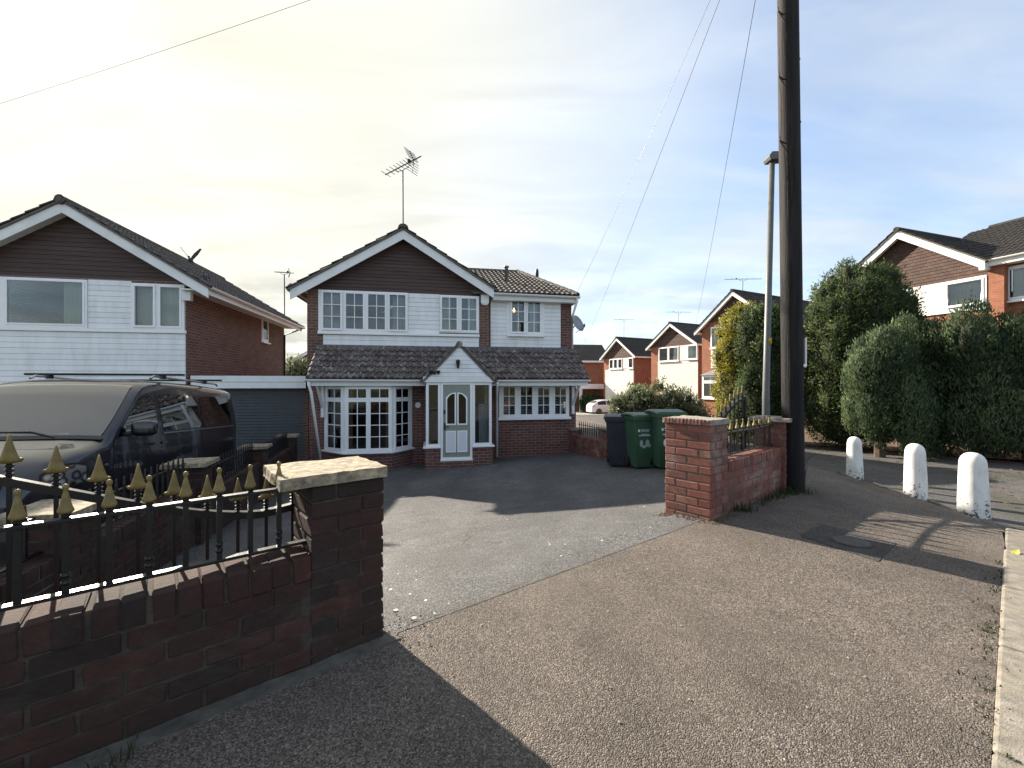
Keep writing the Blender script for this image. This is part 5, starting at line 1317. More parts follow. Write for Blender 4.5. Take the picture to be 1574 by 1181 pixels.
def pier15(parent, x0, y0, z0, courses, mat, s=.328, sub=False):
    """brick-and-a-half square pier, pinwheel bond"""
    p = MB().box(x0 + .007, x0 + s - .007, y0 + .007, y0 + s - .007, z0 - .3, z0 + courses * CO).build('pier', 'mortar_dark' if mat == 'brick_dark' else 'mortar', parent)
    for c in range(-1, courses):
        z = z0 + c * CO + CO / 2
        for k in range(4):
            l, w = B_L, B_W; a = (l / 2, w / 2) if c % 2 == 0 else (s - l / 2, w / 2)
            cx_, cy_ = a[0] - s / 2, a[1] - s / 2
            for _ in range(k): cx_, cy_ = -cy_, cx_
            ll, ww_ = (l, w) if k % 2 == 0 else (w, l)
            brick(parent if sub else p, x0 + s / 2 + cx_, y0 + s / 2 + cy_, z, ll, ww_, B_H, mat)
    return p, z0 + courses * CO
def rough_slab(name, mat, parent, x0, x1, y0, y1, z0, z1, amp=.012, cuts=10, top_amp=.006):
    bm = bmesh.new(); bmesh.ops.create_cube(bm, size=1.0)
    for v in bm.verts: v.co = Vector((x0 + (v.co.x + .5) * (x1 - x0), y0 + (v.co.y + .5) * (y1 - y0), z0 + (v.co.z + .5) * (z1 - z0)))
    bmesh.ops.subdivide_edges(bm, edges=bm.edges[:], cuts=cuts, use_grid_fill=True)
    for v in bm.verts:
        nz = noise.noise_vector(v.co * 11 + Vector((x0 * 7, y0 * 3, 0))) + noise.noise_vector(v.co * 34) * .5
        v.co += Vector((nz.x * amp, nz.y * amp, nz.z * (top_amp if v.co.z > (z0 + z1) / 2 else .001)))
    me = bpy.data.meshes.new(name); bm.to_mesh(me); bm.free(); o = obj(name, me, mat, parent); return smooth_angle(o, 50)

WR = math.atan2(U.y, U.x)
# left front wall: local x along U, origin at the right front corner of its pier
lw_t = thing('garden_wall', 'dark brick front wall whose end pier carries a rough sandstone slab', 'wall', (P0.x, P0.y, 0.0), WR)
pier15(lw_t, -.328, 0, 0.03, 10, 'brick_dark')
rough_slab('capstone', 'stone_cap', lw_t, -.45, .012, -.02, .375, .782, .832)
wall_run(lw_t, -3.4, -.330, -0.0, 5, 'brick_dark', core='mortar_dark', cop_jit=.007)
rough_slab('footing', 'footing', lw_t, -3.4, .06, -.075, .0, -.25, .006, .010, 24, .006)
# right front wall with two piers
PR = Vector((1.773, 3.78))
rwt = thing('garden_wall', 'red brick front wall with two piers beside the telegraph pole', 'wall', (PR.x, PR.y, 0.0), WR)
s_u, s_d = .36, .44
pcr = MB().box(.007, s_u - .007, .007, s_d - .007, -.3, .03 + 11 * CO).build('pier', 'mortar', rwt)
for c in range(-1, 11):
    z = .03 + c * CO + CO / 2
    if c % 2:
        for yy in (.5 * B_W, s_d - .5 * B_W):
            brick(pcr, B_L / 2, yy, z, B_L, B_W, B_H, 'brick_red'); r_ = s_u - B_L - B_J
            brick(pcr, s_u - r_ / 2, yy, z, r_, B_W, B_H, 'brick_red')
        for xx in (.5 * B_W, s_u - .5 * B_W): brick(pcr, xx, s_d / 2, z, B_W, B_L, B_H, 'brick_red')
    else:
        for xx in (.5 * B_W, s_u - .5 * B_W):
            for yy in (B_L / 2, s_d - B_L / 2): brick(pcr, xx, yy, z, B_W, B_L, B_H, 'brick_red')
        r_ = s_u - 2 * B_W - 2 * B_J
        for yy in (.5 * B_W, s_d - .5 * B_W): brick(pcr, s_u / 2, yy, z, r_, B_W, B_H, 'brick_red')
cp = rough_slab('cap', 'concrete_cap', pcr, -.014, s_u + .014, -.014, s_d + .014, .03 + 11 * CO + .001, .03 + 11 * CO + .05, .008, 8)
n_ = 13
for i in range(n_):                                  # worn ridges of the brick-on-edge cap
    yy = -.005 + (i + .5) * (s_d + .01) / n_
    brick(pcr, -.004, yy, .03 + 11 * CO + .026, .04, .022, .05, 'brick_red', .003, 'cap_brick')
RL = 1.52
wall_run(rwt, s_u + .002, s_u + RL - .002, 0.0, 5, 'brick_red', y0=.03)
pier15(rwt, s_u + RL, -.01, 0.03, 10, 'brick_red')
rough_slab('capstone', 'concrete_cap', rwt, s_u + RL - .06, s_u + RL + .38, -.07, .38, .782, .825, .004, 6, .003)

# side wall of the plot, from that pier back to the house, stepping down with the drive
sd0 = PR + U * (s_u + RL + .164) + N * .33; sdk = Vector((3.10, 8.6)); sd1 = FH.world(xr1 + .08, -.25).xy
swt = thing('garden_wall', 'low brick side wall with thin railings behind the wheelie bins', 'wall', (sd0.x, sd0.y, 0.0), 0)
seg_z = []
for i, (pa_, pb2, last) in enumerate(((sd0, sdk, False), (sdk, sdk.lerp(sd1, .52), False), (sdk.lerp(sd1, .52), sd1, True))):
    dv = pb2 - pa_; ths = math.atan2(dv.y, dv.x); LS = dv.length
    zt_ = min(terrain(*(pa_ + Vector((-.35, 0)))), terrain(*(pb2 + Vector((-.35, 0)))))
    z0 = zt_ - .02; seg_z.append((pa_, ths, LS, z0 + .58))
    sec = MB().box(0, LS, .03, .18, z0 - .3, z0 + .02).build('footing', 'mortar', swt, (pa_.x - sd0.x, pa_.y - sd0.y, 0), ths)
    wall_run(sec, .17, LS - .17, z0, 6, 'brick_red', coping=True)
    pc_ = 10 if not last else 9
    p_, zt2 = pier15(sec, LS - .164, -.056, z0, pc_, 'brick_red', sub=True)
    rough_slab('capstone', 'concrete_cap', sec, LS - .21, LS + .21, -.10, .32, z0 + pc_ * CO + .002, z0 + pc_ * CO + .045, .004, 5, .003)

# dividing wall between the two drives
DA, DB = Vector((-3.02, 2.62)), Vector((-5.36, 10.4))
ddv = DB - DA; thd = math.atan2(ddv.y, ddv.x); LD = ddv.length
dwt = thing('garden_wall', 'brick dividing wall with stone capped piers and railings along the van', 'wall', (DA.x, DA.y, 0.0), thd)
piers = []
for d_ in (3.05, 5.15, 7.7, 10.3):
    piers.append((d_ - DA.y) / ddv.normalized().y)
ptops = [.36, .30, .12, .0]
div_rails = []
for i, s in enumerate(piers):
    zt_ = ptops[i]; z0 = zt_ - .05 - 11 * CO
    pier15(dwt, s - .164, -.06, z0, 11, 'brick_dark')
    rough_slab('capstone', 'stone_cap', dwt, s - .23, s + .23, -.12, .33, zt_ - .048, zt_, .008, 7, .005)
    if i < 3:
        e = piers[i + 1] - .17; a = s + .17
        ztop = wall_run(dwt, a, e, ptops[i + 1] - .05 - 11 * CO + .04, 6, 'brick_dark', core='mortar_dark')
        div_rails.append((a, e, ztop, min(ptops[i], ptops[i + 1])))
ztop = wall_run(dwt, -2.2, piers[0] - .17, ptops[0] - .05 - 11 * CO + .02, 6, 'brick_dark')
div_rails.append((-2.2, piers[0] - .17, ztop, ptops[0]))

# ------------------------------------------------------------------ ironwork
def pear_mesh(sc=1.0):
    return MB().lathe([(.007, 0), (.017, .002), (.0215, .008), (.0205, .015), (.0165, .026), (.013, .042), (.0095, .058), (.0068, .071), (.0055, .079), (.0078, .083), (.0092, .089), (.0082, .096), (.004, .100), (0, .101)], 10).mesh('finial', True)
def spear_mesh():
    """flat gilt spearhead with hooked barbs"""
    prof = [(.007, 0), (.030, .004), (.036, .011), (.0335, .019), (.028, .018), (.0225, .025), (.0155, .050), (.0085, .080), (.003, .106), (0, .110)]
    pts = [(x, z) for x, z in prof] + [(-x, z) for x, z in prof[-2::-1]]
    n = len(pts); m = MB(); t = .0075
    ctr = [(x * .55, z) for x, z in pts]
    vs = [(x, 0, z) for x, z in pts] + [(x * .5, -t, .018 + (z - .018) * .85) for x, z in pts] + [(x * .5, t, .018 + (z - .018) * .85) for x, z in pts]
    m.add(vs, [(i, (i + 1) % n, (i + 1) % n + n, i + n) for i in range(n)] + [((i + 1) % n, i, i + 2 * n, (i + 1) % n + 2 * n) for i in range(n)] + [tuple(range(n, 2 * n)), tuple(range(3 * n - 1, 2 * n - 1, -1))])
    return m.mesh('spearhead', True)
def simple_spike():
    return MB().lathe([(.005, 0), (.011, .006), (.012, .02), (.007, .06), (.009, .068), (.003, .085), (0, .088)], 7).mesh('finial', True)
PEAR, SPEAR, SPIKE = pear_mesh(), spear_mesh(), simple_spike()
def bar_mesh(h, r=.0065, collar=True, knuckle=None):
    m = MB().box(-r, r, -r, r, 0, h)
    if collar: m.lathe([(r * 1.1, h - .014), (.0135, h - .010), (.0135, h - .003), (r, h)], 8)
    if knuckle:
        for dz_ in (-.013, .013): m.lathe([(r, knuckle + dz_ - .009), (.013, knuckle + dz_ - .005), (.014, knuckle + dz_), (.013, knuckle + dz_ + .005), (r, knuckle + dz_ + .009)], 10)
    return m
def railing(name, label, origin, rz, length, first, step, zb, zt, fin, fin_mat='gold_paint', iron='black_iron', y=0.1, ends=.0, group=None, bar_r=.0090, rail=.013, top_h=.0, knuckles=False, fin_h=.104):
    t = thing(name, label, 'railing', (*origin, 0), rz, group)
    MB().box(-ends, length + ends, y - .018, y + .018, zb - rail / 2, zb + rail / 2).build('rail', iron, t, bevel=.002)
    MB().box(-ends, length + ends, y - .018, y + .018, zt - rail / 2, zt + rail / 2).build('rail', iron, t, bevel=.002)
    h = zt + .022 - zb + top_h; x = first; i = 0
    b0 = bar_mesh(h, bar_r).mesh('bar'); b1 = bar_mesh(h, bar_r, knuckle=.052).mesh('bar')
    while x < length - .01:
        b = obj('bar', b1 if (knuckles and i % 2 == 0) else b0, iron, t, (x, y, zb))
        obj('finial', fin, fin_mat, b, (0, 0, h - .001)); x += step; i += 1
    return t
# front left railing: local x runs from far left towards the pier
LFL = 3.0
o_l = P0 - U * (.330 + LFL)
railing('iron_railing', 'black railing with gilt pear finials on the dark front wall', (o_l.x, o_l.y), WR, LFL, LFL - .105 - 26 * .108, .108, .515, .768, PEAR, y=.10, ends=.012, knuckles=True)
o_r = PR + U * s_u
railing('iron_railing', 'thin railing with worn gilt tips on the wall beside the telegraph pole', (o_r.x, o_r.y), WR, RL, .075, .152, .51, .735, PEAR, y=.13, ends=.01, iron='dull_iron')
for k, (a, e, zt_, pt) in enumerate(div_rails):
    o_ = DA + ddv.normalized() * a
    lab = ['dark railing between the first two piers of the dividing wall', 'dark railing between the middle piers of the dividing wall', 'dark railing between the last piers before the garage', 'dark railing behind the sandstone slab pier, end of the dividing wall'][k]
    railing('iron_railing', lab, (o_.x, o_.y), thd, e - a, .06, .115, zt_ + .03, zt_ + .28, SPIKE, 'dull_iron', 'black_iron', y=.10, ends=.01, fin_h=.088)
for k, (pa_, ths, LS, zt_) in enumerate(seg_z):
    o_ = pa_ + Vector((math.cos(ths), math.sin(ths))) * .17
    lab = ['dark railing on the side wall behind the open gate leaf', 'dark railing on the side wall behind the green bins', 'dark railing on the side wall next to the house corner'][k]
    railing('iron_railing', lab, (o_.x, o_.y), ths, LS - .34, .06, .115, zt_ + .01, zt_ + .27, SPIKE, 'dull_iron', 'black_iron', y=.10, ends=.01)

def gate_leaf(label, origin, rz, length, mirror):
    """arched gate leaf; local x from the hinge stile to the free end"""
    t = thing('gate_leaf', label, 'gate', (*origin, 0), rz)
    def arch(s):
        f = min(1, max(0, s / length)); return .605 + .03 * max(0, 1 - f / .15) + .45 * sstep(.08, 1.0, f)
    n = 28; m = MB(); pts = [(length * i / n, arch(length * i / n)) for i in range(n + 1)]
    for (w_, dz_) in ((.006, 0),):
        vs = []
        for x, z in pts: vs += [(x, -.02, z - .026), (x, .02, z - .026), (x, .02, z + .006), (x, -.02, z + .006)]
        m.add(vs, [(4 * i + a, 4 * i + (a + 1) % 4, 4 * i + 4 + (a + 1) % 4, 4 * i + 4 + a) for i in range(n) for a in range(4)])
    m.build('arch_rail', 'black_iron', t)
    MB().box(0, length, -.018, .018, .10, .112).build('rail', 'black_iron', t)
    MB().box(0, length, -.018, .018, .30, .312).build('rail', 'black_iron', t)
    MB().box(-.02, .02, -.02, .02, .05, arch(0) + .02).build('stile', 'black_iron', t)
    MB().box(length - .02, length + .02, -.02, .02, .05, arch(length) + .02).build('stile', 'black_iron', t)
    k = int(length / .118)
    for i in range(k):
        x = .10 + i * (length - .16) / (k - 1); z = arch(x); m = MB().box(-.0065, .0065, -.0065, .0065, .105, z + .05)
        for j in range(3): m.lathe([(.007, z + .010 + j * .016), (.0135, z + .014 + j * .016), (.0135, z + .019 + j * .016), (.007, z + .023 + j * .016)], 8)
        b = m.build('bar', 'black_iron', t, (x, 0, 0)); obj('spearhead', SPEAR, 'gold_paint', b, (0, 0, z + .055))
    return t
hl_ = P0 - U * .22 + N * .37
gate_leaf('arched black gate leaf with gilt spearheads folded back behind the dark front wall', (hl_.x, hl_.y), WR + math.pi, 1.68, False)
hr_ = PR + U * .45 + N * .45
gt2 = gate_leaf('arched gate leaf folded back behind the red brick pier and wall', (hr_.x, hr_.y), WR, 1.45, False)
gt2.location.z = terrain(hr_.x + .5, hr_.y + .4) + .03

# ------------------------------------------------------------------ bollards
def bollard(px, base, d, h, r, label):
    X_ = (px - CX) / FPX * d; z = terrain(X_, d) - .03
    prof = [(r * 1.12, -.2), (r * 1.12, .02), (r * 1.02, h * .5), (r * .95, h * .80), (r * .93, h * .85), (r * .86, h * .90), (r * .74, h * .94), (r * .56, h * .972), (r * .30, h * .993), (0, h)]
    o = MB().lathe(prof, 28).build('bollard', 'bollard_paint', None, (X_, d, z), random.uniform(0, 6), smooth=True)
    o.rotation_euler = (random.uniform(-.02, .02), random.uniform(-.02, .02), random.uniform(0, 6))
    tag(o, label, 'bollard', 'white bollards along the lane corner')
bollard(1496.5, 790, 4.40, .65, .110, 'white concrete bollard of the corner row, furthest from the telegraph pole')
bollard(1407.5, 760, 5.30, .67, .105, 'white concrete bollard in the middle of the row of three')
bollard(1314, 733, 6.80, .66, .101, 'white concrete bollard of the corner row, closest to the telegraph pole')

# ------------------------------------------------------------------ telegraph pole, lamp post, wires
pb = Vector((3.375, 5.06)); ptop = Vector((pb.x - .10, pb.y, 8.05))
zb_ = terrain(pb.x, pb.y)
pole = thing('telegraph_pole', 'tall dark timber telegraph pole standing at the end of the brick wall', 'telegraph pole', (pb.x, pb.y, zb_))
k = 26
pm_ = MB().tube([((ptop.x - pb.x) * i / k, 0, -.4 + (ptop.z - zb_ + .4) * i / k) for i in range(k + 1)], [.115 - .006 * i / k for i in range(k + 1)], 20)
pm_.build('shaft', 'pole_wood', pole, smooth=True)
for y_px, sgn in ((22, -1), (122, -1), (220, -1), (85, 1), (183, 1)):
    z = CH + (CY - y_px) / FPX * 5.0 - zb_; xo = (ptop.x - pb.x) * z / 8
    m = MB()
    if sgn < 0:
        m.tube([(xo - .09, -.05, z), (xo - .17, -.08, z + .02), (xo - .175, -.08, z + .06)], .009, 6); m.tube([(xo - .165, -.08, z + .01), (xo - .09, -.08, z - .11)], .008, 6)
    else: m.tube([(xo + .10, 0, z), (xo + .135, 0, z)], .012, 6)
    m.build('climbing_step', 'dull_iron', pole)
zc0 = CH + (CY - 560) / FPX * 5.06 - zb_; zc1 = CH + (CY - 520) / FPX * 5.06 - zb_
MB().box(.100, .118, -.05, -.02, zc0, zc1).build('cable_guard', 'white_paint', pole)
MB().lathe([(0, 0), (.02, 0), (.02, .01), (0, .012)], 10).build('pole_tag', 'white_paint', pole, (.06, -.10, zc0 - .02), rot=(R(90), 0, 0))
m = MB().box(-.05, .05, -.20, .20, 7.55 - zb_, 7.62 - zb_); m.lathe([(.09, 0), (.09, .18), (.05, .22), (0, .22)], 12, (-.10, 0, 8.02 - zb_ - .1)); m.build('top_bracket', 'dull_iron', pole, (0, 0, 0))
top = Vector((ptop.x, ptop.y, 7.9))
def wire(a, b, sag, label, r=.0045, n=24):
    a, b = Vector(a), Vector(b)
    pts = [a.lerp(b, i / n) - Vector((0, 0, sag * 4 * (i / n) * (1 - i / n))) for i in range(n + 1)]
    tag(MB().tube(pts, r, 5).build('overhead_wire', 'plastic_black', None), label, 'cable', 'overhead wires from the telegraph pole')
def at(px, py, d): return Vector(((px - CX) / FPX * d, d, CH + (CY - py) / FPX * d))
wire(top, FH.world(xR - .05, -.2, ze2 + .05), .12, 'overhead wire from the pole down to the eaves above the satellite dish', .0042)
wire(top, F0.world(F0.X(884), -.3, ze0), .5, 'overhead wire from the pole down to the long side-on house', .006)
wire(top, F3.world(-h3 - .05, -.3, lz3 - .1), .35, 'overhead wire from the pole down to the house by the sunlit conifer', .005)
wire(top, FR.world(xw1 - .3, -.2, rzr), .1, 'overhead wire from the pole to the corner house gutter', .006)
p2 = Vector((-20.5, 12.2)); z2 = terrain(*p2)
pole2 = thing('telegraph_pole', 'second timber telegraph pole further along the street beyond the neighbour', 'telegraph pole', (p2.x, p2.y, z2))
MB().tube([(0, 0, -.3), (0, 0, 8.9)], [.12, .10], 14).build('shaft', 'pole_wood', pole2, smooth=True)
wire(top, (p2.x + .1, p2.y, z2 + 8.6), .25, 'overhead wire from the pole across the sky past the aerial', .0034)

lp = Vector(((1177.5 - CX) / FPX * 7.1, 7.1)); zl = terrain(*lp)
lamp = thing('lamp_post', 'slim grey steel street lamp with flat lantern behind the telegraph pole', 'street lamp', (lp.x, lp.y, zl))
lt_ = CH + (CY - 248) / FPX * 7.1 - zl
m = MB().tube([(0, 0, -.3), (.0, 0, 1.25), (.0, 0, 1.3), (.10, 0, lt_)], [.058, .058, .054, .044], 16); m.build('column', 'lamp_grey', lamp, smooth=True)
MB().prism_y([(.0, lt_ - .02), (.46, lt_ + .03), (.46, lt_ + .07), (.30, lt_ + .125), (.02, lt_ + .12), (-.03, lt_ + .05)], -.10, .10).build('lantern', 'lamp_grey', lamp, (.03, 0, 0), bevel=.012)
MB().box(.12, .44, -.075, .075, lt_ - .005, lt_ + .015).build('lens', 'lamp_lens', lamp, (.03, 0, .01))
zy = CH + (CY - 530) / FPX * 7.1 - zl
MB().lathe([(.0545, 0), (.0555, 0), (.0550, .11), (.0, .11)], 16).build('number_band', 'yellow_band', lamp, (.035, 0, zy), smooth=True)

# ------------------------------------------------------------------ wheelie bins
def wheelie_bin(label, X_, Y_, rz, body, h=.93, w=.48, dep=.55, sticker=None, tilt=0):
    z = terrain(X_, Y_) + .008
    t = thing('wheelie_bin', label, 'bin', (X_, Y_, z), rz, 'wheelie bins on the driveway')
    m = MB(); bw_, bd = w * .78, dep * .72
    def ring(wd, d0, d1, zz): return [(-wd / 2, d0, zz), (wd / 2, d0, zz), (wd / 2, d1, zz), (-wd / 2, d1, zz)]
    vs = ring(bw_, 0, bd, .02) + ring(bw_ + .01, -.005, bd + .03, .12) + ring(w, -.075, dep - .06, h - .07) + ring(w + .05, -.10, dep - .035, h - .068) + ring(w + .05, -.10, dep - .035, h)
    m.add(vs, [(3, 2, 1, 0)] + [(4 * i + a, 4 * i + (a + 1) % 4, 4 * i + 4 + (a + 1) % 4, 4 * i + 4 + a) for i in range(4) for a in range(4)])
    m.build('body', body, t, bevel=.012)
    m = MB(); k = 6; vs = []
    for i in range(k + 1):
        f = i / k; y_ = -.13 + f * (dep + .14); zz = h + .012 + .055 * math.sin(math.pi * (.12 + .8 * f)); ww_ = w / 2 + .045
        vs += [(-ww_, y_, zz - .045), (-ww_, y_, zz - .012), (-ww_ + .05, y_, zz + .012), (ww_ - .05, y_, zz + .012), (ww_, y_, zz - .012), (ww_, y_, zz - .045)]
    m.add(vs, [(6 * i + a, 6 * i + a + 1, 6 * i + 7 + a, 6 * i + 6 + a) for i in range(k) for a in range(5)] + [(5, 4, 3, 2, 1, 0), tuple(6 * k + a for a in range(6))] + [(6 * i + 5, 6 * i, 6 * i + 6, 6 * i + 11) for i in range(k)])
    m.build('lid', body, t)
    m = MB().tube([(-w / 2 + .03, dep - .04, h - .03), (-w / 2 + .03, dep + .05, h), (w / 2 - .03, dep + .05, h), (w / 2 - .03, dep - .04, h - .03)], .014, 8); m.build('handle', body, t)
    for s in (-1, 1):
        o = MB().lathe([(.03, -.025), (.095, -.025), (.10, -.015), (.10, .015), (.095, .025), (.03, .025), (0, .027)], 18).build('wheel', 'rubber', t, (s * (bw_ / 2 + .04), bd - .02, .09), rot=(0, R(90), 0))
    m = MB().tube([(-bw_ / 2 - .05, bd - .02, .09), (bw_ / 2 + .05, bd - .02, .09)], .011, 8); m.build('axle', 'dull_iron', t)
    if sticker:
        sl_ = math.atan2(.07, h - .19)
        def yf(zz): return -.005 - .07 * (zz - .12) / (h - .19) - .0025
        def mark(x0, x1, z0, z1):
            x0, x1 = x0 - .03, x1 - .03
            return [(x0, yf(z0), z0), (x1, yf(z0), z0), (x1, yf(z1), z1), (x0, yf(z1), z1)]
        m = MB()
        rr = random.Random(sticker)
        m.add(mark(-.14, -.105, .715, .765), [(0, 1, 2, 3)])                       # crest beside the council name
        for (zz, hh_, x0, x1) in ((.745, .016, -.09, .09), (.718, .010, -.085, .075), (.665, .012, -.07, .08), (.635, .020, -.12, .11)):
            x = x0
            while x < x1:
                w_ = rr.uniform(.008, .022); m.add(mark(x, min(x + w_, x1), zz, zz + hh_), [(0, 1, 2, 3)]); x += w_ + .005
        m.build('council_print', 'sticker_white', t)['kind'] = 'stuff'
        m = MB()
        for cx_, wd, z0, z1 in ((-.095, .032, .42, .56), (.025, .040, .42, .57)):
            pts = [(cx_ + wd * math.cos(a), (z0 + z1) / 2 + (z1 - z0) / 2 * math.sin(a)) for a in [2 * math.pi * i / 14 for i in range(14)]]
            m.add([(p[0], yf(p[1]), p[1]) for p in pts], [tuple(range(14))])
        for cx_, wd, z0, z1 in ((-.01, .035, .40, .46), (.09, .03, .42, .48)):
            m.add(mark(cx_ - wd, cx_ + wd, z0, z1), [(0, 1, 2, 3)])
        m.build('recycling_print', 'sticker_white' if sticker == 2 else 'sticker_grey', t)['kind'] = 'stuff'
    return t
def bin_at(px, d, *a, **k): return wheelie_bin(k.pop('label'), (px - CX) / FPX * d, d, *a, **k)
bin_at(953, 8.75, R(-16), 'bin_black', label='black wheelie bin beside the low side wall', h=1.0, w=.56, dep=.66)
bin_at(992, 8.2, R(6), 'bin_green', label='green wheelie bin with faded print next to the black bin', sticker=1, h=1.0, w=.48)
bin_at(1029, 7.9, R(2), 'bin_green', label='green wheelie bin with bright white print half behind the brick pier', sticker=2, h=1.02, w=.5)

# ------------------------------------------------------------------ vehicles
class Body:
    def __init__(s, tops, widths, zb, belt, tumble, nose=None):
        s.tops, s.widths, s.zb, s.belt, s.tumble = tops, widths, zb, belt, tumble
        s.tmax = max(t for _, t in tops)
    @staticmethod
    def ip(tab, x):
        for (a, va), (b, vb) in zip(tab, tab[1:]):
            if x <= b: 
                f = (x - a) / (b - a) if b > a else 0; f = max(0, min(1, f)); return va + (vb - va) * f
        return tab[-1][1]
    def T(s, x): return s.ip(s.tops, x)
    def hw(s, x, z):
        w = s.ip(s.widths, x)
        if z < s.belt: k = 1.0 - .05 * max(0, (.55 - z) / .55) ** 1.5 - .012 * max(0, (z - .75) / (s.belt - .75))
        else: k = .988 - s.tumble * ((z - s.belt) / (s.tmax - s.belt)) ** 1.25
        return w * k
    def loft(s, xs, name, mat, parent, zlo, hole=None):
        m = MB(); rings = []
        for x in xs:
            T = s.T(x); z0 = s.ip(zlo, x) if isinstance(zlo, list) else zlo
            zs = [z0 + (T - .10 - z0) * f for f in (0, .08, .2, .35, .5, .65, .8, .92, 1)]
            half = [(s.hw(x, z), z) for z in zs]; wt_ = s.hw(x, T - .10)
            half += [(wt_ - .015, T - .065), (wt_ - .05, T - .035), (wt_ - .13, T - .012), (wt_ * .55, T + .006), (0, T + .014)]
            ring = [(x, -y, z) for y, z in half] + [(x, y, z) for y, z in half[-2::-1]]
            rings.append(ring)
        n = len(rings[0]); vs = [p for r in rings for p in r]
        fs = [(i * n + k, (i + 1) * n + k, (i + 1) * n + k + 1, i * n + k + 1) for i in range(len(rings) - 1) for k in range(n - 1)]
        if hole: fs = [f for q_, f in enumerate(fs) if not (hole[0] <= xs[q_ // (n - 1)] and xs[q_ // (n - 1) + 1] <= hole[1] and 11 <= q_ % (n - 1) <= 14)]
        fs += [((i + 1) * n, i * n, i * n + n - 1, (i + 1) * n + n - 1) for i in range(len(rings) - 1)]
        fs += [tuple(range(n)), tuple(range((len(rings)) * n - 1, (len(rings) - 1) * n - 1, -1))]
        m.add(vs, fs); o = m.build(name, mat, parent); return smooth_angle(o, 28)
    def side(s, edge, name, mat, parent, sgn, off=.004, rows=5):
        """edge: list of (x, zlow, zhigh)"""
        m = MB(); vs = []
        for x, a, b in edge:
            for j in range(rows + 1):
                z = a + (b - a) * j / rows; vs.append((x, sgn * (s.hw(x, z) + off), z))
        r = rows + 1
        fs = [(i * r + j, (i + 1) * r + j, (i + 1) * r + j + 1, i * r + j + 1) for i in range(len(edge) - 1) for j in range(rows)]
        m.add(vs, fs); o = m.build(name, mat, parent, smooth=True); return o
    def top(s, xs, inset, name, mat, parent, off=.006, cols=8):
        m = MB(); vs = []
        for x in xs:
            T = s.T(x); w = s.hw(x, T - .1) - inset
            for j in range(cols + 1):
                y = -w + 2 * w * j / cols; vs.append((x, y, T + .014 * (1 - (y / max(w, .1)) ** 2) - .010 * (abs(y) / w) ** 6 + off))
        r = cols + 1
        m.add(vs, [(i * r + j, (i + 1) * r + j, (i + 1) * r + j + 1, i * r + j + 1) for i in range(len(xs) - 1) for j in range(cols)])
        return m.build(name, mat, parent, smooth=True)
def wheel(parent, x, y, r=.33, w=.215):
    s = 1 if y > 0 else -1
    ty = MB().lathe([(r * .62, -w / 2), (r * .9, -w / 2), (r, -w / 2 + .03), (r, w / 2 - .03), (r * .9, w / 2), (r * .62, w / 2)], 28).build('wheel', 'rubber', parent, (x, y, r), rot=(R(90), 0, 0), smooth=True)
    m = MB().lathe([(0, -w / 2 + .05), (r * .62, -w / 2 + .05), (r * .63, -w / 2 - .004), (r * .58, -w / 2 - .004), (r * .55, -w / 2 + .035), (0, -w / 2 + .03)], 24)
    for k in range(5):
        a = 2 * math.pi * k / 5; c, d = math.cos(a), math.sin(a)
        m.add([(-.03 * d + .05 * c, .03 * c + .05 * d, -w / 2 - .002), (.03 * d + .05 * c, -.03 * c + .05 * d, -w / 2 - .002), (.02 * d + r * .58 * c, -.02 * c + r * .58 * d, -w / 2 - .002), (-.02 * d + r * .58 * c, .02 * c + r * .58 * d, -w / 2 - .002)], [(0, 1, 2, 3), (3, 2, 1, 0)])
    m.build('rim', 'alloy', ty, rot=(0, 0 if s > 0 else math.pi, 0))

vf = Vector((.25, -.968)); vo = Vector((-6.62, 8.58))
zr_, zf_ = terrain(vo.x, vo.y), terrain(*(vo + vf * 4.2))
van = thing('parked_van', 'dark navy panel van with roof bars on the neighbouring drive', 'van', (vo.x, vo.y, zr_ - .01), math.atan2(vf.y, vf.x))
van.rotation_euler = (0, -math.atan2(max(.10, zf_ - zr_ + .06), 4.2), math.atan2(vf.y, vf.x))
VB = Body([(0, 1.66), (.05, 1.80), (.14, 1.88), (.35, 1.915), (1.2, 1.94), (2.6, 1.94), (3.0, 1.92), (3.2, 1.87), (3.36, 1.78), (3.62, 1.56), (3.9, 1.32), (4.08, 1.165), (4.2, 1.125), (4.45, 1.07), (4.66, .99), (4.76, .90), (4.83, .78), (4.88, .62)],
          [(0, .84), (.05, .90), (.14, .935), (.4, .95), (4.0, .95), (4.35, .935), (4.6, .88), (4.75, .80), (4.83, .71), (4.88, .62)], .24, 1.17, .155)
vxs = [0, .03, .07, .14, .25, .4, .8, 1.3, 1.9, 2.5, 2.9, 3.05, 3.2, 3.28, 3.36, 3.5, 3.62, 3.76, 3.9, 4.0, 4.08, 4.14, 4.2, 4.32, 4.45, 4.56, 4.66, 4.72, 4.76, 4.80, 4.83, 4.86, 4.88]
VB.loft(vxs, 'body', 'van_paint', van, .26, (3.28, 4.0))
VB.top([3.27, 3.36, 3.5, 3.62, 3.76, 3.9, 4.0, 4.06], .10, 'windscreen', 'screen_glass', van)
MB().box(3.62, 4.04, -.80, .80, .85, 1.10).build('dashboard', 'plastic_black', van, bevel=.03)
MB().box(2.80, 2.86, -.80, .80, .4, 1.80).build('bulkhead', 'interior', van)
for s_ in (-1, 1):
    st_ = MB().box(2.92, 3.06, s_ * .42 - .25, s_ * .42 + .25, .80, 1.48).build('seat', 'seat_cloth', van, bevel=.05)
    MB().box(2.93, 3.03, s_ * .42 - .13, s_ * .42 + .13, 1.51, 1.70).build('headrest', 'seat_cloth', st_, bevel=.04)
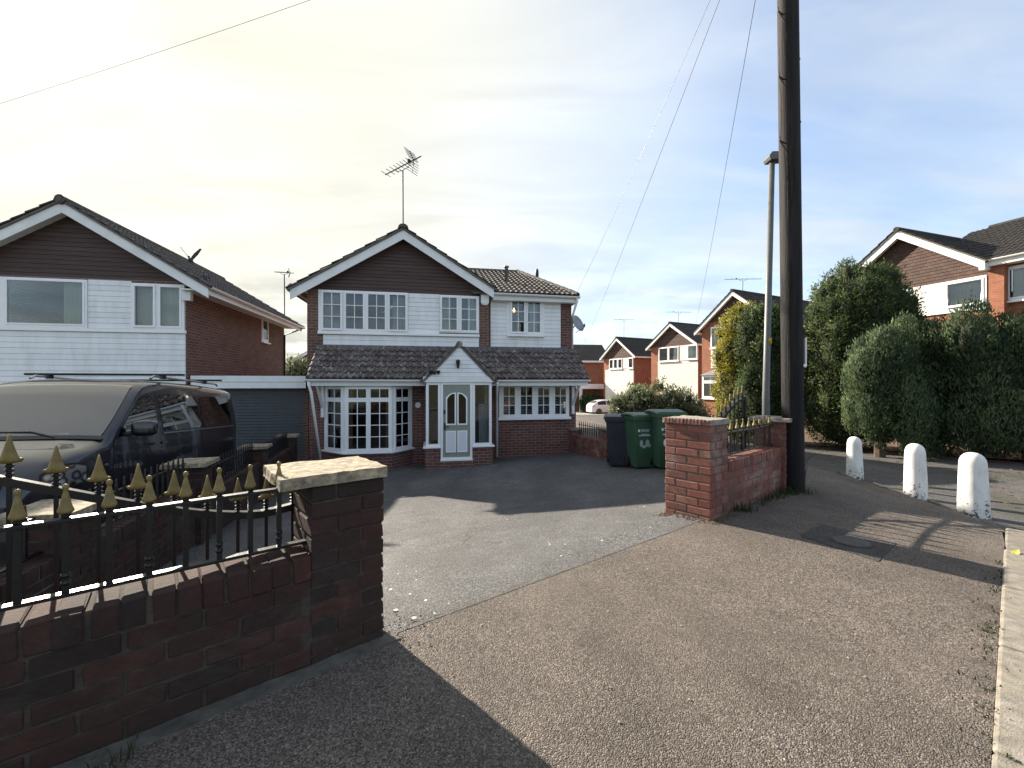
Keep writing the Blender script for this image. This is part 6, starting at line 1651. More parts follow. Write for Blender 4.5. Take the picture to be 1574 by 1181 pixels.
sw = MB(); sw.tube([(3.50 + .07 * math.sin(t_), -.42 + .19 * math.cos(t_), 1.14 + .17 * math.sin(t_)) for t_ in [2 * math.pi * i / 20 for i in range(21)]], .014, 6)
sw.tube([(3.50, -.42, 1.14), (3.66, -.42, 1.02)], .03, 8); sw.build('steering_wheel', 'plastic_black', van)
MB().box(3.30, 3.33, -.12, .12, 1.60, 1.67).build('rear_view_mirror', 'plastic_black', van)
MB().box(4.01, 4.012, .42, .52, 1.16, 1.24).build('windscreen_sticker', 'white_paint', van)
VB.top([4.04, 4.09], .06, 'scuttle', 'plastic_black', van, off=.010)
m = MB()
for sy_ in (-.25, .42): m.tube([(4.07, sy_, 1.20), (4.0, sy_ - .25, 1.262), (3.99, sy_ - .55, 1.265)], .009, 6)
m.build('wiper', 'plastic_black', van)
for s in (-1, 1):
    VB.side([(3.03, 1.20, 1.72), (3.16, 1.19, 1.73), (3.3, 1.185, 1.70), (3.45, 1.18, 1.58), (3.6, 1.18, 1.46), (3.74, 1.18, 1.34), (3.88, 1.18, 1.21)], 'door_window', 'tinted_glass', van, s)
    VB.side([(3.03, 1.20, 1.72), (3.16, 1.19, 1.73), (3.3, 1.185, 1.70), (3.45, 1.18, 1.58), (3.6, 1.18, 1.46), (3.74, 1.18, 1.34), (3.88, 1.18, 1.21)], 'window_backing', 'plastic_black', van, s, .001)
    for a, b in ((1.72, 2.90), (.42, 1.64)):
        e = [(a, 1.24, 1.66), (a + .06, 1.20, 1.72), ((a + b) / 2, 1.20, 1.73), (b - .06, 1.20, 1.72), (b, 1.24, 1.66)]
        VB.side(e, 'side_window', 'tinted_glass', van, s); VB.side(e, 'window_backing', 'plastic_black', van, s, .001)
    VB.side([(.30, 1.155, 1.175), (1.5, 1.155, 1.175), (2.9, 1.155, 1.175)], 'chrome_strip', 'alloy', van, s, .006, 1)
    for xx in (2.955, 1.68): VB.side([(xx - .004, .34, 1.75), (xx + .004, .34, 1.75)], 'door_gap', 'dark_gap', van, s, .0015)
    VB.side([(3.98, .5, 1.14), (3.988, .5, 1.14)], 'door_gap', 'dark_gap', van, s, .0015)
    VB.side([(.6, .50, .58), (2.4, .50, .58), (3.7, .50, .58)], 'rubbing_strip', 'plastic_black', van, s, .006, 1)
    VB.side([(4.40, .74, .90), (4.52, .72, .93), (4.62, .71, .93), (4.70, .70, .90), (4.77, .70, .84)], 'headlight', 'lamp_clear', van, s, .008)
    VB.side([(4.385, .72, .92), (4.52, .70, .95), (4.62, .69, .95), (4.71, .68, .92), (4.78, .68, .86)], 'lamp_surround', 'plastic_black', van, s, .004)
    VB.side([(.005, 1.0, 1.5), (.05, 1.0, 1.5), (.12, 1.02, 1.48)], 'tail_light', 'red_lamp', van, s, .006)
    for xx in (3.05, 2.80):
        VB.side([(xx, 1.02, 1.045), (xx + .16, 1.02, 1.045)], 'door_handle', 'van_paint', van, s, .025, 1)
    VB.side([(4.05, .86, .885), (4.14, .86, .885)], 'side_repeater', 'lamp_clear', van, s, .006, 1)
    y0 = VB.hw(3.72, 1.2)
    m = MB().tube([(3.74, s * (y0 - .01), 1.20), (3.70, s * (y0 + .08), 1.22)], .03, 8)
    m.build('mirror_arm', 'plastic_black', van)
    bm = bmesh.new(); bmesh.ops.create_uvsphere(bm, u_segments=14, v_segments=10, radius=.5)
    for v in bm.verts:
        c = v.co; f = lambda q: math.copysign(abs(2 * q) ** .55, q) / 2
        v.co = Vector((f(c.x) * .16, f(c.y) * .26, f(c.z) * .20))
    me = bpy.data.meshes.new('mirror'); bm.to_mesh(me); bm.free(); o = obj('mirror', me, 'van_paint', van, (3.70, s * (y0 + .17), 1.27)); smooth_angle(o, 60)
    for xx in (.95, 3.95): wheel(van, xx, s * .84)
    m = MB().tube([(.5, s * .70, 1.955), (.55, s * .70, 1.99), (2.7, s * .70, 1.995), (2.78, s * .70, 1.955)], .016, 8); m.build('roof_rail', 'alloy', van)
for xx in (2.45, 1.05):
    m = MB().box(xx - .035, xx + .035, -.98, .98, 2.02, 2.05)
    for s in (-1, 1): m.box(xx - .04, xx + .04, s * .70 - .03, s * .70 + .03, 1.97, 2.02)
    m.build('roof_bar', 'plastic_black', van, bevel=.008)
MB().box(4.855, 4.905, -.60, .60, .36, .58).build('bumper_grille', 'plastic_black', van, bevel=.01)
MB().box(4.80, 4.872, -.50, .50, .67, .80).build('grille', 'plastic_black', van, bevel=.01)
MB().box(4.906, 4.912, -.26, .26, .42, .53).build('number_plate', 'white_paint', van)
MB().box(-.02, .02, -.8, .8, .32, .52).build('rear_bumper', 'plastic_black', van, bevel=.01)

def hatchback(label, X_, Y_, rz):
    t = thing('parked_car', label, 'car', (X_, Y_, terrain(X_, Y_) - .02), rz, 'white cars parked in the lane')
    B = Body([(0, .62), (.03, .82), (.12, .96), (.38, 1.16), (.70, 1.34), (1.05, 1.42), (1.5, 1.45), (2.0, 1.42), (2.4, 1.28), (2.85, 1.06), (3.05, .98), (3.4, .93), (3.8, .82), (4.0, .68), (4.06, .52)],
             [(0, .70), (.06, .80), (.2, .85), (.6, .87), (3.3, .87), (3.75, .80), (3.95, .68), (4.06, .55)], .2, .92, .20)
    B.loft([0, .03, .1, .2, .3, .42, .55, .7, .85, 1.2, 1.5, 1.8, 2.1, 2.25, 2.4, 2.6, 2.85, 2.95, 3.05, 3.2, 3.4, 3.6, 3.8, 3.92, 4.0, 4.06], 'body', 'car_white', t, .22)
    B.top([2.16, 2.4, 2.6, 2.85, 2.96], .12, 'windscreen', 'plastic_black', t, off=.012)
    B.top([.28, .42, .56, .66], .12, 'rear_window', 'plastic_black', t, off=.012)
    for s in (-1, 1):
        for a, b, za, zb2 in ((.62, 1.52, 1.28, 1.36), (1.58, 2.62, 1.36, 1.12)):
            n = 6; e = []
            for i in range(n + 1):
                x = a + (b - a) * i / n; e.append((x, .955, min(1.33, B.T(x) - .105)))
            B.side(e, 'side_window', 'plastic_black', t, s)
        B.side([(.03, .74, .84), (.12, .74, .92), (.28, .76, .94)], 'tail_light', 'red_lamp', t, s, .008)
        B.side([(3.62, .62, .72), (3.8, .60, .72), (3.94, .58, .66)], 'headlight', 'lamp_clear', t, s, .008)
        for xx in (.75, 3.25): wheel(t, xx, s * .78, .31, .19)
        o = MB().box(-.09, .09, -.06, .06, -.05, .05).build('mirror', 'car_white', t, (2.62, s * .93, .98), bevel=.02)
    MB().box(4.05, 4.075, -.40, .40, .34, .52).build('grille', 'plastic_black', t)
    MB().box(-.012, .0, -.26, .26, .50, .60).build('number_plate', 'yellow_band', t)
    return t
hatchback('white hatchback with red tail lamp parked before the long brick house', (905 - CX) / FPX * 43, 43.0, R(12))
hatchback('white car half hidden behind the grey leafed shrub', (949 - CX) / FPX * 33 + 4.0, 33.0, R(172))

# ------------------------------------------------------------------ aerials, dish, birds
def yagi(label, base, h, rz, boom=.95, tilt=.13, sc=1.0, refl=True, n=9):
    t = thing('tv_aerial', label, 'aerial', base, rz, 'rooftop television aerials')
    MB().tube([(0, 0, -.05), (-.01, 0, h)], .020, 8).build('mast', 'aerial_metal', t)
    d = Vector((math.cos(tilt), 0, math.sin(tilt)))
    c = Vector((-.01, 0, h + .10 * sc))
    MB().tube([c - d * boom * .55, c + d * boom * .55], .016, 6).build('boom', 'aerial_metal', t)
    MB().tube([c - d * .20 * sc, c + Vector((-.16 * sc, 0, -.09 * sc)), c + Vector((0, 0, -.10 * sc)), c + Vector((.16 * sc, 0, -.06 * sc)), c + d * .22 * sc], .009, 6).build('cradle', 'aerial_metal', t)
    for i in range(n):
        p = c - d * boom * .53 + d * boom * .85 * (i / (n - 1)) ** .85
        MB().tube([p + Vector((0, -.14 * sc, .012)), p + Vector((0, .14 * sc, .012))], .0085, 5).build('director', 'aerial_metal', t)
    if refl:
        q = c + d * boom * .33
        up = Vector((-d.z, 0, d.x))
        for s in (-1, 1):
            e = q + up * (s * .24 * sc) - d * .08 * sc
            m = MB().tube([q, e], .012, 5)
            for k in range(1, 6):
                p = q.lerp(e, k / 5); m.tube([p + Vector((0, -.17 * sc, 0)), p + Vector((0, .17 * sc, 0))], .0075, 5)
            m.build('reflector', 'aerial_metal', t)
    m = MB().box(-.03, .03, -.04, .04, -.03, .04); m.build('junction_box', 'plastic_black', t, tuple(c + d * boom * .2 + Vector((0, 0, .03))))
    return t
ab = FH.world(apex_x - .02, -.10, apex_z + .12)
yagi('large television aerial on a tall mast at the apex of the bay windowed house', ab, CH + (CY - 262) / FPX * ab.y - ab.z, TH + R(-38), 1.15, .16, 1.25)
bb = FN.world(ner[0] - .35, ND - .7); zz_ = FN.zb + nez + .2
yagi('small television aerial at the rear eaves of the white clad house', (bb.x, bb.y, zz_), CH + (CY - 422) / FPX * bb.y - zz_, TH + R(10), .62, .02, .7)
for (F_, az_, px_, py_, lab) in ((F1, az1, 943, 493, 'thin television aerial on the roof of the furthest gabled house'), (F2, az2, 1031, 482, 'thin television aerial on the middle lane house'), (F3, az3, 1128, 432, 'television aerial on the house by the sunlit conifer')):
    w = F_.world(-.05, .8, az_ + .08)
    yagi(lab, w, CH + (CY - py_) / FPX * w.y - w.z, R(165), 1.9, .05, 1.1, refl=False, n=6)
m = None
dish = thing('satellite_dish', 'grey satellite dish on the right side wall above the lean-to', 'satellite dish', FH.world(xr1 + .02, .30, FH.Zp(882, 500, .2)), TH)
dm = MB(); seg = 20; prof = [(r_, .09 * (r_ / .26) ** 2) for r_ in (.02, .08, .13, .18, .23, .26)]
dm.lathe(prof + [(.265, .095), (.26, .102), (.18, .055), (.02, .012)], seg)
do = dm.build('reflector', 'galvanised', dish, (.16, -.06, .02), rot=(R(68), R(0), R(38)), smooth=True)
m = MB().tube([(0, 0, -.1), (.10, -.0, -.08), (.14, -.04, 0)], .016, 6); m.build('bracket', 'dull_iron', dish)
m = MB().tube([(.16, -.05, -.22), (.32, -.30, -.10), (.33, -.32, -.06)], .010, 6); m.lathe([(.02, -.05), (.03, 0), (.02, .05), (0, .06)], 8, (.33, -.33, -.04)); m.build('feed_arm', 'dull_iron', dish)

def bird(label, p, rz, flying):
    t = thing('pigeon', label, 'bird', p, rz)
    bm = bmesh.new(); bmesh.ops.create_uvsphere(bm, u_segments=14, v_segments=12, radius=1)
    for v in bm.verts:
        x, y, z = v.co; w = .052 * (1 - .35 * max(0, -x)) * (1 - .30 * max(0, x))
        v.co = Vector((x * .135 + .0, y * w, z * w + (.035 * max(0, x) ** 2)))
    r = bmesh.ops.create_uvsphere(bm, u_segments=10, v_segments=8, radius=.028)
    for v in r['verts']: v.co = Vector((v.co.x * 1.15 + .138, v.co.y, v.co.z + .055))
    r = bmesh.ops.create_cone(bm, segments=6, radius1=.008, radius2=.001, depth=.03, cap_ends=True)
    for v in r['verts']: v.co = Vector((v.co.z + .178, v.co.y, v.co.x + .05))
    me = bpy.data.meshes.new('body'); bm.to_mesh(me); bm.free(); o = obj('body', me, 'pigeon_feather', t); smooth_angle(o, 80)
    if not flying: o.rotation_euler = (0, R(-28), 0); o.location = (0, 0, .07)
    tail = MB().add([(-.10, -.02, .0), (-.10, .02, .0), (-.24, .045, -.012), (-.24, -.045, -.012), (-.10, 0, .012), (-.24, 0, 0)], [(0, 4, 5, 3), (4, 1, 2, 5), (3, 5, 2, 1, 0)]); tl = tail.build('tail', 'pigeon_feather', t)
    if not flying: tl.rotation_euler = (0, R(-28), 0); tl.location = (0, 0, .07)
    for s in (-1, 1):
        if flying:
            pts = [(.06, .03, .02), (.09, .16, .09), (.05, .33, .17), (-.03, .36, .18), (-.07, .22, .10), (-.08, .04, .02)]
            vs = [(x, s * y, z) for x, y, z in pts] + [(x, s * y, z + .012) for x, y, z in pts]; n = 6
            o = MB().add(vs, [tuple(range(n)), tuple(range(2 * n - 1, n - 1, -1))] + [(i, i + n, (i + 1) % n + n, (i + 1) % n) for i in range(n)]).build('wing', 'pigeon_feather', t)
            o.rotation_euler = (R(s * 28), 0, 0)
        else:
            bm = bmesh.new(); bmesh.ops.create_uvsphere(bm, u_segments=10, v_segments=8, radius=1)
            for v in bm.verts: v.co = Vector((v.co.x * .12 - .03, v.co.y * .015 + s * .045, v.co.z * .04))
            me = bpy.data.meshes.new('wing'); bm.to_mesh(me); bm.free(); o = obj('wing', me, 'pigeon_feather', t, (0, 0, .07), rot=(0, R(-28), 0))
            m = MB().tube([(-.0, s * .02, .04), (.01, s * .02, -.005), (.03, s * .02, -.008)], .004, 5); m.build('leg', 'red_lamp', t)
    return t
def on_roof(px, off=.0):
    """point on the verge of the neighbour's right slope"""
    for i in range(400):
        x = nax + i * .02; w = FN.world(x, .6, naz - nsl * (x - nax) + .09)
        if CX + FPX * w.x / w.y > px: return w
w = on_roof(315); bird('pigeon perched on the tiled roof edge of the white clad house', (w.x, w.y, w.z + .0), R(150), False)
w = on_roof(293); bird('pigeon with raised wings just above the neighbouring roof', (w.x, w.y, w.z + .26), R(-70), True)

# ------------------------------------------------------------------ planting
def wob(q, seed, fr):
    """cheap smooth noise on directions"""
    r = np.random.default_rng(seed + 1000); out = 0
    for k in range(7):
        w = r.normal(size=3) * fr * (1.3 + k * .7); out = out + np.sin(q @ w + r.uniform(0, 6.28)) / (1.2 + .45 * k)
    return out * .42
def blob_points(blobs, n, seed, rough=.16, fr=1.6):
    r = np.random.default_rng(seed); P = []; Nn = []; T = []
    areas = np.array([b[3] * b[5] + b[4] * b[5] + b[3] * b[4] for b in blobs]); areas = areas / areas.sum()
    for bi, b in enumerate(blobs):
        k = max(8, int(n * areas[bi])); v = r.normal(size=(k, 3)); v /= np.linalg.norm(v, axis=1)[:, None]
        sc = (1 + rough * wob(v, seed + bi * 7, fr)) * r.uniform(.86, 1.04, k)
        ax = np.array(b[3:6]); p = np.array(b[:3]) + v * ax * sc[:, None]
        ok = p[:, 2] > -.02
        for bj, c in enumerate(blobs):
            if bj != bi: ok &= (((p - np.array(c[:3])) / np.array(c[3:6])) ** 2).sum(1) > .60
        nv = v / ax; nv /= np.linalg.norm(nv, axis=1)[:, None]
        P.append(p[ok]); Nn.append(nv[ok]); T.append(np.full(ok.sum(), r.uniform(0, 1)))
    return np.concatenate(P), np.concatenate(Nn), np.concatenate(T)
def tufts(blobs, k, seed, r0, r1, stretch=1.9, space=.0):
    """flame shaped shoots standing out of the big blobs, kept apart so that dark gaps stay between them"""
    r = np.random.default_rng(seed); out = []; tries = 0
    while len(out) < k and tries < 6000:
        tries += 1
        b = blobs[r.integers(len(blobs))]; v = r.normal(size=3); v /= np.linalg.norm(v)
        if v[2] < -.55: continue
        p = np.array(b[:3]) + v * np.array(b[3:6]) * r.uniform(.84, 1.0)
        if p[2] < .12: continue
        if any((((p - np.array(c[:3])) / np.array(c[3:6])) ** 2).sum() < .7 for c in blobs if c is not b): continue
        q = r.uniform(r0, r1); h = q * stretch * r.uniform(.8, 1.35)
        if space and any(math.hypot(p[0] - o[0], p[1] - o[1]) < space * (q + o[3]) and abs(p[2] - o[2]) < space * (h + o[5]) * .8 for o in out): continue
        out.append((p[0], p[1], p[2] + q * .3, q, q, h))
    return out
def sprays(P, Nn, seed, length, width, up=.8, out=.8, rnd=.55, per=3, leafy=False):
    r = np.random.default_rng(seed); k = len(P) * per
    P = np.repeat(P, per, 0); Nn = np.repeat(Nn, per, 0)
    P = P + r.normal(scale=length * .55, size=P.shape)
    d = Nn * out + np.array([0, 0, up]) + r.normal(scale=rnd, size=P.shape); d /= np.linalg.norm(d, axis=1)[:, None]
    s = np.cross(d, r.normal(size=P.shape)); s /= np.linalg.norm(s, axis=1)[:, None]
    L = length * r.uniform(.6, 1.35, (k, 1)); Wd = width * r.uniform(.7, 1.3, (k, 1))
    a = P - d * L * .45; b = P + s * Wd * .5 + d * L * .05; c = P + d * L * .55; e = P - s * Wd * .5 + d * L * .05
    fn = np.cross(b - a, c - a); fn /= np.linalg.norm(fn, axis=1)[:, None] + 1e-9
    neg = (fn * Nn).sum(1) < 0
    b[neg], e[neg] = e[neg].copy(), b[neg].copy(); fn[neg] *= -1
    V = np.stack([a, b, c, e], 1).reshape(-1, 3); F = np.arange(4 * k).reshape(-1, 4)
    nn = Nn * .6 + fn * .55; nn /= np.linalg.norm(nn, axis=1)[:, None]
    return V, F, np.repeat(nn, 4, 0)
def np_mesh(name, V, F):
    me = bpy.data.meshes.new(name); me.vertices.add(len(V)); me.vertices.foreach_set('co', V.astype(np.float32).ravel())
    me.loops.add(F.size); me.loops.foreach_set('vertex_index', F.astype(np.int32).ravel()); me.polygons.add(len(F))
    me.polygons.foreach_set('loop_start', np.arange(0, F.size, F.shape[1], dtype=np.int32)); me.update(calc_edges=True); return me
def plant(name, label, cat, X_, Y_, blobs, n, seed, mat, length, width, group=None, trunk=True, core=.80, z=None, **kw):
    z = terrain(X_, Y_) if z is None else z
    rough = kw.pop('rough', .16); fr = kw.pop('fr', 1.6)
    t = thing(name, label, cat, (X_, Y_, z - .02), 0, group)
    tf = kw.pop('tuft', None); allb = blobs + (tufts(blobs, *tf) if tf else [])
    per = kw.get('per', 3); P, Nn, TN = blob_points(allb, n, seed, rough, fr); TN = np.repeat(TN, per); V, F, NV = sprays(P, Nn, seed, length, width, **kw)
    keep = V.reshape(-1, 4, 3)[:, :, 2].min(1) > .0
    V = V.reshape(-1, 4, 3)[keep].reshape(-1, 3); NV = NV.reshape(-1, 4, 3)[keep].reshape(-1, 3); F = np.arange(len(V)).reshape(-1, 4)
    cm = np_mesh('crown', V, F); cm.polygons.foreach_set('use_smooth', [True] * len(cm.polygons))
    ta = cm.attributes.new('tone', 'FLOAT', 'FACE'); ta.data.foreach_set('value', TN[keep].astype(np.float32))
    cm.normals_split_custom_set_from_vertices(NV.tolist()); obj('crown', cm, mat, t)
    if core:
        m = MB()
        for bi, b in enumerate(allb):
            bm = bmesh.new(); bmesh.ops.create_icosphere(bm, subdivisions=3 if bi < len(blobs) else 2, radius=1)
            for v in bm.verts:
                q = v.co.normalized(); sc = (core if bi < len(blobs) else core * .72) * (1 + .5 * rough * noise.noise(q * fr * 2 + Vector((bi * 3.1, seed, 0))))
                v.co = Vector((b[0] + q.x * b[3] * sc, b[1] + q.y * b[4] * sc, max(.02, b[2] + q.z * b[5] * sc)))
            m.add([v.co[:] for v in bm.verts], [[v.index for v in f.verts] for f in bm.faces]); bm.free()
        m.build('shade_core', 'foliage_core', t)  # opaque dark blobs fill the crown with painted shade
    if trunk:
        hgt_ = max(b[2] + b[5] * .6 for b in blobs); m = MB(); rr = random.Random(seed)
        m.tube([(0, 0, -.2), (.03, .02, hgt_ * .3), (-.04, .03, hgt_ * .65), (.0, .0, hgt_)], [.11, .09, .06, .02], 8)
        for b in blobs[:8]: m.tube([(0, 0, .25), (b[0] * .5, b[1] * .5, b[2] * .5), (b[0], b[1], b[2])], [.06, .04, .015], 6)
        m.build('trunk', 'bark', t)
    return t
def X_of(px, d): return (px - CX) / FPX * d
# tall conifer beyond the pole
d = 11.2; x = X_of(1316, d)
plant('conifer', 'tall dark green cypress between the telegraph pole and the corner house', 'tree', x, d,
      [(0, 0, 2.4, 1.18, 1.1, 2.15), (.15, 0, 3.7, 1.05, 1.0, 1.05), (-.3, .1, 1.2, .95, 1.0, 1.3), (.45, -.1, 3.1, .80, .8, 1.1), (-.25, 0, 3.3, .85, .8, 1.0)], 24000, 11, 'cypress_green', .085, .026, up=.55, out=1.0, tuft=(130, 11, .11, .21, 1.4, .4), core=.84)
# cypress hedge plants in front of the corner house
HX = [((1352, 9.6), [(0, 0, 1.35, .62, .62, 1.45), (-.25, -.1, 1.75, .5, .5, .95), (.25, 0, 2.05, .5, .5, .85), (.35, -.2, 1.05, .55, .5, .8)], 'rounded blue green cypress bush hugging the tall dark cypress'),
      ((1404, 9.9), [(0, 0, 1.5, .66, .66, 1.5), (.2, -.1, 2.15, .5, .5, .85), (-.25, 0, 1.9, .45, .5, .9), (.0, -.25, .8, .75, .6, .85)], 'blue green cypress bush with tufted top, middle of the hedge'),
      ((1502, 9.2), [(0, 0, 1.55, .85, .8, 1.5), (-.2, -.15, 2.25, .55, .55, .75), (.35, .1, 2.2, .6, .6, .85), (.05, -.3, .85, .95, .75, .9)], 'broad blue green cypress bush below the open sash window'),
      ((1582, 8.9), [(0, 0, 1.6, .85, .8, 1.5), (-.25, -.1, 2.2, .5, .5, .8), (.35, 0, 2.35, .6, .6, .8), (0, -.25, .8, .9, .7, .9)], 'broad blue green cypress bush below the solar panel'),
      ((1650, 8.4), [(0, 0, 1.6, .85, .8, 1.5), (.3, 0, 2.2, .6, .6, .8), (0, -.25, .8, .9, .7, .9)], 'blue green cypress bush at the end of the hedge')]
for i, ((px, dd), bl_, lab) in enumerate(HX):
    bl_ = [(b[0], b[1], b[2], b[3] * .64, b[4] * .64, b[5] * .78) for b in bl_]
    plant('cypress_bush', lab, 'hedge', X_of(px, dd), dd, bl_, 15000, 21 + i, 'cypress_bluegreen', .085, .024, group='cypress bushes of the hedge', up=1.35, out=.6, rnd=.36, rough=.16, fr=2.0, tuft=(46, 21 + i, .22, .37, 1.75, .68), core=.74)
# one conifer hedge in two: sunlit side coloured gold, the rest dark green
d = 13.6
plant('sunlit_conifer', 'sunlit side of the conifer hedge, coloured golden, beside the lamp post', 'tree', X_of(1135, d), d,
      [(0, 0, 1.9, .62, .8, 2.15), (.2, .1, 3.2, .52, .6, 1.15), (-.08, 0, 2.7, .52, .6, 1.2), (.0, -.1, .9, .6, .7, 1.1)], 11000, 31, 'cypress_sunlit', .10, .034, up=.5, out=1.0, tuft=(60, 31, .10, .2, 1.4))
plant('conifer', 'dark green conifer directly behind the lamp post', 'tree', X_of(1180, 12.7), 12.7,
      [(0, 0, 1.9, .80, .9, 2.0), (.1, 0, 2.9, .70, .7, 1.15), (-.3, -.1, 1.2, .7, .7, 1.3), (-.28, 0, 2.9, .55, .6, 1.0)], 14000, 32, 'cypress_green', .095, .03, up=.55, out=1.0, tuft=(70, 32, .12, .22, 1.4))
# leafy shrub in front of the lane houses, with smaller ones
d = 20.0
plant('shrub', 'wide grey leafed shrub in front of the lane houses', 'shrub', X_of(1015, d), d,
      [(-1.0, 0, .75, .85, .8, .95), (.0, 0, .85, .9, .8, 1.0), (.95, .1, .75, .85, .8, .9), (-1.65, .1, .5, .6, .6, .75), (1.6, 0, .5, .55, .6, .6)], 4200, 41, 'shrub_green', .17, .055, up=.6, out=.9, rnd=.6, rough=.3, z=-.75, core=.62, tuft=(60, 41, .14, .3, 1.3))
plant('shrub', 'rounded green shrub by the furthest gabled house', 'shrub', X_of(985, 34), 34, [(0, 0, .95, .75, .7, 1.1)], 1500, 42, 'shrub_green', .22, .09, z=-1.0)
plant('shrub', 'dark shrub inside the carport of the long brick house', 'shrub', X_of(912, 46.5), 46.5, [(0, 0, .9, 1.3, .5, 1.0)], 1500, 43, 'dark_leaf', .3, .1)
plant('broadleaf_tree', 'dark tree top peeping out behind the satellite dish', 'tree', X_of(884, 58), 58, [(0, 0, 5.4, 1.4, 1.4, 2.0), (1.0, 0, 5.0, 1.0, 1.0, 1.4)], 1500, 44, 'dark_leaf', .45, .2, core=.6)
plant('garden_bush', 'pale flowering bush seen over the flat garage roof', 'shrub', X_of(458, 24), 24, [(0, 0, 2.2, 1.0, .8, 1.3), (-.6, 0, 1.6, .8, .7, 1.2)], 1600, 45, 'shrub_green', .25, .1, rough=.3)
plant('garden_tree', 'hazy green tree behind the gap between the houses', 'tree', X_of(462, 46), 46, [(0, 0, 2.4, 3.0, 2, 2.0)], 1500, 46, 'dark_leaf', .5, .2)
for i, (px, dd) in enumerate(((860, 120), (990, 135), (1120, 110), (1300, 120), (470, 110), (330, 125))):
    plant('distant_tree', ['distant tree crown beyond the dish', 'distant tree crown beyond the lane', 'distant tree crown beyond the sunlit conifer', 'distant tree crown behind the tall cypress', 'distant tree crown seen over the garage', 'distant tree crown behind the neighbouring house'][i], 'tree', X_of(px, dd), dd,
          [(0, 0, 3.2, 4.5, 3, 3.0), (3.5, 0, 2.6, 3.5, 3, 2.6), (-3.5, 0, 2.4, 3.5, 3, 2.5)], 900, 60 + i, 'dark_leaf', 1.0, .45)

# ------------------------------------------------------------------ litter, weeds, stones
def stuff_blades(name, pts, seed, hmin, hmax, wd, mat='weed', per=7):
    r = random.Random(seed); m = MB()
    for (x, y) in pts:
        z = terrain(x, y)
        for _ in range(per):
            a = r.uniform(0, 6.28); h = r.uniform(hmin, hmax); lean = r.uniform(.1, .9) * h; bx_, by_ = x + r.gauss(0, .03), y + r.gauss(0, .03)
            c, s = math.cos(a), math.sin(a); w = wd * r.uniform(.6, 1.3)
            m.add([(bx_ - s * w, by_ + c * w, z), (bx_ + s * w, by_ - c * w, z), (bx_ + c * lean * .4 + s * w * .8, by_ + s * lean * .4 - c * w * .8, z + h * .7), (bx_ + c * lean * .4 - s * w * .8, by_ + s * lean * .4 + c * w * .8, z + h * .7), (bx_ + c * lean, by_ + s * lean, z + h)],
                  [(0, 1, 2, 3), (3, 2, 4)])
    o = m.build(name, mat); tag(o, kind='stuff'); return o
pts = [UN(random.uniform(-1.6, -.9), random.uniform(-.16, -.10)) for _ in range(16)]
o = stuff_blades('wall_weeds', pts, 1, .02, .09, .003, per=4); tag(o, 'weeds growing at the foot of the dark front wall', 'weeds')
pts = [tuple(PR + U * random.uniform(.5, 2.1) - N * random.uniform(.0, .10)) for _ in range(34)] + [(pb.x + random.gauss(-.1, .12), pb.y - random.uniform(.08, .25)) for _ in range(18)]
o = stuff_blades('wall_weeds', pts, 2, .02, .10, .004); tag(o, 'weeds growing along the wall by the telegraph pole', 'weeds')
pts = [tuple(PR + U * (s_u + RL + .33 + random.gauss(0, .04)) - N * random.uniform(-.3, .05)) for _ in range(14)]
o = stuff_blades('pole_ivy', pts, 3, .15, .62, .008, 'dark_leaf', 9); tag(o, 'straggling ivy between the end pier and the pole', 'weeds')
pts = [UN(random.uniform(1.2, 3.6), KN + random.uniform(-.01, .03)) for _ in range(30)]
o = stuff_blades('kerb_moss', pts, 4, .004, .018, .004, 'weed', 10); tag(o, 'moss growing in the kerb joint', 'weeds')

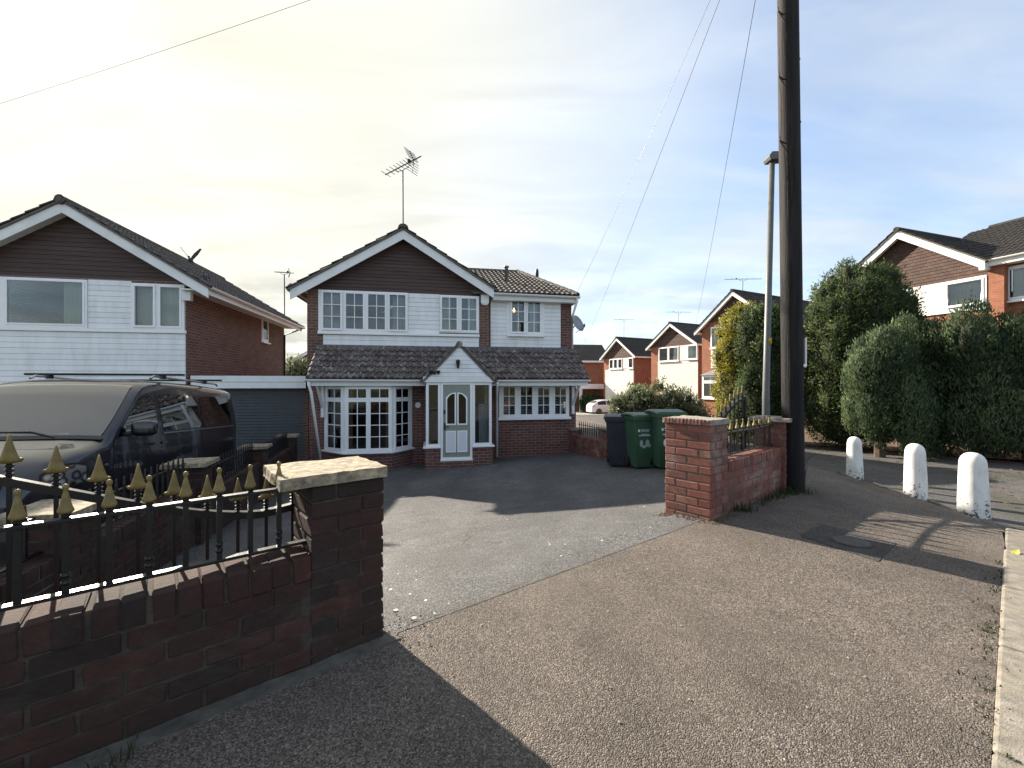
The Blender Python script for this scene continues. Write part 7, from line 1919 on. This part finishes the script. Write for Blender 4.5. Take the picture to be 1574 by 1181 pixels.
def scatter(name, pts, seed, smin, smax, mat, flat=.35, up=0.0):
    r = random.Random(seed); m = MB()
    for (x, y) in pts:
        z = terrain(x, y) + .004 + up; s = r.uniform(smin, smax); k = 6; a0 = r.uniform(0, 6)
        ring = [(x + math.cos(a0 + 2 * math.pi * i / k) * s * r.uniform(.6, 1.2), y + math.sin(a0 + 2 * math.pi * i / k) * s * r.uniform(.6, 1.2), z) for i in range(k)]
        m.add(ring + [(x, y, z + s * flat)], [(i, (i + 1) % k, k) for i in range(k)])
    o = m.build(name, mat); return tag(o, kind='stuff')
wpx = [(845, 838), (868, 838), (862, 856), (843, 835), (925, 833), (612, 884), (625, 872), (640, 893), (600, 908), (636, 952), (668, 945), (655, 925), (630, 915), (608, 940), (690, 930), (640, 880), (1000, 812), (780, 800), (935, 735), (905, 722), (990, 780)]
pts = [tuple(gp(a, b).xy) for a, b in wpx]
o = scatter('pale_spots', pts, 5, .006, .015, 'pale_lichen', .05, .004); tag(o, 'pale flattened lichen spots on the drive', 'lichen')
pts = [tuple(P0 + U * abs(random.gauss(.02, .10)) + N * random.gauss(.05, .22)) for _ in range(60)] + [tuple(PR + U * random.uniform(-.12, .4) + N * random.uniform(-.06, .3)) for _ in range(0)]
o = scatter('loose_gravel', pts, 6, .003, .009, 'footing', .7, .002); tag(o, 'loose gravel at the foot of the sandstone capped pier', 'gravel')
pts = []
for _ in range(90):
    a, b = random.uniform(-.12, .02), random.uniform(-.05, .5); q = PR + U * a + N * b; pts.append(tuple(q))
for _ in range(50): pts.append(tuple(PR + U * random.uniform(-.05, .4) - N * random.uniform(.0, .09)))
o = scatter('brick_rubble', pts, 8, .004, .014, 'leaf_litter', .8, .002); tag(o, 'crumbled brick and soil at the foot of the red pier', 'rubble')
pts = []
for _ in range(900):
    t_ = random.random(); q = Vector((8.3, 12.2)).lerp(Vector((13.2, 7.0)), t_); pts.append((q.x + random.gauss(-.15, .35), q.y + random.gauss(-.15, .35)))
for _ in range(120): pts.append((random.uniform(5.3, 9), random.uniform(4.6, 9)))
o = scatter('fallen_leaves', pts, 9, .015, .04, 'leaf_litter', .4, -.0); tag(o, 'brown fallen leaves along the foot of the hedge', 'leaves')
pts = [tuple(gp(random.uniform(700, 1500), random.uniform(830, 1170)).xy) for _ in range(60)]
o = scatter('stone_chips', pts, 10, .003, .008, 'concrete', .6, .0); tag(o, 'loose stone chips on the pavement', 'gravel')
lf = gp(1567, 857)
m = MB().add([(-.05, 0, .01), (0, -.022, .03), (.06, 0, .045), (0, .022, .035)], [(0, 1, 2), (0, 2, 3)]); o = m.build('fallen_leaf', 'leaf_yellow', None, (lf.x - .03, lf.y, lf.z + .004), .4); tag(o, 'single yellow leaf lying by the kerb', 'leaf')
o.modifiers.new('solid', 'SOLIDIFY').thickness = .002
